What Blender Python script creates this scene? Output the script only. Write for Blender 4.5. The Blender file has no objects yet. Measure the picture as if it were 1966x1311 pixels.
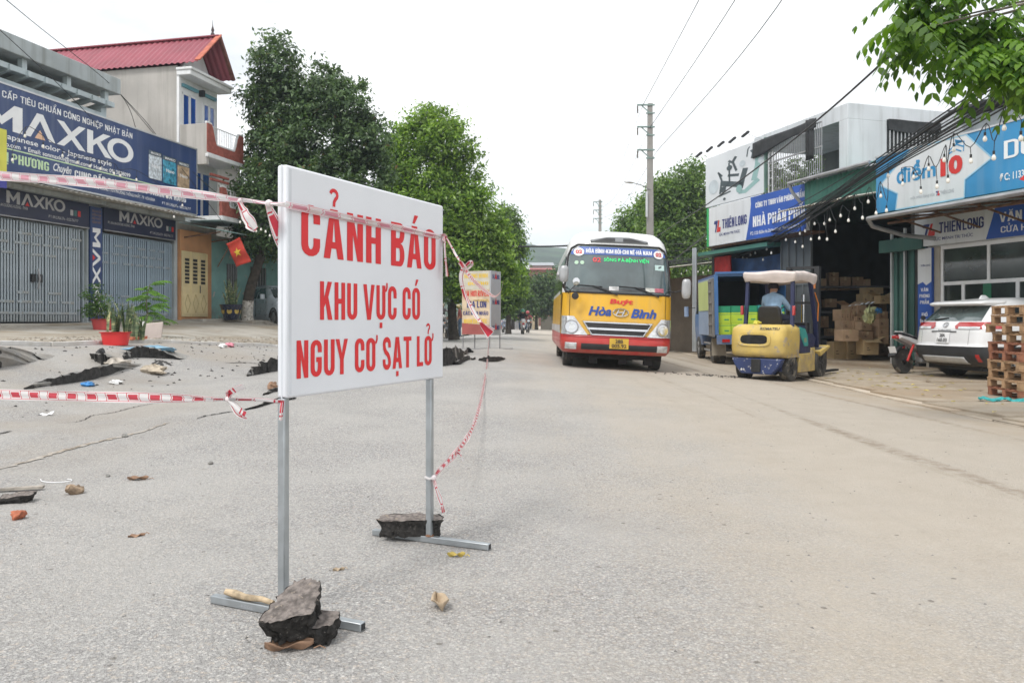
import bpy, math, random
import numpy as np
from mathutils import Vector, Matrix, Euler
random.seed(7); RNG = np.random.default_rng(11)
SC = bpy.context.scene
COL = SC.collection
R = math.radians
# ------------------------------------------------------------------ camera
CAMZ, FPX, CX, HY = 1.10, 1529.0, 983.0, 614.0      # eye height, focal length and horizon of the photograph (px)
cd = bpy.data.cameras.new('camera'); cam = bpy.data.objects.new('camera', cd); COL.objects.link(cam)
cam.location = (0, 0, CAMZ); cam.rotation_euler = (R(90), 0, 0)
cd.sensor_width = 36; cd.lens = 36 * FPX / 1966; cd.shift_y = (HY - 655.5) / 1966
cd.clip_start = 0.05; cd.clip_end = 6000
cd.dof.use_dof = True; cd.dof.focus_distance = 3.7; cd.dof.aperture_fstop = 9
SC.camera = cam
# ------------------------------------------------------------------ sky, sun, exposure (bright overcast)
SUN_EL, SUN_AZ = 58, 215                           # degrees; azimuth clockwise from +Y
W = bpy.data.worlds.new('World'); SC.world = W; W.use_nodes = True
nt = W.node_tree; nt.nodes.clear()
o = nt.nodes.new('ShaderNodeOutputWorld'); bg = nt.nodes.new('ShaderNodeBackground')
sk = nt.nodes.new('ShaderNodeTexSky'); sk.sky_type = 'NISHITA'; sk.sun_disc = False
sk.sun_elevation = R(SUN_EL); sk.sun_rotation = R(SUN_AZ); sk.dust_density = 3.0; sk.altitude = 30
tc = nt.nodes.new('ShaderNodeTexCoord'); mp = nt.nodes.new('ShaderNodeMapping'); mp.inputs['Scale'].default_value = (1, 1, 2.6)
nz = nt.nodes.new('ShaderNodeTexNoise'); nz.inputs['Scale'].default_value = 2.2; nz.inputs['Detail'].default_value = 6; nz.inputs['Roughness'].default_value = .55
cr = nt.nodes.new('ShaderNodeValToRGB')
cr.color_ramp.elements[0].position = .30; cr.color_ramp.elements[0].color = (6.5, 6.75, 7.1, 1)
cr.color_ramp.elements[1].position = .56; cr.color_ramp.elements[1].color = (11.2, 11.2, 11.2, 1)
mx = nt.nodes.new('ShaderNodeMix'); mx.data_type = 'RGBA'; mx.inputs[0].default_value = .9
nt.links.new(tc.outputs['Generated'], mp.inputs[0]); nt.links.new(mp.outputs[0], nz.inputs['Vector']); nt.links.new(nz.outputs[0], cr.inputs[0])
nt.links.new(sk.outputs[0], mx.inputs[6]); nt.links.new(cr.outputs[0], mx.inputs[7]); nt.links.new(mx.outputs[2], bg.inputs[0])
bg.inputs[1].default_value = .1; nt.links.new(bg.outputs[0], o.inputs[0])
sl = bpy.data.lights.new('sun', 'SUN'); sl.energy = 1.7; sl.angle = R(13); sl.color = (1, .97, .92)
so = bpy.data.objects.new('sun', sl); COL.objects.link(so)
sd = Vector((math.sin(R(SUN_AZ)) * math.cos(R(SUN_EL)), math.cos(R(SUN_AZ)) * math.cos(R(SUN_EL)), math.sin(R(SUN_EL))))
so.rotation_euler = sd.to_track_quat('Z', 'Y').to_euler(); so.location = (0, 0, 60)
SC.view_settings.view_transform = 'Standard'; SC.view_settings.look = 'None'
SC.view_settings.exposure = .5; SC.view_settings.gamma = 1; SC.view_settings.use_curve_mapping = False
SC.render.engine = 'CYCLES'
SC.cycles.max_bounces = 7; SC.cycles.diffuse_bounces = 3; SC.cycles.glossy_bounces = 3; SC.cycles.transmission_bounces = 4; SC.cycles.transparent_max_bounces = 8; SC.cycles.volume_bounces = 3
SC.cycles.caustics_reflective = False; SC.cycles.caustics_refractive = False
SC.cycles.use_denoising = True

# ------------------------------------------------------------------ helpers: mesh builder
def V(*a): return Vector(a)
class MB:
    def __init__(s): s.v = []; s.f = []; s.m = []
    def add(s, vs, fs, mi=0):
        n = len(s.v); s.v += [tuple(p) for p in vs]; s.f += [tuple(i + n for i in f) for f in fs]; s.m += [mi] * len(fs); return s
    def box(s, x0, x1, y0, y1, z0, z1, mi=0):
        vs = [(x, y, z) for z in (z0, z1) for y in (y0, y1) for x in (x0, x1)]
        return s.add(vs, [(0, 2, 3, 1), (4, 5, 7, 6), (0, 1, 5, 4), (2, 6, 7, 3), (0, 4, 6, 2), (1, 3, 7, 5)], mi)
    def obox(s, c, ax, ay, az, mi=0):                 # centre and three half vectors
        c = Vector(c); ax = Vector(ax); ay = Vector(ay); az = Vector(az)
        vs = [c + i * ax + j * ay + k * az for k in (-1, 1) for j in (-1, 1) for i in (-1, 1)]
        return s.add(vs, [(0, 2, 3, 1), (4, 5, 7, 6), (0, 1, 5, 4), (2, 6, 7, 3), (0, 4, 6, 2), (1, 3, 7, 5)], mi)
    def bar(s, p0, p1, w, h, up=(0, 0, 1), mi=0):     # box-section bar from p0 to p1
        p0 = Vector(p0); p1 = Vector(p1); d = (p1 - p0); l = d.length; d = d / l; up = Vector(up)
        sx = d.cross(up)
        if sx.length < 1e-4: sx = d.cross(Vector((0, 1, 0)))
        sx.normalize(); u = sx.cross(d)
        return s.obox((p0 + p1) / 2, sx * w / 2, d * l / 2, u * h / 2, mi)
    def tube(s, pts, r, n=8, caps=True, mi=0):
        pts = [Vector(p) for p in pts]; k = len(pts)
        rs = r if isinstance(r, (list, tuple)) else [r] * k
        vs = []; pu = None
        for i, p in enumerate(pts):
            d = (pts[min(i + 1, k - 1)] - pts[max(i - 1, 0)])
            d = d.normalized() if d.length > 1e-9 else Vector((0, 0, 1))
            if pu is None: a = d.orthogonal().normalized()
            else:
                a = pu - d * pu.dot(d); a = a.normalized() if a.length > 1e-6 else d.orthogonal().normalized()
            pu = a; b = d.cross(a)
            vs += [p + (a * math.cos(2 * math.pi * j / n) + b * math.sin(2 * math.pi * j / n)) * rs[i] for j in range(n)]
        fs = [(i * n + j, i * n + (j + 1) % n, (i + 1) * n + (j + 1) % n, (i + 1) * n + j) for i in range(k - 1) for j in range(n)]
        if caps: fs += [tuple(range(n - 1, -1, -1)), tuple((k - 1) * n + j for j in range(n))]
        return s.add(vs, fs, mi)
    def cyl(s, p0, p1, r0, r1=None, n=16, mi=0): return s.tube([p0, p1], [r0, r0 if r1 is None else r1], n, True, mi)
    def lathe(s, prof, n=20, fn=lambda r, a, z: (r * math.cos(a), r * math.sin(a), z), mi=0, closed=True):
        vs = [fn(r, 2 * math.pi * j / n, z) for (r, z) in prof for j in range(n)]
        k = len(prof); fs = [(i * n + j, i * n + (j + 1) % n, (i + 1) * n + (j + 1) % n, (i + 1) * n + j) for i in range(k - 1) for j in range(n)]
        if closed: fs += [tuple(range(n - 1, -1, -1)), tuple((k - 1) * n + j for j in range(n))]
        return s.add(vs, fs, mi)
    def prism(s, poly, fn, d0, d1, mi=0):             # polygon (a,b) extruded along c; fn(a,b,c)->xyz
        n = len(poly); vs = [fn(a, b, d0) for a, b in poly] + [fn(a, b, d1) for a, b in poly]
        fs = [tuple(range(n - 1, -1, -1)), tuple(range(n, 2 * n))] + [(i, (i + 1) % n, n + (i + 1) % n, n + i) for i in range(n)]
        return s.add(vs, fs, mi)
    def grid(s, fn, nu, nv, mi=0):
        vs = [fn(i / nu, j / nv) for j in range(nv + 1) for i in range(nu + 1)]
        fs = [(j * (nu + 1) + i, j * (nu + 1) + i + 1, (j + 1) * (nu + 1) + i + 1, (j + 1) * (nu + 1) + i) for j in range(nv) for i in range(nu)]
        return s.add(vs, fs, mi)
    def loft(s, rings, closed=True, caps=True, mi=0):
        n = len(rings[0]); k = len(rings); vs = [p for r in rings for p in r]; m = n if closed else n - 1
        fs = [(i * n + j, i * n + (j + 1) % n, (i + 1) * n + (j + 1) % n, (i + 1) * n + j) for i in range(k - 1) for j in range(m)]
        if caps: fs += [tuple(range(n - 1, -1, -1)), tuple((k - 1) * n + j for j in range(n))]
        return s.add(vs, fs, mi)
    def build(s, name, mats, parent=None, smooth=False, bevel=0, seg=2, solid=0, sub=0, angle=40):
        me = bpy.data.meshes.new(name); me.from_pydata(s.v, [], s.f)
        if not isinstance(mats, (list, tuple)): mats = [mats]
        for m in mats: me.materials.append(m)
        if len(mats) > 1: me.polygons.foreach_set('material_index', s.m)
        import bmesh
        bm = bmesh.new(); bm.from_mesh(me); bmesh.ops.recalc_face_normals(bm, faces=bm.faces); bm.to_mesh(me); bm.free()
        return link(name, me, parent, smooth, bevel, seg, solid, sub, angle)
def link(name, me, parent=None, smooth=False, bevel=0, seg=2, solid=0, sub=0, angle=40):
    ob = bpy.data.objects.new(name, me); COL.objects.link(ob); ob.parent = parent
    if smooth or bevel:
        me.shade_smooth()
        me.set_sharp_from_angle(angle=R(angle if not bevel else 50)) if hasattr(me, 'set_sharp_from_angle') else None
    if solid:
        md = ob.modifiers.new('solid', 'SOLIDIFY'); md.thickness = solid; md.offset = 0
    if bevel:
        md = ob.modifiers.new('bevel', 'BEVEL'); md.width = bevel; md.segments = seg; md.limit_method = 'ANGLE'; md.angle_limit = R(40)
    if sub:
        md = ob.modifiers.new('sub', 'SUBSURF'); md.levels = sub; md.render_levels = sub
    return ob
def npmesh(name, verts, faces, mat, parent=None, smooth=False, uv=None):
    """verts (N,3) array, faces (M,k) array of one polygon size"""
    me = bpy.data.meshes.new(name); N = len(verts); Mf, k = faces.shape
    me.vertices.add(N); me.vertices.foreach_set('co', np.asarray(verts, np.float32).ravel())
    me.loops.add(Mf * k); me.loops.foreach_set('vertex_index', np.asarray(faces, np.int32).ravel())
    me.polygons.add(Mf); me.polygons.foreach_set('loop_start', np.arange(0, Mf * k, k, dtype=np.int32))
    me.update(calc_edges=True)
    if smooth: me.polygons.foreach_set('use_smooth', np.ones(Mf, bool))
    for m in (mat if isinstance(mat, (list, tuple)) else [mat]): me.materials.append(m)
    if uv is not None:
        l = me.uv_layers.new(name='UVMap'); l.data.foreach_set('uv', np.asarray(uv, np.float32)[np.asarray(faces).ravel()].ravel())
    ob = bpy.data.objects.new(name, me); COL.objects.link(ob); ob.parent = parent
    return ob
def tag(o, label=None, cat=None, group=None, kind=None):
    if label: o['label'] = label
    if cat: o['category'] = cat
    if group: o['group'] = group
    if kind: o['kind'] = kind
    return o
def thing(name, label, cat, loc=(0, 0, 0), rz=0, group=None, rot=None):
    e = bpy.data.objects.new(name, None); COL.objects.link(e); e.location = loc; e.rotation_euler = rot if rot else (0, 0, rz)
    e.empty_display_size = .2
    return tag(e, label, cat, group)
def copy_tree(o, parent=None):
    c = o.copy(); COL.objects.link(c)
    if parent is not None: c.parent = parent
    for ch in list(o.children): copy_tree(ch, c)
    return c
def dup(o, label, loc=None, rz=None, group=None):
    c = copy_tree(o); c['label'] = label
    if loc is not None: c.location = loc
    if rz is not None: c.rotation_euler = (c.rotation_euler[0], c.rotation_euler[1], rz)
    if group: c['group'] = group
    return c

# ------------------------------------------------------------------ helpers: materials
MATS = {}
def ns(nt, t, **kw):
    n = nt.nodes.new(t)
    for k, v in kw.items():
        if k in n.inputs: n.inputs[k].default_value = v
        else: setattr(n, k, v)
    return n
def c4(c): return (c[0], c[1], c[2], 1) if not isinstance(c, float) else (c, c, c, 1)
def mixc(nt, fac, a, b, mode='MIX'):
    m = nt.nodes.new('ShaderNodeMix'); m.data_type = 'RGBA'; m.blend_type = mode
    for i, x in ((0, fac), (6, a), (7, b)):
        if isinstance(x, bpy.types.NodeSocket): nt.links.new(x, m.inputs[i])
        elif i == 0: m.inputs[0].default_value = x
        else: m.inputs[i].default_value = c4(x)
    return m.outputs[2]
def ramp(nt, x, a, b, ca=0., cb=1.):
    r = nt.nodes.new('ShaderNodeMapRange'); r.clamp = True; r.interpolation_type = 'SMOOTHSTEP'
    nt.links.new(x, r.inputs[0])
    for i, v in enumerate((a, b, ca, cb)): r.inputs[i + 1].default_value = v
    return r.outputs[0]
def math_(nt, op, a, b=0.):
    m = nt.nodes.new('ShaderNodeMath'); m.operation = op
    for i, x in enumerate((a, b)):
        if isinstance(x, bpy.types.NodeSocket): nt.links.new(x, m.inputs[i])
        else: m.inputs[i].default_value = x
    return m.outputs[0]
def noise(nt, vec, scale, detail=4, rough=.55, sc=None):
    if sc:
        mp = nt.nodes.new('ShaderNodeMapping'); mp.inputs['Scale'].default_value = sc; nt.links.new(vec, mp.inputs[0]); vec = mp.outputs[0]
    n = nt.nodes.new('ShaderNodeTexNoise'); n.inputs['Scale'].default_value = scale; n.inputs['Detail'].default_value = detail; n.inputs['Roughness'].default_value = rough
    nt.links.new(vec, n.inputs['Vector']); return n.outputs[0]
def bumpn(nt, h, strength, dist=.01):
    b = nt.nodes.new('ShaderNodeBump'); b.inputs['Strength'].default_value = strength; b.inputs['Distance'].default_value = dist
    nt.links.new(h, b.inputs['Height']); return b.outputs[0]
def newmat(name):
    m = bpy.data.materials.new(name); m.use_nodes = True; nt = m.node_tree
    return m, nt, nt.nodes['Principled BSDF']
def M(name, col, rough=.6, metal=0., var=.12, scale=2.5, bump=0., bscale=40., dirt=None, streak=None, spec=.5, coat=0., emit=0., trans=0., wear=None):
    """procedural paint / plastic / metal: base colour with uneven tone; dirt=(colour, z0, z1, amount) grime rising from below;
    streak=(colour, amount) vertical weather stains; wear=(colour, scale, threshold) chipped spots"""
    if name in MATS: return MATS[name]
    m, nt, b = newmat(name); MATS[name] = m
    tc = nt.nodes.new('ShaderNodeTexCoord'); ob = tc.outputs['Object']
    n1 = noise(nt, ob, scale, 5)
    lo = tuple(x * (1 - var) for x in col[:3]); hi = tuple(min(1, x * (1 + var)) for x in col[:3])
    c = mixc(nt, ramp(nt, n1, .3, .7), lo, hi)
    rg = None
    if streak:
        sx = noise(nt, ob, 1.0, 5, .6, (5, 5, .35)); c = mixc(nt, math_(nt, 'MULTIPLY', ramp(nt, sx, .45, .75), streak[1]), c, streak[0])
    if wear:
        wn = noise(nt, ob, wear[1], 6, .65); c = mixc(nt, ramp(nt, wn, wear[2], wear[2] + .04), c, wear[0])
    if dirt:
        sp = nt.nodes.new('ShaderNodeSeparateXYZ'); nt.links.new(ob, sp.inputs[0])
        g = ramp(nt, sp.outputs[2], dirt[1], dirt[2], 1., 0.)
        dn = noise(nt, ob, 4, 6, .65)
        f = math_(nt, 'MULTIPLY', math_(nt, 'MULTIPLY', g, ramp(nt, dn, .25, .7)), dirt[3])
        c = mixc(nt, f, c, dirt[0]); rg = math_(nt, 'ADD', math_(nt, 'MULTIPLY', f, .5), rough)
    nt.links.new(c, b.inputs['Base Color'])
    b.inputs['Metallic'].default_value = metal; b.inputs['Specular IOR Level'].default_value = spec
    if rg is not None: nt.links.new(rg, b.inputs['Roughness'])
    else:
        nt.links.new(ramp(nt, noise(nt, ob, scale * 4, 4), .3, .7, max(0, rough * .85), min(1, rough * 1.15)), b.inputs['Roughness'])
    b.inputs['Coat Weight'].default_value = coat; b.inputs['Coat Roughness'].default_value = .08
    if bump: nt.links.new(bumpn(nt, noise(nt, ob, bscale, 6, .6), bump), b.inputs['Normal'])
    if emit:
        nt.links.new(c, b.inputs['Emission Color']); b.inputs['Emission Strength'].default_value = emit
    if trans: b.inputs['Transmission Weight'].default_value = trans
    return m
def leafmat(name, dark, light, tl=.35, rough=.45, yellow=None):
    if name in MATS: return MATS[name]
    m, nt, b = newmat(name); MATS[name] = m
    g = nt.nodes.new('ShaderNodeNewGeometry'); r = nt.nodes.new('ShaderNodeValToRGB')
    e = r.color_ramp.elements; e[0].color = c4(dark); e[1].color = c4(light)
    if yellow:
        x = e.new(.985); x.color = c4(light); e[2].color = c4(yellow); e[1].position = .985; e[2].position = 1.0
    nt.links.new(g.outputs['Random Per Island'], r.inputs[0])
    tc = nt.nodes.new('ShaderNodeTexCoord')
    big = ramp(nt, noise(nt, tc.outputs['Object'], .9, 3), .35, .65, .72, 1.25)
    hs = nt.nodes.new('ShaderNodeHueSaturation'); nt.links.new(big, hs.inputs['Value']); nt.links.new(r.outputs[0], hs.inputs['Color'])
    nt.links.new(hs.outputs[0], b.inputs['Base Color']); b.inputs['Roughness'].default_value = rough; b.inputs['Specular IOR Level'].default_value = .4
    t = nt.nodes.new('ShaderNodeBsdfTranslucent'); nt.links.new(mixc(nt, 1., hs.outputs[0], (1.5, 1.6, .7), 'MULTIPLY'), t.inputs[0])
    ms = nt.nodes.new('ShaderNodeMixShader'); ms.inputs[0].default_value = tl
    out = nt.nodes['Material Output']; nt.links.new(b.outputs[0], ms.inputs[1]); nt.links.new(t.outputs[0], ms.inputs[2]); nt.links.new(ms.outputs[0], out.inputs[0])
    return m
def glassmat(name, col=(.045, .06, .065), rough=.06, spec=.9, var=.35):
    return M(name, col, rough, 0, var, .9, spec=spec, coat=.6)

# ------------------------------------------------------------------ helpers: lettering
TXT = {}
def glyphs(s, offset=0., shear=0.):
    k = (s, offset, shear)
    if k in TXT: return TXT[k]
    cu = bpy.data.curves.new('t', 'FONT'); cu.body = s; cu.offset = offset; cu.shear = shear; cu.resolution_u = 3; cu.fill_mode = 'FRONT'
    ob = bpy.data.objects.new('t', cu); COL.objects.link(ob)
    dg = bpy.context.evaluated_depsgraph_get(); dg.update(); me = ob.evaluated_get(dg).to_mesh()
    vs = np.array([tuple(v.co)[:2] for v in me.vertices]); fs = [tuple(p.vertices) for p in me.polygons]
    ob.evaluated_get(dg).to_mesh_clear(); bpy.data.objects.remove(ob); bpy.data.curves.remove(cu)
    TXT[k] = (vs, fs); return TXT[k]
CAPH = {}
def capheight(offset):
    if offset not in CAPH: CAPH[offset] = (glyphs('H', offset)[0][:, 1].min(), glyphs('H', offset)[0][:, 1].max())
    return CAPH[offset]
def text(mb, s, fn, a0, a1, b0, b1, offset=.012, shear=0., mi=0):
    """letters of s mapped so that they span a0..a1 and capitals reach from b0 to b1; fn(a,b)->xyz"""
    vs, fs = glyphs(s, offset, shear)
    if not len(vs): return
    x0, x1 = vs[:, 0].min(), vs[:, 0].max(); c0, c1 = capheight(offset)
    P = [fn(a0 + (x - x0) / (x1 - x0) * (a1 - a0), b0 + (y - c0) / (c1 - c0) * (b1 - b0)) for x, y in vs]
    mb.add(P, fs, mi)

# ------------------------------------------------------------------ the lie of the land
def sst(x, a, b):
    t = min(1., max(0., (x - a) / (b - a))); return t * t * (3 - 2 * t)
def lerp_pts(y, pts):
    if y <= pts[0][0]: return pts[0][1]
    for (a, va), (b, vb) in zip(pts, pts[1:]):
        if y <= b: return va + (vb - va) * (y - a) / (b - a)
    return pts[-1][1]
KL = [(-8, -12.2), (0, -10.45), (12.4, -7.65), (20, -5.93), (25, -5.0), (32, -4.1), (42, -3.1), (60, -2.4), (90, -1.0), (140, 5)]
KR = [(-8, 5.1), (8.4, 5.38), (14.1, 5.8), (22, 6.1), (31, 6.2), (60, 7.0), (90, 10), (140, 18)]
ZK = [(-8, .25), (4, .42), (8, .6), (12, .7), (15, .66), (20, .41), (26, .3), (32, .22), (45, .12), (140, .1)]
def kl(y): return lerp_pts(y, KL)
def kr(y): return lerp_pts(y, KR)
def bumps(x, y): return (math.sin(1.3 * x + .7 * y) + math.sin(2.1 * y - 1.1 * x + 2) + .6 * math.sin(3.7 * x + 2.9 * y + 1))
def groad(x, y):
    b = sst(y, 4, 13)
    z = .055 * (4 - max(-.5, min(6.2, x))) * b
    l = x - kl(y); zk = lerp_pts(y, ZK)
    h = sst(3.6 - l, 0, 3.6)
    z = z * (1 - h) + zk * h
    z += .022 * bumps(x * 1.1, y * .9) * sst(y, 5, 9) * sst(2.0 - x, 0, 3) * (1 - sst(y, 40, 60)) * (1 - h * .5)
    return z
def zfloor(y): return .98 + .018 * (min(40, y) - 19) if y > 10 else .82
def gleft(x, y):
    xk = kl(y); zk = groad(xk, y) + .06
    t = min(1, max(0, (xk - x) / 5.6)); zf = zfloor(y) * (1 - sst(y, 45, 70)) + .3 * sst(y, 45, 70)
    return zk + (zf - zk) * (t ** .7)
def gright(x, y):
    xk = kr(y); return groad(xk, y) + .035 + .004 * min(6, max(0, x - xk))
def g(x, y):
    if x < kl(y): return gleft(x, y)
    if x > kr(y): return gright(x, y)
    return groad(x, y)
def P(px, py, Y): return V((px - CX) / FPX * Y, Y, CAMZ + (HY - py) / FPX * Y)      # a point of the photograph at the distance Y
def GP(px, py, dz=0.):                                                            # where the line of sight meets the ground
    lo = None; Y = 1.5
    while Y < 140:
        p = P(px, py, Y)
        if p.z <= g(p.x, p.y) + dz: break
        Y += .05 if Y < 12 else .15
    p = P(px, py, Y); p.z = g(p.x, p.y); return p
# ------------------------------------------------------------------ heavy sign-writer's capitals
import unicodedata
def _arc(cx, cy, rx, ry, a0, a1, n=7): return [(cx + rx * math.cos(R(a0 + (a1 - a0) * i / n)), cy + ry * math.sin(R(a0 + (a1 - a0) * i / n))) for i in range(n + 1)]
def _stroke(pts, th):
    L = []; Rr = []
    for i, p in enumerate(pts):
        a = pts[max(0, i - 1)]; b = pts[min(len(pts) - 1, i + 1)]; dx, dy = b[0] - a[0], b[1] - a[1]; l = math.hypot(dx, dy) or 1
        L.append((p[0] - dy / l * th / 2, p[1] + dx / l * th / 2)); Rr.append((p[0] + dy / l * th / 2, p[1] - dx / l * th / 2))
    return [tuple(L + Rr[::-1])]
def _band(o, i):
    n = len(o); return [(o[k], o[(k + 1) % n], i[(k + 1) % n], i[k]) for k in range(n)]
BF = {}
def block(ch, t=.185, h=.15, w=.52):
    k = (ch, t, h, w)
    if k in BF: return BF[k]
    r, ry = w / 2, .2; ir, iy = w / 2 - t, .2 - h * .6; cx = w / 2
    def rr(r, ry, x0, x1, y0, y1): return _arc(x1 - r, y1 - ry, r, ry, 0, 90) + _arc(x0 + r, y1 - ry, r, ry, 90, 180) + _arc(x0 + r, y0 + ry, r, ry, 180, 270) + _arc(x1 - r, y0 + ry, r, ry, 270, 360)
    m = w / 2
    if ch == 'O': p = _band(rr(r, ry, 0, w, 0, 1), rr(ir, iy, t, w - t, h, 1 - h))
    elif ch == 'C': p = [tuple([(w, .64)] + _arc(cx, 1 - ry, r, ry, 0, 180) + _arc(cx, ry, r, ry, 180, 360) + [(w, .36), (w - t, .36)] + _arc(cx, h + iy, ir, iy, 360, 180) + _arc(cx, 1 - h - iy, ir, iy, 180, 0) + [(w - t, .64)])]
    elif ch == 'G': p = [tuple([(w, .66)] + _arc(cx, 1 - ry, r, ry, 0, 180) + _arc(cx, ry, r, ry, 180, 360) + [(w, .53), (m, .53), (m, .40), (w - t, .40)] + _arc(cx, h + iy, ir, iy, 360, 180) + _arc(cx, 1 - h - iy, ir, iy, 180, 0) + [(w - t, .66)])]
    elif ch == 'U': p = [tuple([(0, 1)] + _arc(cx, ry, r, ry, 180, 360) + [(w, 1), (w - t, 1)] + _arc(cx, h + iy, ir, iy, 360, 180) + [(t, 1)])]
    elif ch == 'S': p = _stroke([(w - t / 2, .68), (w - t / 2, .74)] + _arc(cx, .79, r - t / 2, .21 - h / 2, 20, 180) + [(t / 2 + .02, .66), (w * .36, .55), (w * .64, .45), (w - t / 2 - .02, .34)] + _arc(cx, .21, r - t / 2, .21 - h / 2, 0, -160) + [(t / 2, .26), (t / 2, .32)], (t + h) / 2)
    elif ch in 'DĐ':
        p = _band([(0, 0)] + _arc(w - .22, .22, .22, .22, 270, 360) + _arc(w - .22, .78, .22, .22, 0, 90) + [(0, 1)], [(t, h)] + _arc(w - t - .06, h + .08, .06, .08, 270, 360) + _arc(w - t - .06, 1 - h - .08, .06, .08, 0, 90) + [(t, 1 - h)])
        if ch == 'Đ': p += [((-.09, .44), (0, .44), (0, .56), (-.09, .56)), ((t, .44), (t + .07, .44), (t + .07, .56), (t, .56))]
    elif ch == 'B':
        a = [(t, 0), (w - .17, 0)]
        def bowl(y0, y1): return _band([(t, y0)] + _arc(w - .16, y0 + (y1 - y0) / 2, .16, (y1 - y0) / 2, 270, 450, 10) + [(t, y1)], [(t, y0 + h * .85)] + _arc(w - t + .0 - .03, y0 + (y1 - y0) / 2, .04, (y1 - y0) / 2 - h * .85, 270, 450, 10) + [(t, y1 - h * .85)])[:-1]
        p = [((0, 0), (t, 0), (t, 1), (0, 1))] + bowl(0, .53) + bowl(.53, 1)
    elif ch in 'PR':
        q = _band([(t, .42)] + _arc(w - .2, .71, .2, .29, 270, 450, 10) + [(t, 1)], [(t, .42 + h * .9)] + _arc(w - t - .03, .71, .05, .29 - h * .9, 270, 450, 10) + [(t, 1 - h * .9)])[:-1]
        p = [((0, 0), (t, 0), (t, 1), (0, 1))] + q
        if ch == 'R': p += [((w - t - .02, 0), (w + .03, 0), (w * .72, .419), (w * .72 - t, .419))]
    elif ch == 'A': p = [((0, 0), (t, 0), (t + .035, .2), (w + .08 - t - .035, .2), (w + .08 - t, 0), (w + .08, 0), (w / 2 + .04 + t * .62, 1), (w / 2 + .04, 1), (w / 2 + .04, .78), (t + .068, .34), (t + .03, .2)) , ((t + .068, .34), (w / 2 + .04, .78), (w / 2 + .04, 1), (w / 2 + .04 - t * .62, 1), (0, 0), (t, 0))]; p = [((0, 0), (t, 0), (t + .07, .34), (w / 2 + .04, .8), (w / 2 + .04, 1), (w / 2 + .04 - t * .6, 1)), ((w + .08, 0), (w / 2 + .04 + t * .6, 1), (w / 2 + .04, 1), (w / 2 + .04, .8), (w + .01 - t, .34), (w + .08 - t, 0)), ((t + .0425, .2065), (w + .0375 - t, .2065), (w + .01 - t, .34), (t + .07, .34))]
    elif ch == 'E': p = [((0, 0), (w * .86, 0), (w * .86, h), (t, h), (t, .43), (w * .8, .43), (w * .8, .43 + h), (t, .43 + h), (t, 1 - h), (w * .86, 1 - h), (w * .86, 1), (0, 1))]
    elif ch == 'F': p = [((0, 0), (t, 0), (t, .43), (w * .8, .43), (w * .8, .43 + h), (t, .43 + h), (t, 1 - h), (w * .86, 1 - h), (w * .86, 1), (0, 1))]
    elif ch == 'H': p = [((0, 0), (t, 0), (t, .43), (w - t, .43), (w - t, 0), (w, 0), (w, 1), (w - t, 1), (w - t, .43 + h), (t, .43 + h), (t, 1), (0, 1))]
    elif ch == 'I': p = [((0, 0), (t, 0), (t, 1), (0, 1))]
    elif ch == 'K': p = [((0, 0), (t, 0), (t, .32), (t + .07, .43), (w - t + .03, 0), (w + .06, 0), (t + .19, .60), (w + .04, 1), (w - t + .02, 1), (t, .56), (t, 1), (0, 1))]
    elif ch == 'L': p = [((0, 0), (w * .84, 0), (w * .84, h), (t, h), (t, 1), (0, 1))]
    elif ch == 'M': p = [((0, 0), (t, 0), (t, .62), (.3, .05), (.42, .05), (.72 - t, .62), (.72 - t, 0), (.72, 0), (.72, 1), (.72 - t * 1.05, 1), (.36, .36), (t * 1.05, 1), (0, 1))]
    elif ch == 'N': p = [((0, 0), (t, 0), (t, .55), (w - t, 0), (w, 0), (w, 1), (w - t, 1), (w - t, .45), (t, 1), (0, 1))]
    elif ch == 'T': p = [((w / 2 - t / 2, 0), (w / 2 + t / 2, 0), (w / 2 + t / 2, 1 - h), (w, 1 - h), (w, 1), (0, 1), (0, 1 - h), (w / 2 - t / 2, 1 - h))]
    elif ch == 'V': p = [((w / 2 - t * .55, 0), (w / 2 + t * .55, 0), (w + .05, 1), (w + .05 - t, 1), (w / 2, .27), (t - .05, 1), (-.05, 1))]
    elif ch == 'X': p = [((-.03, 0), (t, 0), (w / 2, .33), (w - t, 0), (w + .03, 0), (w / 2 + t * .62, .51), (w + .02, 1), (w - t, 1), (w / 2, .69), (t, 1), (-.02, 1), (w / 2 - t * .62, .51))]
    elif ch == 'Y': p = [((w / 2 - t / 2, 0), (w / 2 + t / 2, 0), (w / 2 + t / 2, .42), (w + .05, 1), (w + .05 - t, 1), (w / 2, .60), (t - .05, 1), (-.05, 1), (w / 2 - t / 2, .42))]
    elif ch == 'W': p = [((.13, 0), (.28, 0), (.38, .55), (.48, 0), (.63, 0), (.78, 1), (.62, 1), (.55, .42), (.45, 1), (.31, 1), (.21, .42), (.14, 1), (-.02, 1))]
    elif ch == 'Q': p = block('O', t, h, w)[0]
    elif ch == '-': p = [((0, .38), (.22, .38), (.22, .52), (0, .52))]
    elif ch == '.': p = [((0, 0), (.13, 0), (.13, .15), (0, .15))]
    elif ch == ':': p = [((0, .05), (.12, .05), (.12, .2), (0, .2)), ((0, .5), (.12, .5), (.12, .65), (0, .65))]
    else: p = []
    wd = max([q[0] for f in p for q in f], default=.2)
    BF[k] = (p, wd); return BF[k]
MARKS = {'\u0301': 'acute', '\u0300': 'grave', '\u0309': 'hook', '\u0303': 'tilde', '\u0323': 'dot', '\u0302': 'circ', '\u0306': 'breve', '\u031b': 'horn'}
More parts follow.
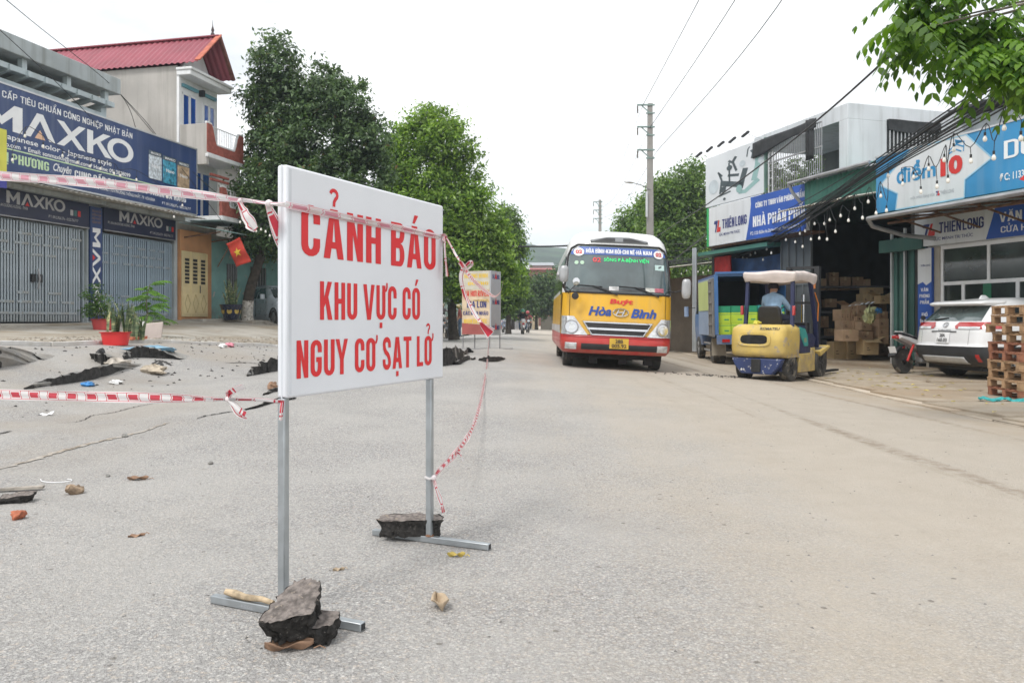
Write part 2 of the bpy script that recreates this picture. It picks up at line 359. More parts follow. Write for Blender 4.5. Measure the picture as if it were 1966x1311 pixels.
def blockline(s, t=.185, h=.15, w=.52, gap=.085, space=.22):
    x = 0; polys = []
    for ch in s:
        if ch == ' ': x += space; continue
        if ch == 'Đ': base, mk = 'Đ', []
        else:
            d = unicodedata.normalize('NFD', ch); base = d[0]; mk = [MARKS.get(c) for c in d[1:]]
        p, wd = block(base, t, h, w); polys += [[(a + x, b) for a, b in f] for f in p]
        c = x + wd / 2; up = 1.06; cc = c
        for q in sorted(mk, key=lambda z: z not in ('circ', 'breve', 'horn')):
            if q == 'circ': polys.append([(c - .17, up), (c - .09, up), (c, up + .09), (c + .09, up), (c + .17, up), (c + .05, up + .17), (c - .05, up + .17)]); cc = c + .17; up += .07
            elif q == 'breve': polys += [list(f) for f in _stroke(_arc(c, up + .14, .14, .12, 180, 360), .065)]
            elif q == 'acute': polys.append([(cc - .08, up), (cc + .01, up), (cc + .15, up + .2), (cc + .0, up + .2)])
            elif q == 'grave': polys.append([(cc + .08, up), (cc - .01, up), (cc - .15, up + .2), (cc + .0, up + .2)])
            elif q == 'tilde': polys += [list(f) for f in _stroke([(cc - .19, up + .03), (cc - .1, up + .1), (cc, up + .06), (cc + .1, up + .03), (cc + .19, up + .1)], .075)]
            elif q == 'hook': polys += [list(f) for f in _stroke(_arc(cc, up + .24, .1, .09, 170, -60, 8) + [(cc + .01, up + .1), (cc, up)], .075)]
            elif q == 'dot': polys.append([(c - .075, -.24), (c + .075, -.24), (c + .075, -.08), (c - .075, -.08)])
            elif q == 'horn': polys += [list(f) for f in _stroke([(x + wd + .004, .84), (x + wd + .05, .87), (x + wd + .09, .95), (x + wd + .085, 1.08)], .085)]
        x += wd + gap + (.05 if 'horn' in mk else 0)
    vs = [q for f in polys for q in f]; fs = []; n = 0
    for f in polys: fs.append(tuple(range(n, n + len(f)))); n += len(f)
    return np.array(vs), fs
def btext(mb, s, fn, a0, a1, b0, b1, shear=0., mi=0, **kw):
    vs, fs = blockline(s, **kw); x0, x1 = vs[:, 0].min(), vs[:, 0].max()
    mb.add([fn(a0 + (x - x0) / (x1 - x0) * (a1 - a0) + shear * y * (b1 - b0), b0 + y * (b1 - b0)) for x, y in vs], fs, mi)

# ------------------------------------------------------------------ ground materials
def roadmat():
    m, nt, b = newmat('dusty_asphalt')
    tc = nt.nodes.new('ShaderNodeTexCoord'); ob = tc.outputs['Object']
    sp = nt.nodes.new('ShaderNodeSeparateXYZ'); nt.links.new(ob, sp.inputs[0])
    wob = noise(nt, ob, 1.2, 3); X = math_(nt, 'ADD', sp.outputs[0], math_(nt, 'MULTIPLY', math_(nt, 'SUBTRACT', wob, .5), 1.6))
    v = nt.nodes.new('ShaderNodeTexVoronoi'); v.inputs['Scale'].default_value = 88; nt.links.new(ob, v.inputs['Vector'])
    vc = nt.nodes.new('ShaderNodeSeparateColor'); nt.links.new(v.outputs['Color'], vc.inputs[0])
    v2 = nt.nodes.new('ShaderNodeTexVoronoi'); v2.inputs['Scale'].default_value = 210; nt.links.new(ob, v2.inputs['Vector'])
    vc2 = nt.nodes.new('ShaderNodeSeparateColor'); nt.links.new(v2.outputs['Color'], vc2.inputs[0])
    # chippings: each its own grey, a few pale or brown
    r = nt.nodes.new('ShaderNodeValToRGB'); e = r.color_ramp.elements
    e[0].color = (.15, .147, .144, 1); e[0].position = 0; e[1].color = (.78, .765, .74, 1); e[1].position = 1
    for pos, col in ((.2, (.28, .276, .272)), (.55, (.44, .433, .425)), (.8, (.56, .547, .525)), (.93, (.54, .44, .35))):
        q = e.new(pos); q.color = c4(col)
    nt.links.new(vc.outputs[0], r.inputs[0])
    fine = mixc(nt, vc2.outputs[1], (.25, .247, .245), (.68, .668, .65))
    agg = mixc(nt, .45, r.outputs[0], fine)
    edge = ramp(nt, v.outputs['Distance'], .25, .62, 0., 1.)
    agg = mixc(nt, math_(nt, 'MULTIPLY', edge, .42), agg, (.13, .127, .124))
    patch = noise(nt, ob, .7, 6, .6); agg = mixc(nt, ramp(nt, patch, .38, .66, 0., .5), agg, (.47, .455, .43))
    agg = mixc(nt, ramp(nt, noise(nt, ob, .33, 5, .6), .5, .72, 0., .45), agg, (.27, .262, .255))
    # beige dust: thick to the right of the middle, driven thin in the wheel paths
    lanes = noise(nt, ob, 1.0, 4, .55, (1.35, .045, 1)); cloud = noise(nt, ob, .55, 6, .62); grit = noise(nt, ob, 26, 5, .7)
    d = math_(nt, 'ADD', ramp(nt, X, -1.4, 3.0), math_(nt, 'MULTIPLY', math_(nt, 'SUBTRACT', lanes, .5), .9))
    d = math_(nt, 'ADD', d, math_(nt, 'MULTIPLY', math_(nt, 'SUBTRACT', cloud, .5), .8))
    d = math_(nt, 'ADD', d, math_(nt, 'MULTIPLY', math_(nt, 'SUBTRACT', grit, .5), .9))
    d = ramp(nt, d, .05, 1.05, .04, .82)
    dust = mixc(nt, noise(nt, ob, 3.2, 6, .6), (.40, .34, .268), (.52, .465, .39))
    c = mixc(nt, d, agg, dust)
    # mud brought on to the broken left side
    mudl = math_(nt, 'MULTIPLY', ramp(nt, X, -5.4, -2.2, 1., 0.), ramp(nt, noise(nt, ob, .42, 5, .6), .44, .62))
    c = mixc(nt, math_(nt, 'MULTIPLY', mudl, .6), c, (.36, .315, .26))
    # brown wheel marks on the right lane
    wm = math_(nt, 'MULTIPLY', ramp(nt, noise(nt, ob, 1.0, 3, .5, (2.6, .06, 1)), .54, .66), ramp(nt, X, 1.8, 3.0))
    wm = math_(nt, 'MULTIPLY', wm, ramp(nt, noise(nt, ob, 9, 5, .7), .3, .7))
    c = mixc(nt, math_(nt, 'MULTIPLY', wm, .9), c, (.25, .20, .15))
    c = mixc(nt, math_(nt, 'MULTIPLY', ramp(nt, X, 4.2, 5.7), ramp(nt, noise(nt, ob, 2.2, 6, .65), .3, .62, .2, .85)), c, (.40, .325, .24))
    # oily specks
    sn = nt.nodes.new('ShaderNodeTexVoronoi'); sn.inputs['Scale'].default_value = 5.5; nt.links.new(ob, sn.inputs['Vector'])
    c = mixc(nt, ramp(nt, math_(nt, 'ADD', sn.outputs['Distance'], math_(nt, 'MULTIPLY', grit, .09)), .09, .125, .7, 0.), c, (.15, .135, .115))
    nt.links.new(c, b.inputs['Base Color']); b.inputs['Roughness'].default_value = .86; b.inputs['Specular IOR Level'].default_value = .35
    h = mixc(nt, .5, v.outputs['Distance'], v2.outputs['Distance']); h = math_(nt, 'ADD', math_(nt, 'MULTIPLY', h, -1.), math_(nt, 'MULTIPLY', noise(nt, ob, 14, 5, .65), .8))
    nt.links.new(bumpn(nt, h, .8, .014), b.inputs['Normal'])
    return m
def concrete(name, ca, cb, mud=(.33, .28, .21), mudamt=.5, scale=1.0, rough=.9):
    m, nt, b = newmat(name); tc = nt.nodes.new('ShaderNodeTexCoord'); ob = tc.outputs['Object']
    c = mixc(nt, ramp(nt, noise(nt, ob, 1.7 * scale, 7, .62), .3, .7), ca, cb)
    c = mixc(nt, math_(nt, 'MULTIPLY', ramp(nt, noise(nt, ob, .6 * scale, 6, .65), .42, .62), mudamt), c, mud)
    c = mixc(nt, ramp(nt, noise(nt, ob, 30 * scale, 4, .7), .55, .8, 0., .3), c, tuple(x * .55 for x in ca))
    nt.links.new(c, b.inputs['Base Color']); b.inputs['Roughness'].default_value = rough; b.inputs['Specular IOR Level'].default_value = .3
    h = math_(nt, 'ADD', noise(nt, ob, 22 * scale, 6, .65), math_(nt, 'MULTIPLY', noise(nt, ob, 3 * scale, 4), 1.5))
    nt.links.new(bumpn(nt, h, .35, .015), b.inputs['Normal']); MATS[name] = m
    return m
MROAD = roadmat()
MPAVL = concrete('worn_pavement_concrete', (.30, .275, .235), (.43, .405, .36), (.27, .225, .165), .75)
MPAVR = concrete('stained_pavement_concrete', (.27, .22, .165), (.38, .325, .255), (.31, .235, .16), .8)
MEARTH = concrete('earth_and_scrub', (.11, .12, .06), (.20, .17, .11), (.13, .14, .07), .6, .2)
MKERB = concrete('dusty_kerb_concrete', (.42, .36, .285), (.52, .455, .37), (.38, .30, .22), .8, 2)
MKERBW = concrete('whitewashed_kerb', (.56, .55, .53), (.68, .67, .65), (.42, .38, .32), .45, 3)
MTAR = M('broken_asphalt_face', (.035, .033, .031), .95, 0, .5, 18, bump=.9, bscale=55, wear=((.16, .15, .14), 60, .66))
# ------------------------------------------------------------------ ground, road, pavements
def strip(fx0, fx1, fz, ys, nu, name, mat):
    vs = []; 
    for y in ys:
        a, b2 = fx0(y), fx1(y)
        for i in range(nu + 1):
            x = a + (b2 - a) * i / nu; vs.append((x, y, fz(x, y)))
    n = len(ys); idx = np.arange(n * (nu + 1)).reshape(n, nu + 1)
    f = np.stack([idx[:-1, :-1], idx[:-1, 1:], idx[1:, 1:], idx[1:, :-1]], -1).reshape(-1, 4)
    return tag(npmesh(name, np.array(vs), f, mat, smooth=True), kind='structure')
YS = list(np.arange(-6, 14, .12)) + list(np.arange(14, 30, .25)) + list(np.arange(30, 141, 1.0))
road = strip(kl, kr, groad, YS, 90, 'road', MROAD)
YS2 = list(np.arange(-6, 34, .3)) + list(np.arange(34, 141, 1.5))
pavl = strip(lambda y: kl(y) - 11, lambda y: kl(y) - .01, gleft, YS2, 40, 'pavement_left', MPAVL)
pavr = strip(lambda y: kr(y) + .01, lambda y: kr(y) + 12, lambda x, y: gright(x, y) - .016, YS2, 30, 'pavement_right', MPAVR)
def gnd(x, y):
    d = max(0, y - 90); z = -.25 + .0 * d
    return z
XS = np.concatenate([np.linspace(-2500, -40, 26), np.linspace(-35, 45, 33), np.linspace(50, 2500, 26)]); YG = np.concatenate([np.linspace(-200, -8, 8), np.linspace(-6, 140, 60), np.linspace(160, 2600, 26)])
vs = [(x, y, -.25) for y in YG for x in XS]; nx = len(XS); idx = np.arange(len(vs)).reshape(len(YG), nx)
tag(npmesh('ground', np.array(vs), np.stack([idx[:-1, :-1], idx[:-1, 1:], idx[1:, 1:], idx[1:, :-1]], -1).reshape(-1, 4), MEARTH, smooth=True), kind='structure')
# kerbs: one stone after another
def kerb(name, fx, fz, y0, y1, step, wdt, up, mat, side):
    root = None; y = y0; k = 0
    root = bpy.data.objects.new(name, None); COL.objects.link(root); tag(root, kind='structure')
    rg = random.Random(3)
    while y < y1:
        ya, yb = y + .006, y + step - .006; mb = MB(); dz = rg.uniform(-.008, .008); jx = rg.uniform(-.012, .012)
        n = 4; ring = []
        for i in range(n + 1):
            yy = ya + (yb - ya) * i / n; x = fx(yy) + jx; z = fz(x, yy)
            a, b2 = (x - wdt, x) if side < 0 else (x, x + wdt)
            ring.append([(a, yy, z - .12), (b2, yy, z - .12), (b2, yy, z + up + dz), (a, yy, z + up + dz)])
        mb.loft(ring).build('kerb_stone', mat, root, bevel=.012)
        y += step; k += 1
    return root
kerb('kerb_left', kl, lambda x, y: groad(kl(y), y), 5.0, 46, 1.0, .15, .075, MKERBW, -1)
kerb('kerb_right', kr, lambda x, y: groad(kr(y), y), 5.0, 46, 1.0, .17, .022, MKERB, 1)
# cracked concrete slabs of the near right pavement
rg = random.Random(5); mats = [MPAVR, concrete('pavement_slab_pale', (.31, .26, .20), (.42, .365, .29), (.33, .26, .185), .6)]
for j in range(6):
    y = 7.2 + j * 1.9
    for i in range(3):
        x0 = kr(y) + .2 + i * 1.75; mb = MB()
        c = [(x0 + rg.uniform(0, .05), y + rg.uniform(0, .05)), (x0 + 1.72 - rg.uniform(0, .05), y + rg.uniform(0, .05)), (x0 + 1.72 - rg.uniform(0, .05), y + 1.87 - rg.uniform(0, .05)), (x0 + rg.uniform(0, .05), y + 1.87 - rg.uniform(0, .05))]
        t = [rg.uniform(.004, .022) for _ in c]
        mb.add([(a, b2, gright(a, b2) - .06) for a, b2 in c] + [(a, b2, gright(a, b2) + t[k]) for k, (a, b2) in enumerate(c)], [(0, 1, 2, 3), (4, 5, 6, 7), (0, 1, 5, 4), (1, 2, 6, 5), (2, 3, 7, 6), (3, 0, 4, 7)])
        mb.build('paving_slab', mats[rg.random() < .45], pavr, bevel=.01)
# wooded hill beyond the town
mb = MB()
def hill(u, v):
    x = -180 + 640 * u; y = 378 + 210 * v
    prof = 108 + 26 * math.sin(u * 5.2 + .4) + 14 * math.sin(u * 13) + 5 * math.sin(u * 41 + 2) + 2.5 * math.sin(u * 97)
    return (x, y, -1 + .42 * prof * math.sin(min(1, v * 1.25) * math.pi / 2) ** .8 * (1 if v < .8 else 1 - (v - .8) * 1.5))
mb.grid(hill, 150, 24)
MHILL = M('wooded_hillside', (.035, .06, .03), .95, 0, .6, .08, bump=1., bscale=.6)
tag(mb.build('hill', MHILL, smooth=True), kind='structure')
# ------------------------------------------------------------------ frames along the two rows of houses
class Frame:
    def __init__(s, ox, oy, ang):
        s.o = V(ox, oy, 0); s.ang = ang; s.ux = V(math.cos(ang), math.sin(ang), 0); s.uy = V(-math.sin(ang), math.cos(ang), 0)
    def x(s, px, d=0.):                      # local x of the photograph's column px on the plane d metres in front of the facade
        r = (px - CX) / FPX; b = s.o - s.uy * d
        return (r * b.y - b.x) / (s.ux.x - r * s.ux.y)
    def z(s, px, py, d=0.):
        b = s.o - s.uy * d + s.ux * s.x(px, d); return CAMZ + (HY - py) / FPX * b.y
    def w(s, x, y, z): p = s.o + s.ux * x + s.uy * y; p.z = z; return p
LF = Frame(-12.2, 19.0, math.atan2(1, .227))
RF = Frame(9.25, 20.0, math.atan2(-1, .30))
def lthing(name, label, cat, group=None): return thing(name, label, cat, LF.o, LF.ang, group)
def rthing(name, label, cat, group=None): return thing(name, label, cat, RF.o, RF.ang, group)
def onplane(d, eps=.004): return lambda a, b: (a, -d - eps, b)         # lettering on a board whose face lies d in front of the facade

# ------------------------------------------------------------------ materials of the left row
MPLAST = M('weathered_grey_render', (.42, .40, .375), .9, 0, .14, .8, bump=.3, bscale=9, streak=((.24, .225, .20), .55))
MSLAB = M('mossy_blue_grey_concrete', (.40, .44, .45), .9, 0, .15, 1.2, bump=.3, bscale=9, streak=((.20, .21, .19), .6))
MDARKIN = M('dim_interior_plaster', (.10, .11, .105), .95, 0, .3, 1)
MPALEBLUE = M('pale_blue_painted_beam', (.46, .53, .55), .7, 0, .1, 2, streak=((.30, .33, .32), .4))
MGATE = M('blue_grey_gate_paint', (.40, .46, .50), .45, .2, .1, 1.5, dirt=((.30, .26, .2), 1.0, 1.5, .7))
MGATE2 = M('blue_gate_paint', (.33, .42, .50), .45, .2, .1, 1.5, dirt=((.30, .26, .2), 1.0, 1.5, .7))
MNAVY = M('navy_sign_sheet', (.028, .055, .16), .35, 0, .16, .7, bump=.25, bscale=1.6, streak=((.16, .19, .26), .28))
MNAVYD = M('dark_navy_sign_sheet', (.018, .022, .055), .4, 0, .2, 1)
MWHITEPR = M('white_print', (.80, .81, .82), .5, 0, .04, 3)
MWARMPR = M('cream_print', (.78, .72, .60), .5, 0, .05, 3)
MGREENPR = M('pale_green_print', (.55, .72, .45), .5, 0, .08, 3)
MREDPR = M('red_print', (.62, .035, .03), .45, 0, .06, 3)
MORANGEPR = M('salmon_print', (.78, .50, .33), .5, 0, .06, 3)
MALU = M('aluminium_edge', (.60, .61, .62), .4, .6, .06, 4)
MWHITEW = M('white_wall_paint', (.74, .75, .76), .8, 0, .06, 1, streak=((.48, .47, .44), .35))
MBLUEGL = glassmat('blue_window_film', (.018, .085, .36), .12, .6, .3)
MWHITEF = M('white_frame_paint', (.76, .77, .78), .4, 0, .05, 3)
MBRICKRED = M('brick_red_parapet_tile', (.34, .10, .075), .8, 0, .2, 9, bump=.3, bscale=30)
MROOFRED = M('crimson_roof_sheet', (.27, .062, .085), .5, 0, .14, .9, streak=((.20, .05, .06), .4))
MTILE = M('brown_red_roof_tile', (.17, .065, .05), .85, 0, .3, 6)
MYDOOR = M('cream_yellow_door_paint', (.66, .55, .31), .5, 0, .08, 2, dirt=((.40, .32, .2), 1.0, 1.6, .5))
MORANGEW = M('faded_orange_wall', (.52, .27, .13), .85, 0, .15, 1.5)
MTEAL = M('peeling_teal_wall', (.20, .38, .36), .85, 0, .15, 1.4, wear=((.42, .42, .38), 2.3, .60), dirt=((.20, .17, .13), 1.0, 2.0, .9))
MGRSHEET = M('blue_green_roof_sheet', (.21, .33, .32), .6, .1, .2, 1.2, streak=((.32, .30, .26), .5))
MPALESHEET = M('dusty_roof_sheet', (.50, .48, .42), .7, .1, .15, 1.4, streak=((.32, .26, .2), .5))
MSTEEL = M('dull_steel', (.36, .36, .37), .5, .6, .15, 3)
MRUSTY = M('rusty_iron', (.16, .085, .05), .85, .1, .4, 8)
MBLACKP = M('black_plastic', (.022, .022, .024), .5, 0, .2, 4)
MBLACKM = M('black_cable_sheath', (.02, .02, .021), .6, 0, .2, 2)
def corrugated(mb, fn, nw, nv=1, amp=.018, waves=20):     # fn(u,v)->(point, normal)
    def q(u, v):
        p, n = fn(u, v); return Vector(p) + Vector(n) * amp * math.sin(2 * math.pi * waves * u)
    return mb.grid(q, waves * 6, nv)

# ------------------------------------------------------------------ paint shop behind folding gates
ZF = 1.03
shop = lthing('paint_shop', 'low grey shop with blue folding gates under the long navy paint billboard', 'shop')
X0 = -4.2
MB().box(X0, 6.66, .5, 7, .2, 4.25).box(X0, -.62, .0, .5, .2, 4.25).build('wall', MPLAST, shop)
MB().box(X0, 6.68, -1.0, .49, .25, ZF - .02).build('floor_slab', MPAVL, shop, bevel=.02)
for a, b2 in ((2.76, 3.28), (6.5, 6.66)): MB().box(a, b2, -.02, .49, ZF - .02, 4.25).build('pillar', MSLAB, shop, bevel=.01)
MB().box(X0, 3.42, -.55, 6.5, 7.36, 7.8).build('roof_slab', MSLAB, shop, bevel=.02)
MB().box(X0, 3.3, -.45, -.2, 6.98, 7.12).build('gutter_beam', MPALEBLUE, shop, bevel=.01)
MB().box(X0, 3.05, -.36, -.12, 6.55, 6.75).build('lower_beam', MPALEBLUE, shop, bevel=.01)
for i in range(14):
    x = X0 + .3 + i * .53
    if x < 3.2: MB().add([(x - .04, -.5, 7.1), (x + .04, -.5, 7.1), (x + .04, .9, 6.8), (x - .04, .9, 6.8), (x - .04, -.5, 6.96), (x + .04, -.5, 6.96), (x + .04, .9, 6.62), (x - .04, .9, 6.62)], [(0, 1, 2, 3), (4, 5, 6, 7), (0, 1, 5, 4), (1, 2, 6, 5), (2, 3, 7, 6), (3, 0, 4, 7)]).build('rafter', MPALEBLUE, shop)
for x in (.2, 1.6, 2.95): MB().box(x, x + .14, -.42, -.28, 7.12, 7.36).build('slab_bracket', MPALEBLUE, shop)
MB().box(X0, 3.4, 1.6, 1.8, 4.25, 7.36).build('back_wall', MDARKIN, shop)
MB().box(2.96, 3.16, -.30, -.08, 4.25, 7.0).build('corner_post', MPALEBLUE, shop, bevel=.01)
MB().box(3.02, 3.12, -.05, 1.8, 4.25, 6.2).build('end_wall', MPLAST, shop)
MB().box(X0, 6.66, -.3, .5, 4.25, 4.36).build('balcony_slab', MSLAB, shop)
mb = MB(); corrugated(mb, lambda u, v: ((X0 + (6.75 - X0) * u, -.02 - 1.0 * v, 4.42 - .12 * v), (0, .1, 1)), 1, 1, .015, 60); mb.build('canopy_sheet', MPALESHEET, shop, solid=.006)
# folding gates: thing > gate > slats
def gate(x0, x1, zt, mat, lockx, notch):
    gm = MB().box(x0, x1, .10, .14, zt, zt + .05).box(x0, x0 + .05, .06, .14, ZF, zt).box(x1 - .05, x1, .06, .14, ZF, zt)
    gt = gm.build('folding_gate', mat, shop)
    n = int((x1 - x0 - .1) / .088); sm = None
    for i in range(n):
        x = x0 + .07 + i * .088
        if sm is None:
            ob = MB().box(-.026, .026, .045, .075, ZF + .02, zt + .02).build('slat', mat, gt, bevel=.006); sm = ob
        else:
            ob = sm.copy(); COL.objects.link(ob); ob.parent = gt
        ob.location = (x, 0, 0)
        if i % 9 == 4: ob.location.y = -.018
    rg2 = random.Random(notch); k = 0; pieces = []
    for zrow, dens in ((zt - .28, .5), (zt - .52, .8), (zt - .78, .45), (ZF + .75, .45), (ZF + .52, .7), (ZF + .24, 1.)):
        i = 0
        while i < n - 3:
            if rg2.random() < dens:
                l = rg2.choice((3, 4, 5)); a = x0 + .05 + i * .088
                ob = MB().box(0, l * .088, .030, .080, -.032, .032).build('cross_plate', mat, gt, bevel=.006); ob.location = (a, 0, zrow); i += l
            i += 1 if dens < 1 else 0
    if lockx is not None:
        MB().box(lockx - .17, lockx - .05, .0, .05, ZF + 1.02, ZF + 1.22).box(lockx + .05, lockx + .17, .0, .05, ZF + 1.02, ZF + 1.22).build('lock_box', MBLACKP, gt)
        MB().tube([(lockx, -.02, ZF + .85), (lockx + .02, -.05, ZF + 1.1), (lockx, -.02, ZF + 1.35)], .025, 6).build('gate_handle', MSTEEL, gt, smooth=True)
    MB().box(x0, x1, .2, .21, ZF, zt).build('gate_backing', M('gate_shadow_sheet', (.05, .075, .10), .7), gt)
gate(-.6, 2.74, 3.52, MGATE, LF.x(72), 2)
gate(3.3, 6.48, 3.50, MGATE2, None, 5)
# header boards over the gates
def maxko(mb, x0, x1, z0, z1, d, mi, mr, spans=None):      # the wordmark: its A has a coloured triangle for a bar
    w = x1 - x0; f = onplane(d)
    spans = spans or ((0, .215), (.235, .44), (.435, .64), (.645, .80), (.79, 1.0)); H = z1 - z0
    def q(poly, a, b2): mb.add([f(x0 + w * (a + (b2 - a) * p[0]), z0 + H * p[1]) for p in poly], [tuple(range(len(poly)))], mi)
    a, b2 = spans[0]; q([(0, 0), (.24, 0), (.24, .55), (.5, .16), (.76, .55), (.76, 0), (1, 0), (1, 1), (.8, 1), (.5, .48), (.2, 1), (0, 1)], a, b2)
    a, b2 = spans[1]; q([(0, 0), (.2, 0), (.5, .72), (.8, 0), (1, 0), (.6, 1), (.4, 1)], a, b2)
    mb.add([f(x0 + w * (a + (b2 - a) * p[0]), z0 + H * p[1]) for p in ((.33, 0), (.67, 0), (.5, .36))], [(0, 1, 2)], mr)
    a, b2 = spans[2]; q([(0, 0), (.24, 0), (.5, .34), (.76, 0), (1, 0), (.62, .5), (1, 1), (.76, 1), (.5, .66), (.24, 1), (0, 1), (.38, .5)], a, b2)
    a, b2 = spans[3]; q([(0, 0), (.25, 0), (.25, .36), (.4, .5), (.76, 0), (1.06, 0), (.56, .62), (1, 1), (.68, 1), (.25, .6), (.25, 1), (0, 1)], a, b2)
    a, b2 = spans[4]; o_ = _arc(.5, .5, .5, .52, 0, 360, 28)[:-1]; i_ = _arc(.5, .5, .3, .33, 0, 360, 28)[:-1]
    for p in _band(o_, i_): q(p, a, b2)
def header(x0, x1, z0, z1, label, tx, sub):
    h = lthing('header_board', label, 'sign', 'dark header boards over the shop gates')
    MB().box(x0, x1, -.10, .05, z0, z1).build('board', MNAVYD, h, bevel=.006)
    MB().box(x0, x1, -.115, -.10, z0 - .03, z0).build('bottom_rail', MSTEEL, h)
    mb = MB(); maxko(mb, tx[0], tx[1], z0 + .30, z0 + .60, .10, 0, 1)
    for s, a0, a1, b0 in sub: text(mb, s, onplane(.1), a0, a1, b0, b0 + .07, .015)
    mb.build('lettering', [M('grey_print', (.42, .42, .42), .5), MREDPR], h)
    mb = MB(); xx = tx[1] + .22
    for k in range(3): mb.lathe([(.05, z0 + .25), (.05, z0 + .40)], 10, lambda r, a, z, k=k: (xx + k * .13 + r * math.cos(a), -.11 + .1 * r * math.sin(a), z), k)
    mb.build('paint_can_print', [M('tin_print_white', (.45, .45, .45), .5), M('tin_print_green', (.06, .16, .16), .5), MREDPR], h)
z0 = 3.60
header(-.6, 2.74, z0, 4.24, 'dark header board over the left folding gate with grey wordmark', (LF.x(12, .1), LF.x(125, .1)), (('Số 816 AN DƯƠNG VƯƠNG - TPHB', -.3, LF.x(53, .1), z0 + .2), ('ĐT: 0912.926.276 - 0222.726.717', LF.x(93, .1), LF.x(150, .1), z0 + .1)))
header(3.3, 6.46, z0 + .02, 4.24, 'dark header board over the right folding gate beside the yellow door', (LF.x(229, .1), LF.x(312, .1)), (('ĐC: 816 AN DƯƠNG VƯƠNG, TPHB', LF.x(207, .1), LF.x(258, .1), z0 + .2), ('ĐT: 0912.926.276 - 0222.726.717', LF.x(288, .1), LF.x(332, .1), z0 + .1)))
# upright sign on the pillar
ps = lthing('pillar_sign', 'narrow upright navy sign with sideways white wordmark on the pillar between the gates', 'sign')
MB().box(2.80, 3.25, -.09, -.03, ZF + .05, 4.2).build('board', MNAVY, ps, bevel=.004)
mb = MB(); tmp = MB(); maxko(tmp, 0, 2.42, 0, .29, 0, 0, 1)
mb.v = [(2.88 + p[2], -.094, 3.62 - p[0]) for p in tmp.v]; mb.f = tmp.f; mb.m = tmp.m; mb.build('lettering', [MWHITEPR, MREDPR], ps)
mb = MB()
for k in range(4): text(mb, ('SƠN CAO CẤP', 'CHỐNG THẤM', 'NỘI THẤT', 'NGOẠI THẤT')[k], onplane(.09), 2.86, 3.19, 4.05 - k * .1, 4.11 - k * .1, .01)
mb.build('small_lettering', M('brown_print', (.30, .18, .10), .6), ps)
# the long billboard on the canopy edge
BD = .92; bz0, bz1 = 4.40, 6.42
bb = lthing('shop_billboard', 'long navy billboard with huge white wordmark and three paint cans on the left shop', 'billboard')
bx1 = LF.x(377, BD); fx = lambda px: LF.x(px, BD); fz = lambda px, py: LF.z(px, py, BD)
MB().box(-4.4, bx1, -BD, -BD + .10, bz0, bz1).build('board', MNAVY, bb)
MB().box(-4.4, bx1, -BD - .015, -BD + .03, bz1, bz1 + .04).box(bx1, bx1 + .04, -BD - .015, -BD + .11, bz0, bz1 + .04).box(-4.4, bx1, -BD - .015, -BD + .03, bz0 - .04, bz0).build('frame', MALU, bb)
for x in (-2.5, 0, 2.4, 4.6, 6.1): MB().bar((x, -BD + .1, bz1 - .3), (x, -.1, 4.5), .05, .05).build('stay', MRUSTY, bb)
f = onplane(BD)
mb = MB()
ca = fx(-72); cb = fx(254); btext(mb, 'SƠN CAO CẤP TIÊU CHUẨN CÔNG NGHIỆP NHẬT BẢN', f, ca, cb, bz1 - .30, bz1 - .145, w=.62, t=.15, gap=.12, space=.34)
mb.build('top_lettering', MWHITEPR, bb); mb = MB(); a_ = fx(-40); w_ = fx(256) - a_; maxko(mb, a_, fx(256), bz1 - 1.02, bz1 - .42, BD, 0, 1, [((fx(p) - a_) / w_, (fx(q_) - a_) / w_) for p, q_ in ((-40, 43), (46, 106), (109, 164), (167, 212), (206, 256))])
mb.build('wordmark', [MWHITEPR, MORANGEPR], bb); mb = MB(); text(mb, 'Japanese color - Japanese style', f, fx(7), fx(214), bz1 - 1.215, bz1 - 1.09, .012)
mb.build('slogan_lettering', MWHITEPR, bb); mb = MB(); text(mb, 'www.maxko.com  * Email: sonmaxko@gmail.com * Hotline: 0913808099', f, fx(-45), fx(250), bz1 - 1.39, bz1 - 1.285, .018)
mb.build('contact_lettering', MWHITEPR, bb); mb = MB(); btext(mb, 'CUNG CẤP SƠN VÀ CHỐNG THẤM ĐA NĂNG', f, fx(143), fx(357), bz0 + .29, bz0 + .47, w=.5)
mb.build('trade_lettering', MWHITEPR, bb); mb = MB(); text(mb, 'ĐC: 816 ĐƯỜNG AN DƯƠNG VƯƠNG - TỔ 4 PHƯỜNG THỐNG NHẤT - TP. HÒA BÌNH', f, fx(126), fx(297), bz0 + .12, bz0 + .20, .012)
mb.build('address_lettering', MWHITEPR, bb); mb = MB(); text(mb, 'ĐT: 0912.926.276 - 0222.726.717', f, fx(311), fx(366), bz0 + .09, bz0 + .165, .012)
mb.build('phone_lettering', MWHITEPR, bb); mb = MB(); text(mb, 'Chuyên', f, fx(102), fx(137), bz0 + .33, bz0 + .52, .02, .35)
mb.build('script_lettering', MWHITEPR, bb)
mb = MB(); btext(mb, 'THỊ PHƯƠNG', f, fx(-14), fx(94), bz0 + .28, bz0 + .50, w=.5); mb.build('owner_lettering', MGREENPR, bb); mb = MB()
x0, x1 = -4.4, fx(345); mb.add([f(x0, bz0 + .572), f(x1, bz0 + .572), f(x1, bz0 + .602), f(x0, bz0 + .602)], [(0, 1, 2, 3)]); mb.build('green_line_print', MGREENPR, bb)
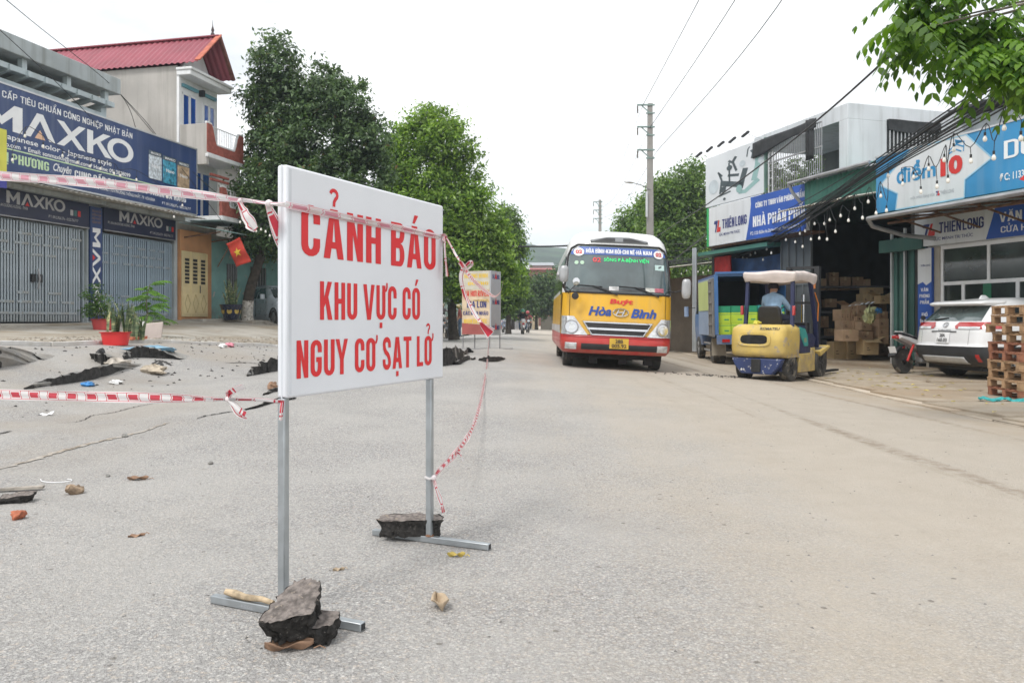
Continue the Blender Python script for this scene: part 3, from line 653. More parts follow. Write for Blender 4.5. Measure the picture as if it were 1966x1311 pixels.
for k, (pa, pb, mt, mw) in enumerate(((285, 310, M('tin_marble', (.55, .60, .64), .4, 0, .35, 14), 0), (312, 338, M('tin_blue_green', (.05, .26, .38), .4, 0, .6, 12), 1), (340, 363, M('tin_brown', (.40, .29, .19), .4, 0, .45, 10), 2))):
    xa, xb = fx(pa), fx(pb); zc = bz0 + .62 - .0 + (.14 - .03 * k); hh = .80; cx = (xa + xb) / 2; rr = (xb - xa) / 2
    fn = lambda r, a, z, cx=cx: (cx + r * math.cos(a), -BD - .012 + .06 * r * math.sin(a), z)
    c = MB().lathe([(rr, zc), (rr, zc + hh - .13)], 18, fn).build('paint_can', mt, bb, smooth=True)
    MB().lathe([(rr * 1.0, zc + hh - .128), (rr, zc + hh)], 18, fn).build('can_lid', M('tin_lid', (.10, .13, .16), .35, .4), c, smooth=True)
    m2 = MB(); text(m2, 'MAXKO', lambda a, b2: (a, -BD - .032, b2), cx - rr * .75, cx + rr * .75, zc + hh - .1, zc + hh - .03, .02); m2.build('can_lettering', MWHITEPR, c); m2 = MB(); text(m2, 'Nano', lambda a, b2: (a, -BD - .032, b2), cx - rr * .6, cx + rr * .6, zc + .33, zc + .43, .02); m2.build('can_lettering', MWHITEPR, c)
# yellow board at the left edge
yb = lthing('yellow_board', 'small yellow sign board with blue foot at the left edge of the photo', 'sign')
d = 1.5; xb = LF.x(13, d); za, zb_ = LF.z(13, 362, d), LF.z(13, 250, d)
MB().box(xb - 1.1, xb, -d, -d + .06, za + .28, zb_).build('board', M('yellow_sign_sheet', (.62, .60, .09), .5), yb)
MB().box(xb - 1.1, xb, -d - .001, -d + .061, za, za + .28).build('blue_foot', M('violet_blue_sheet', (.05, .05, .30), .5), yb)
MB().bar((xb - .5, -d + .05, za + .3), (xb - .5, -.9, 4.4), .05, .05).build('bracket', MRUSTY, yb)

# ------------------------------------------------------------------ tall house with the crimson roof
hs = lthing('tall_house', 'tall narrow three-storey house with crimson sheet roof and blue-paned doors', 'house')
HX0, HX1 = 6.70, 8.87
MB().box(HX0, HX1, .03, 8.6, .3, 9.25).build('wall', MPLAST, hs)
MB().box(HX0 + .10, HX1 - .03, -.02, .03, 4.3, 8.92).build('front_render', MWHITEW, hs)
MB().box(HX0 - .02, HX0 + .10, -.06, .03, 6.4, 8.92).build('corner_pilaster', MWHITEF, hs, bevel=.008)
# roof: two corrugated slopes, ridge running away from the street
RZ = 10.48; xm = 7.80; yf, yb2 = -.78, 9.0
for sgn, xe in ((-1, HX0 - .12), (1, 8.62)):
    mb = MB(); corrugated(mb, lambda u, v: ((xm + (xe - xm) * v, yf + (yb2 - yf) * u, RZ + (9.28 - RZ) * v), (sgn * .5, 0, .8)), 1, 1, .022, 46); mb.build('roof_slope', MROOFRED, hs, solid=.01)
MB().bar((xm, yf - .03, RZ + .03), (xm, yb2, RZ + .03), .2, .06).build('ridge_cap', MROOFRED, hs, bevel=.02)
for i in range(9):                                   # tiled verge on the street gable
    t0, t1 = i / 9, (i + 1) / 9 - .01
    a = V(xm + (HX0 - .12 - xm) * t0, yf, RZ + .06 + (9.28 - RZ) * t0); b_ = V(xm + (HX0 - .12 - xm) * t1, yf, RZ + .045 + (9.28 - RZ) * t1)
    MB().bar(a, b_, .2, .05, (0, 0, 1)).build('verge_tile', M('orange_red_verge_tile', (.46, .13, .08), .7, 0, .2, 6), hs, bevel=.015)
gp = [(xm, RZ - .2), (8.5, 9.26), (HX0 + .2, 9.26)]
MB().prism(gp, lambda a, b, c: (a, c, b), .0, .10).build('gable_board', MWHITEW, hs)
MB().bar((xm, yf - .01, RZ), (8.63, yf - .01, 9.27), .1, .10).build('bargeboard', MTILE, hs)
MB().box(HX0 - .05, HX1 + .10, -.50, .02, 8.92, 9.08).box(HX0 - .08, HX1 + .15, -.56, .02, 9.08, 9.17).build('cornice', MWHITEW, hs, bevel=.02)
for y in (yf + .25, 7.4):
    MB().lathe([(.05, 0), (.07, .06), (.03, .14), (.055, .2), (.035, .26), (.012, .36), (.004, .55)], 10, lambda r, a, z, y=y: (xm + r * math.cos(a), y + r * math.sin(a), RZ + .04 + z)).build('finial', M('dark_bronze_finial', (.06, .04, .04), .6), hs, smooth=True)
def french(x0, x1, z0, z1, parent, y=-.05):
    fr = MB().box(x0, x1, y, y + .06, z1 - .06, z1).box(x0, x0 + .06, y, y + .06, z0, z1).box(x1 - .06, x1, y, y + .06, z0, z1).box((x0 + x1) / 2 - .05, (x0 + x1) / 2 + .05, y, y + .06, z0, z1).build('window_frame', MWHITEF, parent)
    for a, b2 in ((x0 + .06, (x0 + x1) / 2 - .05), ((x0 + x1) / 2 + .05, x1 - .06)): MB().box(a, b2, y + .025, y + .035, z0, z1 - .06).build('pane', MBLUEGL, fr)
    return fr
french(HX0 + .18, HX0 + .95, 6.6, 8.45, hs); french(HX0 + 1.3, HX0 + 1.98, 6.6, 8.40, hs)
for a, b2 in ((HX0 + .16, HX0 + .98), (HX0 + 1.28, HX0 + 2.0)): MB().box(a, b2, -.10, -.02, 8.62, 8.72).build('teal_lintel', M('teal_trim', (.12, .30, .36), .6), hs)
MB().box(HX0 + 1.08, HX0 + 1.18, -.2, -.02, 8.55, 8.75).build('wall_lamp', MBLACKP, hs)
fr = MB().box(HX0 - .02, HX0 + .03, 2.2, 3.6, 7.0, 8.0)            # window in the grey side wall
sw = MB().box(HX0 - .06, HX0 + .03, 3.0, 3.06, 6.2, 7.75).box(HX0 - .06, HX0 + .03, 4.2, 4.26, 6.2, 7.75).box(HX0 - .06, HX0 + .03, 3.06, 4.2, 7.69, 7.75).box(HX0 - .06, HX0 + .03, 3.06, 4.2, 6.2, 6.26).box(HX0 - .05, HX0 + .03, 3.5, 3.66, 6.26, 7.69).build('window_frame', MWHITEF, hs)
for a, b2 in ((3.06, 3.5), (3.66, 4.2)): MB().box(HX0 - .02, HX0 + .01, a, b2, 6.26, 7.69).build('pane', MBLUEGL, sw)
def balcony(z, dp, x0, x1, grey):
    bl = MB().box(x0, x1, -dp, .0, z, z + .14).build('balcony', MWHITEW, hs, bevel=.01)
    if grey: MB().box(x0 - .01, x0 + .12, -dp + .02, -.06, z - .25, z + 1.05).build('side_parapet', MPLAST, bl, bevel=.01)
    # curved red parapet with a scooped middle and white rails
    n = 24; prof = []
    for i in range(n + 1):
        u = i / n; prof.append((x0 + (x1 - x0) * u, z + .14 + .92 - .62 * sst(.5 - abs(u - .5), .12, .26)))
    poly = [(x0, z + .14)] + prof + [(x1, z + .14)]
    MB().prism(poly[::-1] if False else poly, lambda a, b, c: (a, c, b), -dp, -dp + .1).build('front_parapet', MBRICKRED, bl)
    MB().tube([(a, -dp + .05, b2 + .03) for a, b2 in prof], .045, 6).build('coping', MWHITEW, bl, smooth=True)
    for k in range(9): MB().cyl((x0 + (x1 - x0) * (.3 + .05 * k), -dp + .05, z + .4), (x0 + (x1 - x0) * (.3 + .05 * k), -dp + .05, z + 1.0), .014, n=6).build('baluster', MWHITEF, bl)
    MB().cyl((x0 + .1, -dp + .05, z + 1.02), (x1 - .1, -dp + .05, z + 1.02), .02, n=8).build('handrail', MWHITEF, bl, smooth=True)
    MB().box(x0 - .03, x1 + .03, -dp - .05, -dp + .06, z - .02, z + .09).build('edge_moulding', MWHITEW, bl, bevel=.015)
    return bl
balcony(6.3, 1.05, HX0 + .02, HX1 - .05, True)
balcony(4.35, 1.2, HX0 + .6, HX1 + .3, False)
french(HX0 + .75, HX0 + 1.7, 4.55, 6.05, hs)
for zz in (5.6, 5.75): MB().box(HX0 + .3, HX0 + 1.3, -1.02, -.94, zz, zz + .07).build('diamond_panel', MBRICKRED, hs)
# street door of the house
MB().box(6.68, 8.38, -.10, .02, ZF + .05, 4.0).build('door_surround', MORANGEW, hs)
dw = MB().box(6.72, 8.02, -.16, -.101, ZF + .17, 3.32).build('yellow_door', MYDOOR, hs, bevel=.01)
for k in range(3):
    a = 6.76 + k * .43; b2 = a + .38
    MB().box(a, b2, -.185, -.161, ZF + .25, ZF + .95).build('door_panel', MYDOOR, dw, bevel=.012)
    dm = MB()
    c = (a + b2) / 2
    for s in (-1, 1):
        dm.bar((c, -.19, ZF + .90), (c + s * .14, -.19, ZF + .6), .012, .012).bar((c + s * .14, -.19, ZF + .6), (c, -.19, ZF + .3), .012, .012)
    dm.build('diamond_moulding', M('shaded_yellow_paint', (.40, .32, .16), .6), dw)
    for z0 in (1.25, 1.37, 1.49, 1.61, 1.73, 1.85, 1.97): MB().box(c - .11, c + .11, -.172, -.161, ZF + z0, ZF + z0 + .085).build('door_grille', MBLACKP, dw)
    MB().box(b2 + .005, b2 + .045, -.19, -.161, ZF + .17, 3.3).build('door_stile', MYDOOR, dw, bevel=.008)
MB().cyl((7.6, -.2, ZF + .95), (7.6, -.2, ZF + 1.2), .018, n=6).build('door_handle', MBLACKP, dw)
mb = MB(); corrugated(mb, lambda u, v: ((6.75 + (11.5 - 6.75) * u, .0 - 1.5 * v, 4.22 - .28 * v), (0, .1, 1)), 1, 1, .016, 42); mb.build('awning_sheet', MGRSHEET, hs, solid=.008)
for x in (6.9, 8.4, 9.9, 11.2): MB().bar((x, 0, 3.75), (x, -1.4, 3.9), .04, .04).build('awning_bracket', MRUSTY, hs)
MB().box(6.75, 8.3, -.9, -.11, ZF - .3, ZF + .10).build('door_step', MPAVL, hs, bevel=.02)

# ------------------------------------------------------------------ low teal house and the houses behind
th = lthing('teal_house', 'low teal-painted house with peeling wall behind the flag and the street tree', 'house')
MB().box(8.40, 15.5, -.06, 6, .3, 3.85).build('wall', MTEAL, th)
MB().box(8.42, 15.5, .05, 6.1, 3.86, 4.02).build('roof_slab', MPALESHEET, th)
mb = MB(); corrugated(mb, lambda u, v: ((9.0 + 6.3 * u, -.05 - 1.5 * v, 3.86 - .28 * v), (0, .1, 1)), 1, 1, .016, 42); mb.build('lower_awning', MPALESHEET, th, solid=.008)
for a, b2 in ((9.35, 10.0), (10.9, 12.0)):
    wd = MB().box(a, b2, -.075, .0, ZF + .2 if a < 10 else ZF + .75, ZF + 2.05).build('window', M('dark_window', (.035, .045, .045), .4), th)
    for k in range(6): MB().cyl((a + (b2 - a) * (k + .5) / 6, -.09, ZF + .75), (a + (b2 - a) * (k + .5) / 6, -.09, ZF + 2.05), .012, n=5).build('window_bar', MSTEEL, wd)
MB().box(8.5, 11.0, -1.6, .04, ZF - .4, ZF + .06).build('front_step', MPAVL, th, bevel=.03)
rp = [(9.3, -1.6), (10.2, -1.6), (10.2, -2.6), (9.3, -2.6)]
MB().add([(9.3, -1.6, ZF + .05), (10.3, -1.6, ZF + .05), (10.3, -2.5, ZF - .28), (9.3, -2.5, ZF - .28), (9.3, -1.6, ZF - .45), (10.3, -1.6, ZF - .45), (10.3, -2.5, ZF - .45), (9.3, -2.5, ZF - .45)], [(0, 1, 2, 3), (4, 5, 6, 7), (0, 1, 5, 4), (1, 2, 6, 5), (2, 3, 7, 6), (3, 0, 4, 7)]).build('ramp', MPAVL, th)
t2 = lthing('tiled_house', 'grey house with dark red tiled roof showing between the tall house and the tree', 'house')
MB().box(10.5, 15.5, 3.2, 9, .3, 7.9).build('wall', MPLAST, t2)
for sgn in (-1, 1):
    mb = MB(); corrugated(mb, lambda u, v: ((10.0 + 6 * u, 6.1 + sgn * 3.5 * v, 9.6 - 1.9 * v), (0, sgn * .4, .8)), 1, 1, .03, 26); mb.build('roof_slope', MTILE, t2, solid=.02)
t3 = lthing('grey_house', 'plain grey house half hidden behind the street trees on the left', 'house')
MB().box(16.5, 24, 0, 8, .2, 6.2).build('wall', MPLAST, t3)
MB().box(16.3, 24.2, -.7, 8.2, 6.2, 6.4).build('roof', MSLAB, t3)
for k in range(3): MB().box(17.2 + 2.3 * k, 18.6 + 2.3 * k, -.05, .01, 1.1, 3.4).build('door', MPALESHEET, t3)
# flag on its staff
fl = thing('flag', 'red flag with yellow star on a slanting staff before the teal wall', 'flag', LF.w(9.0, -.2, 2.5), 0)
pole = [V(0, 0, 0), P(462, 470, 24.6) - fl.location]
MB().cyl(P(418, 512, 25.6) - fl.location, P(447, 462, 24.4) - fl.location, .016, n=6).build('staff', MRUSTY, fl)
c4_ = [P(434, 468, 24.4), P(461, 456, 24.3), P(481, 502, 24.35), P(453, 513, 24.5)]
def flagpt(u, v):
    a = c4_[0].lerp(c4_[1], u); b = c4_[3].lerp(c4_[2], u); p = a.lerp(b, v); p.y += .05 * math.sin(5 * u + 3 * v) + .03 * math.sin(9 * v); return p - fl.location
MB().grid(flagpt, 10, 12).build('cloth', M('flag_red', (.50, .05, .03), .8, 0, .12, 3), fl, smooth=True, solid=.004)
star = [(.5 + .24 * (1 if i % 2 == 0 else .4) * math.sin(math.pi * i / 5 + .1) * 1.15, .5 - .20 * (1 if i % 2 == 0 else .4) * math.cos(math.pi * i / 5 + .1)) for i in range(10)]
MB().add([flagpt(a, b) + V(0, -.02, 0) for a, b in star], [tuple(range(10))]).build('star', M('star_yellow', (.75, .55, .05), .8), fl)
# ------------------------------------------------------------------ right row: materials
MSKY = M('sky_blue_sign_sheet', (.035, .24, .48), .45, 0, .14, .8, bump=.25, bscale=1.6, streak=((.20, .33, .45), .3))
MROYAL = M('royal_blue_sign_sheet', (.03, .10, .42), .45, 0, .14, .8, bump=.25, bscale=1.6)
MWHSHEET = M('white_sign_sheet', (.66, .68, .70), .5, 0, .06, .7, bump=.25, bscale=1.6, streak=((.45, .46, .46), .35))
MPBLUE = M('bright_blue_print', (.03, .24, .48), .5, 0, .05, 3)
MPNAVY = M('navy_print', (.03, .04, .18), .5, 0, .05, 3)
MPGREY = M('pale_grey_print', (.45, .47, .5), .5, 0, .05, 3)
MDKGREEN = M('dark_green_sheet', (.035, .10, .085), .6, .1, .2, 1.2, streak=((.10, .13, .11), .4))
MFASCIA = M('green_fascia_sheet', (.06, .20, .16), .6, .1, .2, 1.2, streak=((.12, .17, .15), .4))
MGUTTER = M('dull_green_gutter', (.13, .22, .19), .6, 0, .15, 2, streak=((.22, .2, .17), .4))
MCONCW = M('pale_blue_white_render', (.63, .66, .69), .85, 0, .07, .8, streak=((.36, .37, .37), .55))
MSHADE = M('black_shade_net', (.035, .037, .04), .9, 0, .3, 4)
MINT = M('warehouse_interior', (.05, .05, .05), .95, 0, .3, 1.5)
MGREYDR = M('grey_steel_door', (.20, .22, .23), .55, .3, .15, 1.2, streak=((.14, .13, .12), .4))
MCARD = M('cardboard', (.50, .345, .22), .85, 0, .14, 2.5)
MCARD2 = M('yellow_cardboard', (.54, .40, .22), .85, 0, .14, 2.5)
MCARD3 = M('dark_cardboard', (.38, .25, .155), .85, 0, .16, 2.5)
MTAPEB = M('packing_tape', (.50, .38, .22), .3, 0, .1, 3)
MBULB = M('milky_glass_bulb', (.78, .76, .70), .25, 0, .05, 3)
rx = RF.x
# ------------------------------------------------------------------ warehouse
wh = rthing('warehouse', 'dark open warehouse with green sheet canopy and stacked cartons inside', 'warehouse')
WX0, WX1 = -8.1, .95                                  # local x: far end, near end
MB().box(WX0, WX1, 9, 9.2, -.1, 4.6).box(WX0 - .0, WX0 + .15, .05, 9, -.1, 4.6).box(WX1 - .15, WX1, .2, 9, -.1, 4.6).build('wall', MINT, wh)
MB().box(WX0, WX1, .0, 9.2, 4.6, 4.75).build('roof', MDKGREEN, wh)
MB().box(WX0, WX1, -.3, 9, -.15, -.005).build('floor_slab', MPAVR, wh)
gx0, gx1 = rx(1500), rx(1556)
gd = MB().box(gx0, gx1, .02, .08, .02, 4.2).build('sliding_door', MGREYDR, wh)
for k in range(5): MB().box(gx0 + (gx1 - gx0) * k / 4 - .025, gx0 + (gx1 - gx0) * k / 4 + .025, -.02, .02, .02, 4.2).build('door_rib', MGREYDR, gd, bevel=.006)
for zz in (.06, 2.1, 4.1): MB().box(gx0, gx1, -.012, .019, zz, zz + .07).build('door_rail', MGREYDR, gd)
px_ = rx(1357) + .05
for x in (px_, px_ + .14): MB().cyl((x, -.55, .0), (x, -.55, 3.6), .05, n=8).build('canopy_post', M('galvanised_post', (.45, .48, .5), .45, .5, .1, 2), wh, smooth=True)
dx0, dx1 = rx(1716), rx(1757)
for k in range(5):                                     # folded green door leaves beside the opening
    a = dx0 + (dx1 - dx0) * k / 5; MB().box(a + .01, a + (dx1 - dx0) / 5 - .01, -.02 + .05 * (k % 2), .06 + .05 * (k % 2), .03, 3.1).build('door_leaf', MDKGREEN, wh, bevel=.006)
for x in (dx0 - .02, dx0 + (dx1 - dx0) * .6): MB().box(x, x + .045, -.09, -.03, .03, 3.3).build('door_post', MALU, wh)
# green canopy over the opening
cxa, cxb = rx(1545, .7), rx(1690, .7)
mb = MB(); corrugated(mb, lambda u, v: ((cxa + (cxb - cxa) * u, -.7, 4.12 + .72 * v), (0, 1, 0)), 1, 1, .03, 16); mb.build('canopy_fascia', MFASCIA, wh, solid=.008)
mb = MB(); corrugated(mb, lambda u, v: ((cxa - .25 + (cxb - cxa + .3) * u, .6 - 1.65 * v, 5.25 - .42 * v), (0, .25, 1)), 1, 1, .02, 18); mb.build('canopy_roof', MFASCIA, wh, solid=.01)
MB().tube([(cxa - .25, -1.05, 4.84), (cxb + .05, -1.05, 4.84)], .045, 8).tube([(cxa - .22, -1.05, 4.84), (cxa - .2, -.95, 4.6), (cxa - .1, -.75, 4.3)], .045, 8).build('gutter_pipe', MSTEEL, wh, smooth=True)
mb = MB(); corrugated(mb, lambda u, v: ((rx(1500, 1.5) + (cxb - rx(1500, 1.5)) * u, -.66 - .9 * v, 4.17 - .16 * v), (0, .15, 1)), 1, 1, .02, 26); mb.build('lower_sheet', MPALESHEET, wh, solid=.008)
MB().box(WX0, rx(1500), -.5, .0, 3.3, 3.42).build('lintel', MFASCIA, wh)
tp = MB(); tp.grid(lambda u, v: (rx(1390) + (rx(1498) - rx(1390)) * u, .25 + .06 * math.sin(9 * u + 4 * v), 3.2 - 1.3 * v - .12 * math.sin(3 * u)), 14, 8); tp.build('blue_tarpaulin', M('blue_tarpaulin_cloth', (.02, .06, .16), .5, 0, .3, 3), wh, smooth=True)
MB().box(rx(1372), rx(1402), .0, .04, 2.35, 3.25).build('red_banner', M('red_banner_cloth', (.45, .03, .03), .8, 0, .2, 4), wh)
# ------------------------------------------------------------------ billboards of the warehouse
D1 = .6; f1 = onplane(D1); q = lambda px: rx(px, D1)
tb = rthing('company_billboard', 'white and blue company billboard over the warehouse with green left edge', 'billboard')
xa, xm_, xb = q(1357), q(1437), q(1548); za, zb_ = 3.56, 4.84
MB().box(xa + .14, xb, -D1, -D1 + .12, za, zb_).build('board', MWHSHEET, tb)
MB().box(xa, xa + .139, -D1 - .002, -D1 + .12, za, zb_).build('green_edge', M('green_edge_sheet', (.03, .36, .10), .5), tb)
wav = [(q(1441), zb_), (xb, zb_), (xb, za), (q(1432), za), (q(1437), za + .45), (q(1440), za + .8), (q(1442), zb_ - .2)]
MB().add([f1(a, b) for a, b in wav], [tuple(range(len(wav)))]).build('blue_field', MROYAL, tb)
fb = onplane(D1, .009)
def tlogo(mb, x0, x1, z0, z1, f, mn, mr):               # the slanted pair of strokes before the name
    w = x1 - x0; h = z1 - z0; P_ = lambda l: [f(x0 + w * a, z0 + h * b) for a, b in l]
    mb.add(P_([(.0, .78), (.1, 1), (.58, 1), (.30, 0), (.16, 0), (.30, .70), (.12, .70)]), [tuple(range(7))], mn)
    mb.add(P_([(.64, 1), (.82, 1), (.70, .40), (1, .40), (.94, .0), (.40, 0)]), [tuple(range(6))], mr)
mb = MB(); tlogo(mb, q(1371), q(1384), za + .42, za + .80, fb, 0, 1); btext(mb, 'THIÊN LONG', fb, q(1387), q(1434), za + .50, za + .80, w=.5, space=.12)
text(mb, 'SỨC MẠNH TRI THỨC', fb, q(1381), q(1421), za + .28, za + .36, .012); mb.build('lettering', [MPNAVY, MREDPR], tb)
mb = MB(); btext(mb, 'CÔNG TY TNHH VĂN PHÒNG PHẨM', fb, q(1451), q(1545), zb_ - .36, zb_ - .20, w=.5); mb.build('company_lettering', MWHITEPR, tb); mb = MB()
btext(mb, 'NHÀ PHÂN PHỐI', fb, q(1446), q(1546), za + .36, za + .68, w=.5); mb.build('white_lettering', MWHITEPR, tb); mb = MB(); text(mb, 'ĐC: 1133 đường An Dương Vương, Thành phố Hòa Bình', fb, q(1441), q(1540), za + .12, za + .22, .02); mb.build('address_lettering', MWHITEPR, tb)
MB().box(xa, xb, -D1 + .12, -.0, za - .06, za - .0).build('bearer', MRUSTY, tb)
gb = rthing('fitness_billboard', 'tall white billboard picturing an exercise bike and a leaning massage chair', 'billboard')
za2, zb2 = 4.88, 6.52; ga, gbx = q(1355), q(1467)
MB().box(ga, gbx, -D1, -D1 + .10, za2, zb2).build('board', M('pale_print_sheet', (.66, .69, .72), .5, 0, .06, .6), gb)
MB().box(gbx, gbx + .07, -D1 - .01, -D1 + .12, za2, zb2).build('side_rail', MGUTTER, gb)
G = lambda u, v: f1(ga + (gbx - ga) * u, za2 + (zb2 - za2) * v)
mb = MB()
def st(pts, th, mi=0):
    for poly in _stroke(pts, th): mb.add([G(a, b) for a, b in poly], [tuple(range(len(poly)))], mi)
def el(cx, cy, rx_, ry_, mi, a0=0, a1=360): p = _arc(cx, cy, rx_, ry_, a0, a1, 16); mb.add([fb(ga + (gbx - ga) * a, za2 + (zb2 - za2) * b) for a, b in p], [tuple(range(len(p)))], mi)
st([(.27, .20), (.30, .46), (.25, .62)], .035); st([(.23, .64), (.31, .54)], .03); st([(.25, .16), (.46, .20)], .03); st([(.30, .24), (.44, .38), (.43, .76)], .03)
st([(.41, .52), (.60, .47)], .05); st([(.42, .80), (.50, .74), (.56, .56)], .04); st([(.50, .76), (.55, .84)], .05); st([(.30, .40), (.66, .26)], .10)
st([(.62, .2), (.66, .38), (.71, .56)], .09); el(.33, .27, .05, .06, 0); el(.44, .66, .05, .05, 0)
st([(.60, .14), (.70, .12), (.86, .24), (.92, .28)], .075, 1); st([(.84, .28), (.90, .55), (.91, .76), (.87, .90)], .085, 1); st([(.80, .86), (.83, .80), (.81, .70)], .035, 0); st([(.73, .76), (.75, .90), (.78, .93)], .02, 0)
el(.605, .2, .05, .075, 1); el(.15, .38, .09, .14, 2); el(.66, .66, .05, .06, 2); el(.95, .62, .04, .06, 2)
el(.35, .08, .025, .025, 0); mb.build('printed_picture', [M('print_dark_slate', (.06, .08, .09), .5), M('print_sea_green', (.28, .45, .44), .5), M('print_faint_blue', (.52, .58, .62), .5)], gb)
for k in range(5):                                      # floodlights on thin arms over the top edge
    px = (1342, 1362, 1384, 1406, 1431)[k]; py = (297, 287, 277, 269, 258)[k]; d = 1.7
    x = RF.x(px, d); z = RF.z(px, py, d)
    lp = MB().bar((x - .16, -d, z - .04), (x + .16, -d, z + .04), .07, .05).build('floodlight', MBLACKP, gb)
    MB().cyl((x + .05, -d + .02, z), (min(gbx - .1, x + .35), -D1 + .05, zb2 - .03), .007, n=5).build('lamp_arm', MALU, lp)
for x in (q(1473), q(1481)): MB().cyl((x, -.55, 4.7), (x, -.55, 6.5), .02, n=6).build('ladder_rail', MALU, gb)
for k in range(8): MB().cyl((q(1473), -.55, 4.85 + .21 * k), (q(1481), -.55, 4.85 + .21 * k), .012, n=5).build('ladder_rung', MALU, gb)
# ------------------------------------------------------------------ pale upper storey with caged balcony
ub = rthing('caged_balcony_house', 'pale concrete upper storey with barred balcony and black shade net above the warehouse', 'house')
ux1 = rx(1628); ux0 = rx(1492); UZ0, UZ1 = 4.78, 6.86
MB().box(ux1 - .35, ux1, .0, 9, UZ0, UZ1 - .42).box(ux0 - 1.2, ux1, .0, 9, UZ1 - .42, UZ1).build('wall', MCONCW, ub, bevel=.01)
MB().box(ux0 - 1.2, ux1 - .35, .0, 6, UZ0 - .12, UZ0).build('balcony_floor', MCONCW, ub)
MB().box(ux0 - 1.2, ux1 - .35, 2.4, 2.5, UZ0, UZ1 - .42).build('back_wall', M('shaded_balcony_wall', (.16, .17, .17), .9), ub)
cg = MB().box(ux0, ux1 - .36, -.56, -.52, 5.72, 5.76).build('balcony_cage', MSTEEL, ub)
n = 34
for k in range(n):
    x = ux0 + (ux1 - .36 - ux0) * k / (n - 1); MB().cyl((x, -.54, UZ0 - .1), (x, -.54, UZ1 - .45), .011, n=5).build('cage_bar', MSTEEL, cg)
for zz in (UZ0 - .1, UZ1 - .46): MB().bar((ux0, -.54, zz), (ux1 - .36, -.54, zz), .03, .03).build('cage_rail', MSTEEL, cg)
for k in range(6): MB().bar((ux0 + .02, -.54 + .1 * k, UZ0 - .1), (ux0 + .02, -.54 + .1 * k, UZ1 - .45), .02, .02).build('cage_bar', MSTEEL, cg)
MB().grid(lambda u, v: (ux0 - .35 + (ux1 - ux0 - .1) * u, -.62 - .04 * math.sin(7 * u), UZ1 - .40 + .06 * u - (.46 - .26 * u + .05 * math.sin(8 * u)) * v), 16, 5).build('shade_net', MSHADE, ub, smooth=True, solid=.01)
MB().grid(lambda u, v: (ux1 - .95 + .3 * u, -.60 - .03 * math.sin(12 * u), UZ1 - .3 - 1.1 * v), 6, 6).build('rolled_net', MSHADE, ub, smooth=True, solid=.02)
# barred window in the side wall facing the camera
wy0, wy1 = 1.25, 3.0
wn = MB().box(ux1 - .02, ux1 + .012, wy0, wy1, 5.35, 6.5).build('side_window', M('dim_window_opening', (.03, .033, .035), .6), ub)
for k in range(14): MB().box(ux1 + .03, ux1 + .055, wy0 + (wy1 - wy0) * (k + .5) / 14 - .015, wy0 + (wy1 - wy0) * (k + .5) / 14 + .015, 5.35, 6.2).build('window_bar', MALU, wn)
MB().grid(lambda u, v: (ux1 + .07 + .02 * math.sin(9 * u), wy0 + (wy1 - wy0) * u, 6.5 - .28 * v - .06 * math.sin(5 * u) * v), 8, 3).build('window_net', MSHADE, wn, solid=.01)
MB().box(ux1 - 2, ux1 + 2.6, 3.6, 9, UZ1 + .05, UZ1 + .12).build('roof_panel', MSHADE, ub)
MB().box(ux1 - .0, ux1 + 3.4, 4.2, 9, 4.2, UZ1 - .05).build('rear_wall', MCONCW, ub)
# potted greenery and washing behind the cage is built with the plants below
# ------------------------------------------------------------------ stationery shop with sky-blue sign
sh = rthing('stationery_shop', 'glass-fronted shop under a green awning behind the white car', 'shop')
SX0, SX1 = rx(1757), rx(1966) + 2.6
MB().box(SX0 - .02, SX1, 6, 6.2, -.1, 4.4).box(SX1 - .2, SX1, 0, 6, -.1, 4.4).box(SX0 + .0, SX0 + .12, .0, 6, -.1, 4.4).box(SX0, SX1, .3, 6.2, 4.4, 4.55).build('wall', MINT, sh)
MB().box(SX0, SX1, .0, .2, 2.78, 4.4).build('upper_wall', MCONCW, sh)
MB().box(SX0 + .36, rx(1806), -.02, .2, -.05, 2.78).build('tan_pier', M('tan_pier_paint', (.36, .33, .28), .8), sh)
MB().box(SX0, SX1, -.05, 6, -.15, .0).build('floor_slab', MPAVR, sh)
gxs = [rx(1806), rx(1846), rx(1950), rx(1966) + 2.5]
gl = MB().box(gxs[0], gxs[-1], .0, .06, 1.88, 1.96).box(gxs[0], gxs[-1], .0, .06, 2.70, 2.78).build('shopfront_frame', MWHITEF, sh)
for k, x in enumerate(gxs): MB().box(x, x + .08, -.002, .062, .0, 1.88).build('mullion', MWHITEF, gl)
for x in (gxs[0], rx(1895), gxs[3]): MB().box(x, x + .07, -.002, .062, 1.96, 2.70).build('mullion', MWHITEF, gl)
MSHOPGL = glassmat('shop_glass', (.035, .045, .042), .05, .7, .4)
for a, b2, z0, z1 in ((gxs[0] + .08, rx(1895), 1.96, 2.7), (rx(1895) + .07, gxs[3], 1.96, 2.7), (gxs[0] + .08, gxs[1], .05, 1.88), (gxs[1] + .08, gxs[2], .05, 1.88), (gxs[2] + .08, gxs[3], .05, 1.88)): MB().box(a, b2, .02, .035, z0, z1).build('pane', MSHOPGL, gl)
MB().box(gxs[1] + .55, gxs[1] + .75, .005, .018, .05, 1.88).build('green_panel', M('green_door_film', (.02, .17, .09), .4), gl)
for zz in (2.1, 2.25, 2.4, 2.55): MB().box(gxs[0] + .1, gxs[3], .036, .045, zz, zz + .02).build('louvre', MGREYDR, gl)
AWD = 1.8; ax0 = rx(1668, AWD)
mb = MB(); corrugated(mb, lambda u, v: ((ax0 + (SX1 + .5 - ax0) * u, .0 - AWD * v, 3.64 - .24 * v), (0, .15, 1)), 1, 1, .018, 34); mb.build('awning_sheet', MFASCIA, sh, solid=.01)
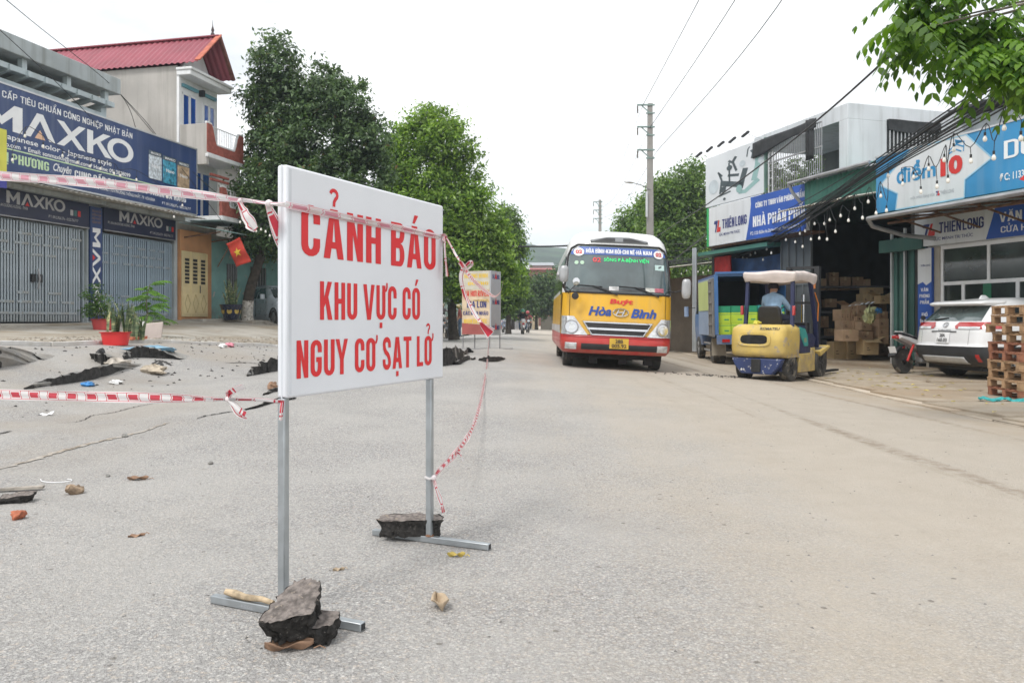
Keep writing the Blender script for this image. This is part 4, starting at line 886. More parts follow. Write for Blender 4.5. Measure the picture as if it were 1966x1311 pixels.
MB().box(ax0, SX1 + .5, -AWD - .03, -AWD + .02, 3.32, 3.42).build('awning_edge', MGUTTER, sh, bevel=.01)
MB().tube([(ax0 + .02, -AWD - .05, 3.36), (SX1 + .5, -AWD - .05, 3.36)], .05, 8).tube([(ax0 + .02, -AWD - .04, 3.36), (ax0 + .0, -AWD + .1, 3.2), (ax0 + .05, -.9, 3.02), (ax0 + .2, -.1, 2.95)], .05, 8).build('gutter_pipe', MSTEEL, sh, smooth=True)
for k in range(5):
    x = ax0 + .35 + k * 1.05; MB().bar((x, -AWD, 3.33), (x, -.1, 3.5), .04, .04).bar((x, -AWD * .75, 3.36), (x, -.05, 3.05), .035, .035).build('awning_truss', MRUSTY, sh)
MB().bar((ax0, -AWD * .7, 3.28), (SX1, -AWD * .7, 3.28), .05, .05).build('awning_purlin', MRUSTY, sh)
MB().box(rx(1700), SX0 + .4, -.2, -.02, 2.75, 3.05).build('side_board', MDKGREEN, sh)
# upper sign
D2 = .9; f2 = onplane(D2); f2b = onplane(D2, .009); f2c = onplane(D2, .014); q = lambda px: RF.x(px, D2)
us = rthing('stationery_sign', 'sky-blue and white shop sign with red number above the green awning', 'sign')
z0, z1 = 3.62, 4.93; xa = q(1682); xb = q(1966) + 2.4
MB().box(xa, xb, -D2, -D2 + .12, z0, z1).build('board', MSKY, us); MB().box(xa - .03, xb, -D2 - .012, -D2 + .1, z1, z1 + .04).build('frame', MALU, us)
hz = lambda px, py: (q(px), RF.z(px, py, D2))
lp = [hz(1690, 356), hz(1750, 286), (hz(1855, 268)[0], z1 - .004), hz(1905, 303), hz(1853, 345), (hz(1852, 380)[0], z0 + .004), (hz(1720, 406)[0], z0 + .004), hz(1724, 372)]
lp[1] = (lp[1][0], z1 - .004)
MB().add([f2(a, b) for a, b in lp], [tuple(range(len(lp)))]).build('white_field', MWHSHEET, us)
ol = lp + [lp[0]]; mb = MB()
for (a, b), (c, d) in zip(ol, ol[1:]):
    for poly in _stroke([(a, b), (c, d)], .03): mb.add([f2b(x, y) for x, y in poly], [tuple(range(4))])
mb.build('light_blue_outline', M('light_blue_print', (.30, .55, .72), .5), us)
mb = MB(); text(mb, 'điểm', f2b, q(1722), q(1797), z0 + .58, z0 + .92, .028); mb.build('blue_lettering', MPBLUE, us)
mb = MB(); text(mb, '10', f2b, q(1806), q(1848), z0 + .54, z0 + .92, .05); text(mb, '10', f2c, q(1807), q(1849), z0 + .54, z0 + .92, .05); mb.build('red_number', MREDPR, us)
mb = MB(); st2 = lambda pts, th: [mb.add([f2b(a, b) for a, b in poly], [tuple(range(len(poly)))]) for poly in _stroke(pts, th)]
cxm, czm = q(1835), z0 + 1.05; st2([(cxm - .18, czm), (cxm + .02, czm + .1), (cxm + .2, czm + .02)], .03); st2([(cxm + .02, czm + .1), (cxm - .02, czm + .2), (cxm + .22, czm + .12), (cxm + .2, czm - .08)], .025); st2([(cxm - .17, czm - .06), (cxm, czm + .0), (cxm + .15, czm - .07)], .03); mb.build('cap_logo', MPBLUE, us)
mb = MB(); text(mb, 'một nhãn hàng của', f2b, q(1748), q(1795), z0 + .17, z0 + .24, .01); mb.build('grey_lettering', MPGREY, us); mb = MB(); text(mb, 'THIÊN LONG', f2b, q(1806), q(1832), z0 + .16, z0 + .24, .02); mb.build('grey_lettering', MPGREY, us)
mb = MB(); tlogo(mb, q(1797), q(1805), z0 + .15, z0 + .25, f2b, 0, 1); mb.build('small_logo', [MPNAVY, MREDPR], us)
mb = MB(); btext(mb, 'DỤNG CỤ', f2b, q(1928), q(1928) + 2.3, z0 + .62, z0 + .97, w=.56, t=.15, h=.13); mb.build('white_lettering', MWHITEPR, us); mb = MB(); text(mb, 'ĐC: 1133 đường An Dương Vương', f2b, q(1920), q(1920) + 2.0, z0 + .20, z0 + .34, .022); mb.build('white_lettering', MWHITEPR, us)
# lower sign under the awning
D3 = .15; f3 = onplane(D3); f3b = onplane(D3, .009); q = lambda px: RF.x(px, D3)
ls = rthing('fascia_sign', 'white and blue fascia sign with navy brand name beneath the green awning', 'sign')
z0, z1 = 2.80, 3.46; xa, xb = q(1756), q(1966) + 2.3; xw = q(1898)
MB().box(xa, xb, -D3, -D3 + .10, z0, z1).build('board', MWHSHEET, ls)
pb = [(q(1893), z0), (xb, z0), (xb, z1), (q(1911), z1), (q(1905), z0 + .42)]
MB().add([f3(a, b) for a, b in pb], [tuple(range(5))]).build('blue_field', MROYAL, ls)
mb = MB(); tlogo(mb, q(1771), q(1796), z0 + .22, z0 + .50, f3, 0, 1); btext(mb, 'THIÊN LONG', f3, q(1803), q(1889), z0 + .26, z0 + .50, w=.55, t=.17, space=.1); text(mb, 'SỨC MẠNH TRI THỨC', f3, q(1793), q(1868), z0 + .10, z0 + .17, .012); mb.build('lettering', [MPNAVY, MREDPR], ls)
mb = MB(); btext(mb, 'VĂN PHÒNG PHẨM', f3b, q(1919), q(1919) + 2.2, z0 + .32, z0 + .52, w=.55); mb.build('white_lettering', MWHITEPR, ls); mb = MB(); btext(mb, 'CỬA HÀNG', f3b, q(1922), q(1922) + 1.0, z0 + .10, z0 + .23, w=.58, t=.15); mb.build('white_lettering', MWHITEPR, ls)
# upright sign beside the glass
vs_ = rthing('upright_shop_sign', 'tall narrow blue and white shop sign left of the glass front', 'sign')
xa, xb = q(1759), q(1785); MB().box(xa, xb, -.1, -.03, .25, 2.76).build('board', MROYAL, vs_)
wv = [(xa, 2.755), (xb, 2.755), (xb, 1.98), ((xa + xb) / 2 + .05, 1.90), ((xa + xb) / 2 - .05, 1.98), (xa, 1.93)]; MB().add([(a, -.104, b) for a, b in wv], [tuple(range(6))]).build('white_field', MWHSHEET, vs_)
mb = MB()
for k, s in enumerate(('VĂN', 'PHÒNG', 'PHẨM', '', 'ĐỒ', 'DÙNG', 'HỌC', 'SINH')):
    if s: cx = (xa + xb) / 2; hw = .05 + .02 * len(s); btext(mb, s, lambda a, b: (a, -.105, b), cx - hw, cx + hw, 1.76 - k * .145, 1.84 - k * .145, w=.6)
mb.build('white_lettering', MWHITEPR, vs_)
mb = MB(); text(mb, 'THIÊN LONG', lambda a, b: (a, -.108, b), xa + .09, xb - .03, 2.34, 2.38, .02); mb.build('lettering', MPNAVY, vs_)
# red pennant at the right edge
pn = rthing('red_pennant', 'corner of a red pennant at the right edge before the sky-blue sign', 'pennant'); d = 1.9
x = RF.x(1957, d); z = RF.z(1957, 345, d); MB().add([(x, -d, z), (x + .35, -d, z + .25), (x + .4, -d - .02, z - .16)], [(0, 1, 2)]).build('cloth', MREDPR, pn, solid=.004)
MB().cyl((x + .38, -d, 3.35), (x + .38, -d, z + .5), .012, n=6).build('staff', MRUSTY, pn)
# neighbour beyond the warehouse: low stall with red banners
nb = rthing('market_stall', 'low stall hung with red and gold banners beyond the parked blue truck', 'stall')
sx = WX0 - 5.0
MB().box(sx, WX0 - .3, .2, 4, -.1, 2.7).build('wall', M('stall_dim_wall', (.16, .13, .10), .9), nb)
mb = MB(); corrugated(mb, lambda u, v: ((sx - .3 + 5.1 * u, .8 - 2.4 * v, 3.2 - .3 * v), (0, .15, 1)), 1, 1, .02, 26); mb.build('roof_sheet', MPALESHEET, nb, solid=.01)
MB().box(sx, WX0 - .3, -1.45, -1.41, 2.2, 2.86).build('banner', M('red_gold_banner', (.42, .06, .035), .8, 0, .3, 5, wear=((.55, .35, .08), 5, .56)), nb)
for x in (sx, WX0 - .4): MB().cyl((x, -1.45, -.05), (x, -1.45, 2.95), .04, n=8).build('post', MSTEEL, nb)

# ------------------------------------------------------------------ cartons in the warehouse mouth
def carton(px, py, wpx, hpx, Y, label, mat, rz, depth=.42, flaps=False, strap=True):
    """px,py = bottom centre in the photograph, width and height in px at distance Y"""
    b = P(px, py, Y); w = wpx / FPX * Y; h = hpx / FPX * Y; d = depth
    t = thing('cardboard_box', label, 'box', b, rz, 'cartons in the warehouse mouth')
    MB().box(-w / 2, w / 2, 0, d, 0, h).build('carton', mat, t, bevel=.006)
    if strap:
        MB().box(-.03, .03, -.003, d + .003, h - .10, h + .003).build('tape_strip', MTAPEB, t)
    mk = MB()
    mk.box(-w * .3, -w * .3 + w * .22, -.0035, -.001, h * .3, h * .3 + .02).box(-w * .3, -w * .3 + w * .15, -.0035, -.001, h * .45, h * .45 + .02); mk.build('printed_mark', M('carton_print', (.13, .09, .07), .7), t)
    if flaps:
        for s in (-1, 1): MB().add([(s * w / 2, 0, h), (s * w / 2, d, h), (s * (w / 2 + .2), d, h + .1), (s * (w / 2 + .2), 0, h + .1)], [(0, 1, 2, 3)]).build('flap', mat, t, solid=.006)
        MB().add([(-w / 2, 0, h), (w / 2, 0, h), (w / 2, -.16, h - .06), (-w / 2, -.16, h - .06)], [(0, 1, 2, 3)]).build('flap', mat, t, solid=.006)
    return t
RA = RF.ang
# loose stack reaching out of the door: (px, bottom py, w, h, distance)
rows = [
 # left column and front of the pile
 ('lowest big carton at the front of the pile', 1613, 690, 30, 34, 20.9, MCARD2, .35),
 ('carton standing beside the broken carton at the front of the pile', 1641, 690, 28, 34, 21.0, MCARD2, .2),
 ('wide flat carton at the left foot of the pile', 1608, 671, 34, 17, 22.3, MCARD2, .3),
 ('upper carton over the pallet at the front of the pile', 1633, 655, 34, 22, 20.95, MCARD, .25),
 ('carton on the left column, second layer', 1628, 633, 20, 17, 21.6, MCARD, .3),
 ('carton on the left column, right of second layer', 1648, 634, 20, 18, 21.6, MCARD, .3),
 ('tall narrow carton, leftmost on the third layer', 1619, 616, 9, 22, 21.7, MCARD, .3),
 ('tall narrow carton, second on the third layer', 1629, 616, 9, 22, 21.7, MCARD, .3),
 ('tall narrow carton, third on the third layer', 1639, 617, 9, 20, 21.7, MCARD3, .3),
 ('long carton lying on the third layer', 1654, 616, 20, 9, 21.6, MCARD, .3),
 ('carton second from top in the middle of the pile', 1655, 606, 19, 20, 21.8, MCARD, .3),
 ('open carton on the left shoulder of the pile', 1640, 597, 18, 12, 22.0, MCARD, .35),
 ('carton in the middle column at waist height', 1664, 634, 22, 16, 21.3, MCARD, .25),
 ('lower carton in the middle column', 1666, 652, 22, 16, 21.2, MCARD3, .2),
 ('half-open yellow carton at the foot of the middle column', 1673, 668, 30, 16, 21.0, MCARD2, .2),
 ('carton in the right column, top layer', 1696, 613, 18, 15, 21.2, MCARD3, .15),
 ('carton in the right column, second layer', 1697, 628, 19, 16, 21.2, MCARD, .15),
 ('carton in the right column, third layer', 1697, 644, 19, 16, 21.2, MCARD, .15),
 ('carton in the right column, fourth layer', 1697, 660, 19, 16, 21.2, MCARD, .15),
 ('small carton beside the plastic bag, upper', 1680, 617, 16, 14, 21.6, MCARD3, .2),
 ('small carton beside the plastic bag, middle', 1680, 632, 16, 14, 21.6, MCARD, .2),
 ('small carton beside the plastic bag, lower', 1681, 646, 16, 14, 21.6, MCARD, .2),
 ('yellow carton on the upper ledge of the pile', 1681, 580, 20, 17, 22.6, MCARD2, .2),
 ('yellow carton left on the upper ledge of the pile', 1665, 582, 16, 18, 22.8, MCARD2, .2),
 ('open brown carton with raised flap at the top right of the pile', 1700, 583, 20, 16, 21.8, MCARD2, .1),
 ('topmost yellow carton of the pile', 1680, 564, 34, 12, 22.9, MCARD2, .2),
 ('open carton lying on the concrete right of the pile', 1690, 678, 28, 12, 20.3, MCARD3, .1),
 ('crushed open carton lying flat on the concrete before the pile', 1640, 690 - 2, 28, 8, 19.6, MCARD3, -.2),
]
for i, (lab, px, py, w, h, Y, mt, rz) in enumerate(rows):
    op = 'open' in lab
    Y += .4
    if py >= 686: Y = (CAMZ + .02) * FPX / (py - HY)
    if 'wide flat' in lab: py, h = 682, 24
    if 'lying on the concrete right' in lab: py = 684; Y = (CAMZ + .02) * FPX / (py - HY)
    if 'foot of the middle' in lab: py, h = 681, 28
    carton(px, py, w, h, Y, lab, mt, rz - .1, .40, flaps=op)
for i, (px, py, w, h) in enumerate(((1628, 684, 22, 34), (1652, 684, 24, 36), (1674, 683, 22, 34), (1699, 683, 24, 24), (1633, 652, 22, 30), (1657, 650, 24, 30), (1678, 650, 22, 30), (1640, 622, 24, 26), (1664, 622, 26, 28), (1690, 600, 26, 20), (1676, 597, 30, 16))):
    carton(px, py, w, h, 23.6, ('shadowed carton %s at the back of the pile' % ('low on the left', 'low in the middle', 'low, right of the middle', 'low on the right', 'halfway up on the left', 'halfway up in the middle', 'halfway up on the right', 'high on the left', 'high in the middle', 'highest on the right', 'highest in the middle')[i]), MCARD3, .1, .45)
# steel rack at the back with cartons
rk = thing('storage_rack', 'blue steel storage rack with cartons at the back of the warehouse', 'rack', P(1590, 655, 24.0), -.2)
mb = MB()
for x in (-.55, 2.6):
    for y in (0, .9): MB().box(x, x + .08, y, y + .06, -.5, 2.2).build('upright', M('rack_blue', (.03, .05, .16), .5), rk)
for z in (.1, .85, 1.6): MB().box(-.55, 2.68, 0, .96, z, z + .06).build('shelf', M('rack_shelf', (.09, .09, .10), .6), rk)
backs = [(1578, 557, 17, 22), (1601, 557, 18, 24), (1623, 557, 20, 25), (1647, 556, 20, 24), (1664, 556, 14, 20), (1601, 533, 18, 10), (1595, 590, 22, 16), (1583, 629, 15, 22), (1597, 645, 18, 14)]
names = ('on the rack, far left of the top shelf', 'on the rack, second on the top shelf', 'on the rack, third on the top shelf', 'on the rack, fourth on the top shelf', 'on the rack, right end of the top shelf', 'lying on top of the second carton of the rack', 'on the middle shelf of the rack', 'on the low shelf of the rack behind the forklift', 'standing under the rack beside the forklift')
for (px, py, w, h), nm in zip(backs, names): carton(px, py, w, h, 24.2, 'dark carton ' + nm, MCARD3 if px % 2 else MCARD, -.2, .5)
# plastic bags and paper on the pile
def crumple(name, label, cat, c, r, mat, seed, flat=1., group=None, n=9):
    rg = random.Random(seed); ph = [rg.uniform(0, 6) for _ in range(8)]
    mb = MB(); vs = []
    def fn(u, v):
        a = 2 * math.pi * u; b = math.pi * (v - .5); k = 1 + .22 * math.sin(3 * a + ph[0] + 2 * b) + .16 * math.sin(5 * b + ph[1] + 2 * a) + .12 * math.sin(7 * a + ph[2]) + .1 * math.sin(9 * b + 6 * a + ph[3])
        return (r * k * math.cos(b) * math.cos(a), r * .8 * k * math.cos(b) * math.sin(a), r * flat * (k * math.sin(b)) + r * flat * .75)
    mb.grid(fn, 18, n); ob = mb.build(name, mat, None, smooth=True, angle=35); ob.location = c
    return tag(ob, label, cat, group)
MBAGB = M('blue_plastic_bag', (.05, .22, .50), .35, 0, .3, 6, trans=.0); MBAGW = M('white_plastic_bag', (.70, .70, .69), .35, 0, .15, 6); MBAGY = M('yellow_green_bag', (.50, .52, .26), .4, 0, .4, 7); MBAGP = M('pink_paper', (.6, .22, .28), .6, 0, .2, 6)
crumple('plastic_bag', 'mottled green and yellow plastic bag hanging on the carton pile', 'bag', P(1670, 615, 21.2), .16, MBAGY, 1, 1.2)
crumple('plastic_bag', 'small bright blue bag on top of the right carton column', 'bag', P(1684, 600, 21.2), .13, MBAGB, 2, .5)
crumple('plastic_bag', 'blue bag on the concrete beside the open carton', 'bag', GP(1686, 668), .13, MBAGB, 3, .5)
crumple('plastic_bag', 'white plastic bag on the concrete left of the motorbike', 'bag', GP(1694, 686), .14, MBAGW, 4, .6)
MB().grid(lambda u, v: P(1632 + 36 * u, 586 - 8 * u + 4 * v + 2 * math.sin(9 * u), 21.7 - .3 * v), 8, 3).build('t', MWHITEPR) if False else None
pp = thing('loose_paper', 'white sheets of paper slipping over the top of the carton pile', 'paper', P(1652, 588, 21.75))
for k in range(4): MB().grid(lambda u, v, k=k: (-.30 + .17 * k + .2 * u, .14 * v - .05, .02 * k + .06 * u + .02 * math.sin(6 * u + k)), 4, 2).build('sheet', MWHITEPR, pp, solid=.003)
# ------------------------------------------------------------------ pallets at the right edge
MWOOD = M('raw_pallet_wood', (.36, .23, .13), .85, 0, .3, 7, bump=.4, bscale=40); MWOODR = M('reddish_pallet_wood', (.28, .12, .07), .85, 0, .3, 7, bump=.4, bscale=40)
def pallet(mat):
    t = thing('wooden_pallet', '', 'pallet', group='pallets stacked at the right edge')
    L, Wd = 1.15, 1.0
    for k in range(3): MB().box(-L / 2, L / 2, Wd * k / 2 - .05 * k, Wd * k / 2 - .05 * k + .10, 0, .018).build('bottom_board', mat, t)
    for k in range(3):
        for j in range(3): MB().box(-L / 2 + j * (L - .1) / 2, -L / 2 + j * (L - .1) / 2 + .10, Wd * k / 2 - .05 * k + .003, Wd * k / 2 - .05 * k + .097, .018, .098).build('block', mat, t, bevel=.005)
    for j in range(3): MB().box(-L / 2 + j * (L - .1) / 2, -L / 2 + j * (L - .1) / 2 + .10, 0, Wd, .098, .114).build('stringer_board', mat, t)
    for k in range(6): MB().box(-L / 2 - .005, L / 2 + .005, k * (Wd - .09) / 5, k * (Wd - .09) / 5 + .09, .114, .13).build('deck_board', mat, t, bevel=.003)
    return t
pw, pr = pallet(MWOOD), pallet(MWOODR)
base = GP(1962, 772); base.x = 7.66
plab = ('bottom dark pallet of the stack on the blue-green strap', 'pallet second from the ground in the right-edge stack', 'pallet third from the ground in the right-edge stack', 'pale-edged pallet in the middle of the right-edge stack', 'pallet just above the middle of the right-edge stack', 'pallet fourth from the top of the right-edge stack', 'pallet third from the top of the right-edge stack', 'pallet second from the top of the right-edge stack', 'loose pallet just under the topmost one at the right edge', 'topmost pallet of the stack at the right edge')
rg = random.Random(4)
for i, lb in enumerate(plab):
    src = pr if i in (0, 4, 5) else pw
    o = dup(src, lb, (base.x + rg.uniform(-.05, .06), base.y + rg.uniform(-.02, .05), base.z + .012 + .1335 * i), -.12 + rg.uniform(-.07, .07), 'pallets stacked at the right edge')
for src in (pw, pr):
    for ch in list(src.children): bpy.data.objects.remove(ch)
    bpy.data.objects.remove(src)
st_ = thing('woven_strap', 'crumpled blue-green woven strap lying at the foot of the pallets', 'strap', GP(1930, 772))
for k in range(3):
    pts = [V(-.35 + .1 * i, .05 * math.sin(i * 1.3 + k * 2) - .05 * k, .03 + .02 * math.sin(i * 2.1 + k)) for i in range(11)]
    MB().grid(lambda u, v, pts=pts: pts[int(round(u * 10))] + V(0, .05 * v, .01 * math.sin(8 * u) + .02 * v), 10, 1).build('strap_fold', M('blue_green_webbing', (.03, .30, .30), .7, 0, .3, 20), st_, solid=.006)
# ------------------------------------------------------------------ vehicles: shared pieces
class Hull:
    """body described by horizontal slices (z, y of the near end, y of the far end, half width); the near end looks along -y"""
    def __init__(s, lev, D=.25, p=4., Df=None): s.l = np.array(lev); s.D = D; s.p = p; s.Df = D if Df is None else Df
    def at(s, z): return [np.interp(z, s.l[:, 0], s.l[:, k]) for k in (1, 2, 3)]
    def rnd(s, t): return 1 - math.sqrt(max(0., 1 - min(1., abs(t)) ** s.p))
    def near(s, x, z, off=0.):
        yN, yF, w = s.at(z); return V(x, yN + s.D * s.rnd(x / w) - off, z)
    def ring(s, z, n=15, m=10):
        yN, yF, w = s.at(z); a = [math.sin(math.pi / 2 * (2 * i / n - 1)) for i in range(n + 1)]
        r = [V(w * t, yN + s.D * s.rnd(t), z) for t in a]
        y0, y1 = yN + s.D, yF - s.Df
        r += [V(w, y0 + (y1 - y0) * i / m, z) for i in range(1, m)]
        r += [V(w * t, yF - s.Df * s.rnd(t), z) for t in a[::-1]]
        r += [V(-w, y1 + (y0 - y1) * i / m, z) for i in range(1, m)]
        return r
    def body(s, z0, z1, nz=10, caps=True, n=15):
        zs = sorted(set([z0, z1] + [z0 + (z1 - z0) * i / nz for i in range(nz + 1)])); return MB().loft([s.ring(z, n) for z in zs], True, caps)
    def patch(s, z0, z1, xl, xr, off=.006, nu=14, nv=8):
        xl_ = xl if callable(xl) else (lambda z: xl); xr_ = xr if callable(xr) else (lambda z: xr)
        return MB().grid(lambda u, v: s.near(xl_(z0 + (z1 - z0) * v) * (1 - u) + xr_(z0 + (z1 - z0) * v) * u, z0 + (z1 - z0) * v, off), nu, nv)
    def ngon(s, pts, off=.008): return MB().add([s.near(x, z, off) for x, z in pts], [tuple(range(len(pts)))])
    def side(s, sg, y0, y1, z0, z1, off=.006, nu=6, nv=6, sl0=0., sl1=0.):
        def fn(u, v):
            z = z0 + (z1 - z0) * v; yy = (y0 + sl0 * v) * (1 - u) + (y1 + sl1 * v) * u; return V(sg * (s.at(z)[2] + off), yy, z)
        return MB().grid(fn, nu, nv)
    def on(s, off): return lambda a, b: s.near(a, b, off)
MTYRE = M('dusty_tyre_rubber', (.045, .043, .04), .85, 0, .25, 6, bump=.4, bscale=60, wear=((.16, .14, .11), 7, .55))
MRIM = M('grey_wheel_rim', (.30, .30, .30), .45, .6, .2, 6)
MCHROME = M('chrome', (.62, .63, .65), .12, 1., .05, 4)
MLAMP = M('clear_lamp_lens', (.60, .62, .63), .12, .35, .22, 14, spec=.8, coat=.8)
MREDL = M('red_lamp_lens', (.40, .015, .015), .18, 0, .1, 5, spec=.7, coat=.8)
MORL = M('orange_lamp_lens', (.70, .22, .03), .2, 0, .1, 5, coat=.6)
MCARGL = glassmat('vehicle_glass', (.075, .105, .108), .05, 1., .45)
MDARKGL = glassmat('dark_vehicle_glass', (.018, .022, .024), .05, .8, .3)
MUNDER = M('underbody_black', (.018, .018, .018), .8, 0, .3, 3)
def wheel(parent, x, y, r, w, rim=MRIM, z=None, name='wheel', hub=.55):
    z = r if z is None else z
    ax = lambda q, a, h: (x + h, y + q * math.cos(a), z + q * math.sin(a))
    k = w / 2
    t = MB().lathe([(r * hub, -k * .8), (r * .80, -k), (r * .95, -k * .92), (r, -k * .6), (r, k * .6), (r * .95, k * .92), (r * .8, k), (r * hub, k * .8)], 28, ax).build(name, MTYRE, parent, smooth=True, angle=30)
    sg = 1
    MB().lathe([(r * hub, -k * .82), (r * hub * .9, -k * .6), (r * hub * .35, -k * .45), (r * hub * .3, -k * .8), (.01, -k * .82)], 20, ax).lathe([(r * hub, k * .82), (r * hub * .9, k * .6), (r * hub * .35, k * .45), (r * hub * .3, k * .8), (.01, k * .82)], 20, ax).build('rim', rim, t, smooth=True, angle=30)
    for j in range(5):
        a = 2 * math.pi * j / 5
        for s in (-1, 1): MB().bar(ax(r * .12, a, s * k * .72), ax(r * hub * .95, a, s * k * .72), .05 * r / .3, .02).build('spoke', rim, t)
    return t
# ------------------------------------------------------------------ minibus
MYEL = M('bus_yellow_paint', (.70, .39, .02), .38, 0, .08, .8, coat=.3, streak=((.50, .33, .10), .4), dirt=((.42, .32, .20), .5, 1.3, .5))
MBRED = M('bus_red_paint', (.48, .02, .02), .38, 0, .1, .8, coat=.3, wear=((.30, .10, .07), 9, .66), dirt=((.35, .20, .13), .2, .75, .7))
MBWH = M('bus_white_paint', (.72, .73, .73), .35, 0, .04, .8, coat=.4, dirt=((.38, .30, .22), .3, 1.9, .75))
bg_ = g(2.02, 15.6)
bus = thing('minibus', 'yellow, red and white minibus driving towards the camera in the middle of the road', 'bus', (2.03, 15.6, bg_ - .02), rot=(0, R(2.6), R(-1.4)))
BH = Hull([(.30, .10, 6.85, 1.00), (.36, .02, 6.9, 1.08), (.48, -.05, 6.95, 1.10), (.66, -.03, 7, 1.10), (.70, 0, 7, 1.10), (1.0, .02, 7, 1.10), (1.5, .09, 7, 1.10), (1.62, .14, 7, 1.095), (2.0, .26, 7, 1.07), (2.48, .42, 6.98, 1.01), (2.60, .47, 6.95, .97), (2.70, .54, 6.85, .90), (2.78, .64, 6.7, .80), (2.83, .80, 6.4, .66), (2.85, 1.1, 6.2, .45)], .42, 4.)
BH.body(.70, 1.52, 10).build('lower_body', MYEL, bus, smooth=True, angle=50)
BH.body(1.521, 2.85, 20).build('upper_body', MBWH, bus, smooth=True, angle=50)
BH.body(.33, .699, 6).build('bumper', MBRED, bus, smooth=True, angle=50)
BH.patch(.655, .672, -1.06, 1.06, .010, 24, 2).build('bumper_crease', M('bumper_crease_red', (.30, .012, .012), .4), bus, smooth=True)
BH.patch(.405, .525, -.70, .86, .012, 20, 3).build('bumper_intake', MBLACKP, bus, smooth=True)
for s in (-1, 1):
    fl_ = BH.patch(.40, .53, lambda z: s * .90 - .11 - .03 * (z - .4), lambda z: s * .90 + .11, .02, 6, 4).build('fog_lamp', MLAMP, bus, smooth=True)
ws = BH.patch(1.55, 2.48, lambda z: -(1.045 - .09 * (z - 1.55) - .22 * sst(z, 2.36, 2.50)), lambda z: 1.045 - .09 * (z - 1.55) - .22 * sst(z, 2.36, 2.50), .008, 30, 16).build('windscreen', MCARGL, bus, smooth=True)
edge = [(-1.03, 1.53), (1.03, 1.53), (1.06, 1.60), (1.0, 2.28), (.94, 2.43), (.82, 2.50), (-.82, 2.50), (-.94, 2.43), (-1.0, 2.28), (-1.06, 1.60)]
dense = []
for (a, b), (c, d) in zip(edge, edge[1:] + edge[:1]):
    for i in range(8): dense.append((a + (c - a) * i / 8, b + (d - b) * i / 8))
MB().tube([BH.near(x, z, .012) for x, z in dense + dense[:1]], .022, 6, False).build('windscreen_seal', MBLACKP, ws, smooth=True)
BH.patch(2.30, 2.455, lambda z: -(.95 - .22 * sst(z, 2.36, 2.50)), lambda z: .95 - .22 * sst(z, 2.36, 2.50), .016, 26, 3).build('route_strip', M('route_strip_blue', (.06, .12, .38), .4), ws, smooth=True)
mb = MB(); btext(mb, 'HÒA BÌNH-KIM BÔI-CHI NÊ-HÀ NAM', BH.on(.024), -.66, .66, 2.33, 2.415, w=.5, t=.16); mb.build('route_lettering', MWHITEPR, ws)
for s in (-1, 1):
    c = s * .80; MB().add([BH.near(c + .105 * math.cos(a), 2.35 + .085 * math.sin(a), .028) for a in [2 * math.pi * i / 24 for i in range(24)]], [tuple(range(24))]).build('route_disc', MWHITEPR, ws)
    mb = MB(); text(mb, '02', BH.on(.034), c - .065, c + .065, 2.315, 2.39, .03); mb.build('route_number', MREDPR, ws)
mb = MB(); text(mb, 'SÔNG ĐÀ-BỆNH VIỆN', BH.on(.018), -.30, .60, 2.17, 2.235, .02); mb.build('led_text', M('led_green', (.03, .55, .16), .5, emit=.5), ws)
mb = MB(); text(mb, '02', BH.on(.018), -.52, -.36, 2.15, 2.24, .02); mb.build('led_number', M('led_red', (.55, .04, .05), .5, emit=.3), ws)
for k in range(2): MB().add([BH.near(-.84 + .11 * k + .04 * math.cos(a), 2.13 + .04 * math.sin(a), .02) for a in [2 * math.pi * i / 14 for i in range(14)]], [tuple(range(14))]).build('inspection_sticker', M('pale_green_sticker', (.42, .60, .45), .5), ws)
BH.ngon([(.72, 2.03), (.92, 2.03), (.92, 2.14), (.72, 2.14)], .02).build('paper_sticker', M('pale_teal_paper', (.45, .60, .58), .6), ws)
BH.patch(1.57, 1.63, -.9, .9, .014, 16, 2).build('dashboard', M('dark_dashboard', (.05, .055, .06), .6, 0, .4, 6), ws)
for x, cc in ((.62, (.45, .45, .42)), (.80, (.42, .12, .16)), (-.1, (.5, .5, .5))): BH.patch(1.585, 1.665, x - .09, x + .1, .017, 6, 3).build('dashboard_clutter', M('clutter_%d' % int(x * 100), cc, .6, 0, .35, 9), ws, smooth=True)
for x0, x1, zz in ((-.90, -.02, 1.52), (-.05, .80, 1.53)):           # wipers
    MB().tube([BH.near(x1, 1.49, .03), BH.near(x1 - .22, 1.58, .045), BH.near((x0 + x1) / 2 - .05, 1.665, .03)], .012, 6).build('wiper_arm', MBLACKP, bus)
    MB().tube([BH.near(x0 + .85 * i / 8 * .62 + .05, 1.675 - .012 * i / 8 * 2, .022) for i in range(9)], .010, 6).build('wiper_blade', MBLACKP, bus)
# roof scoop
sc = BH.patch(2.565, 2.675, lambda z: -(.58 - 5.0 * max(0, z - 2.60)), lambda z: .58 - 5.0 * max(0, z - 2.60), .02, 18, 6).build('roof_scoop', M('grey_scoop', (.18, .19, .20), .5), bus, smooth=True, solid=.02)
for a, b in ((-.50, -.08), (.08, .50)): BH.patch(2.585, 2.655, lambda z, a=a, b=b: a + .24 * (z - 2.585) / .07 * (1 if a < 0 else 0), lambda z, a=a, b=b: b - .24 * (z - 2.585) / .07 * (1 if a > 0 else 0), .036, 8, 3).build('scoop_opening', MBLACKP, sc)
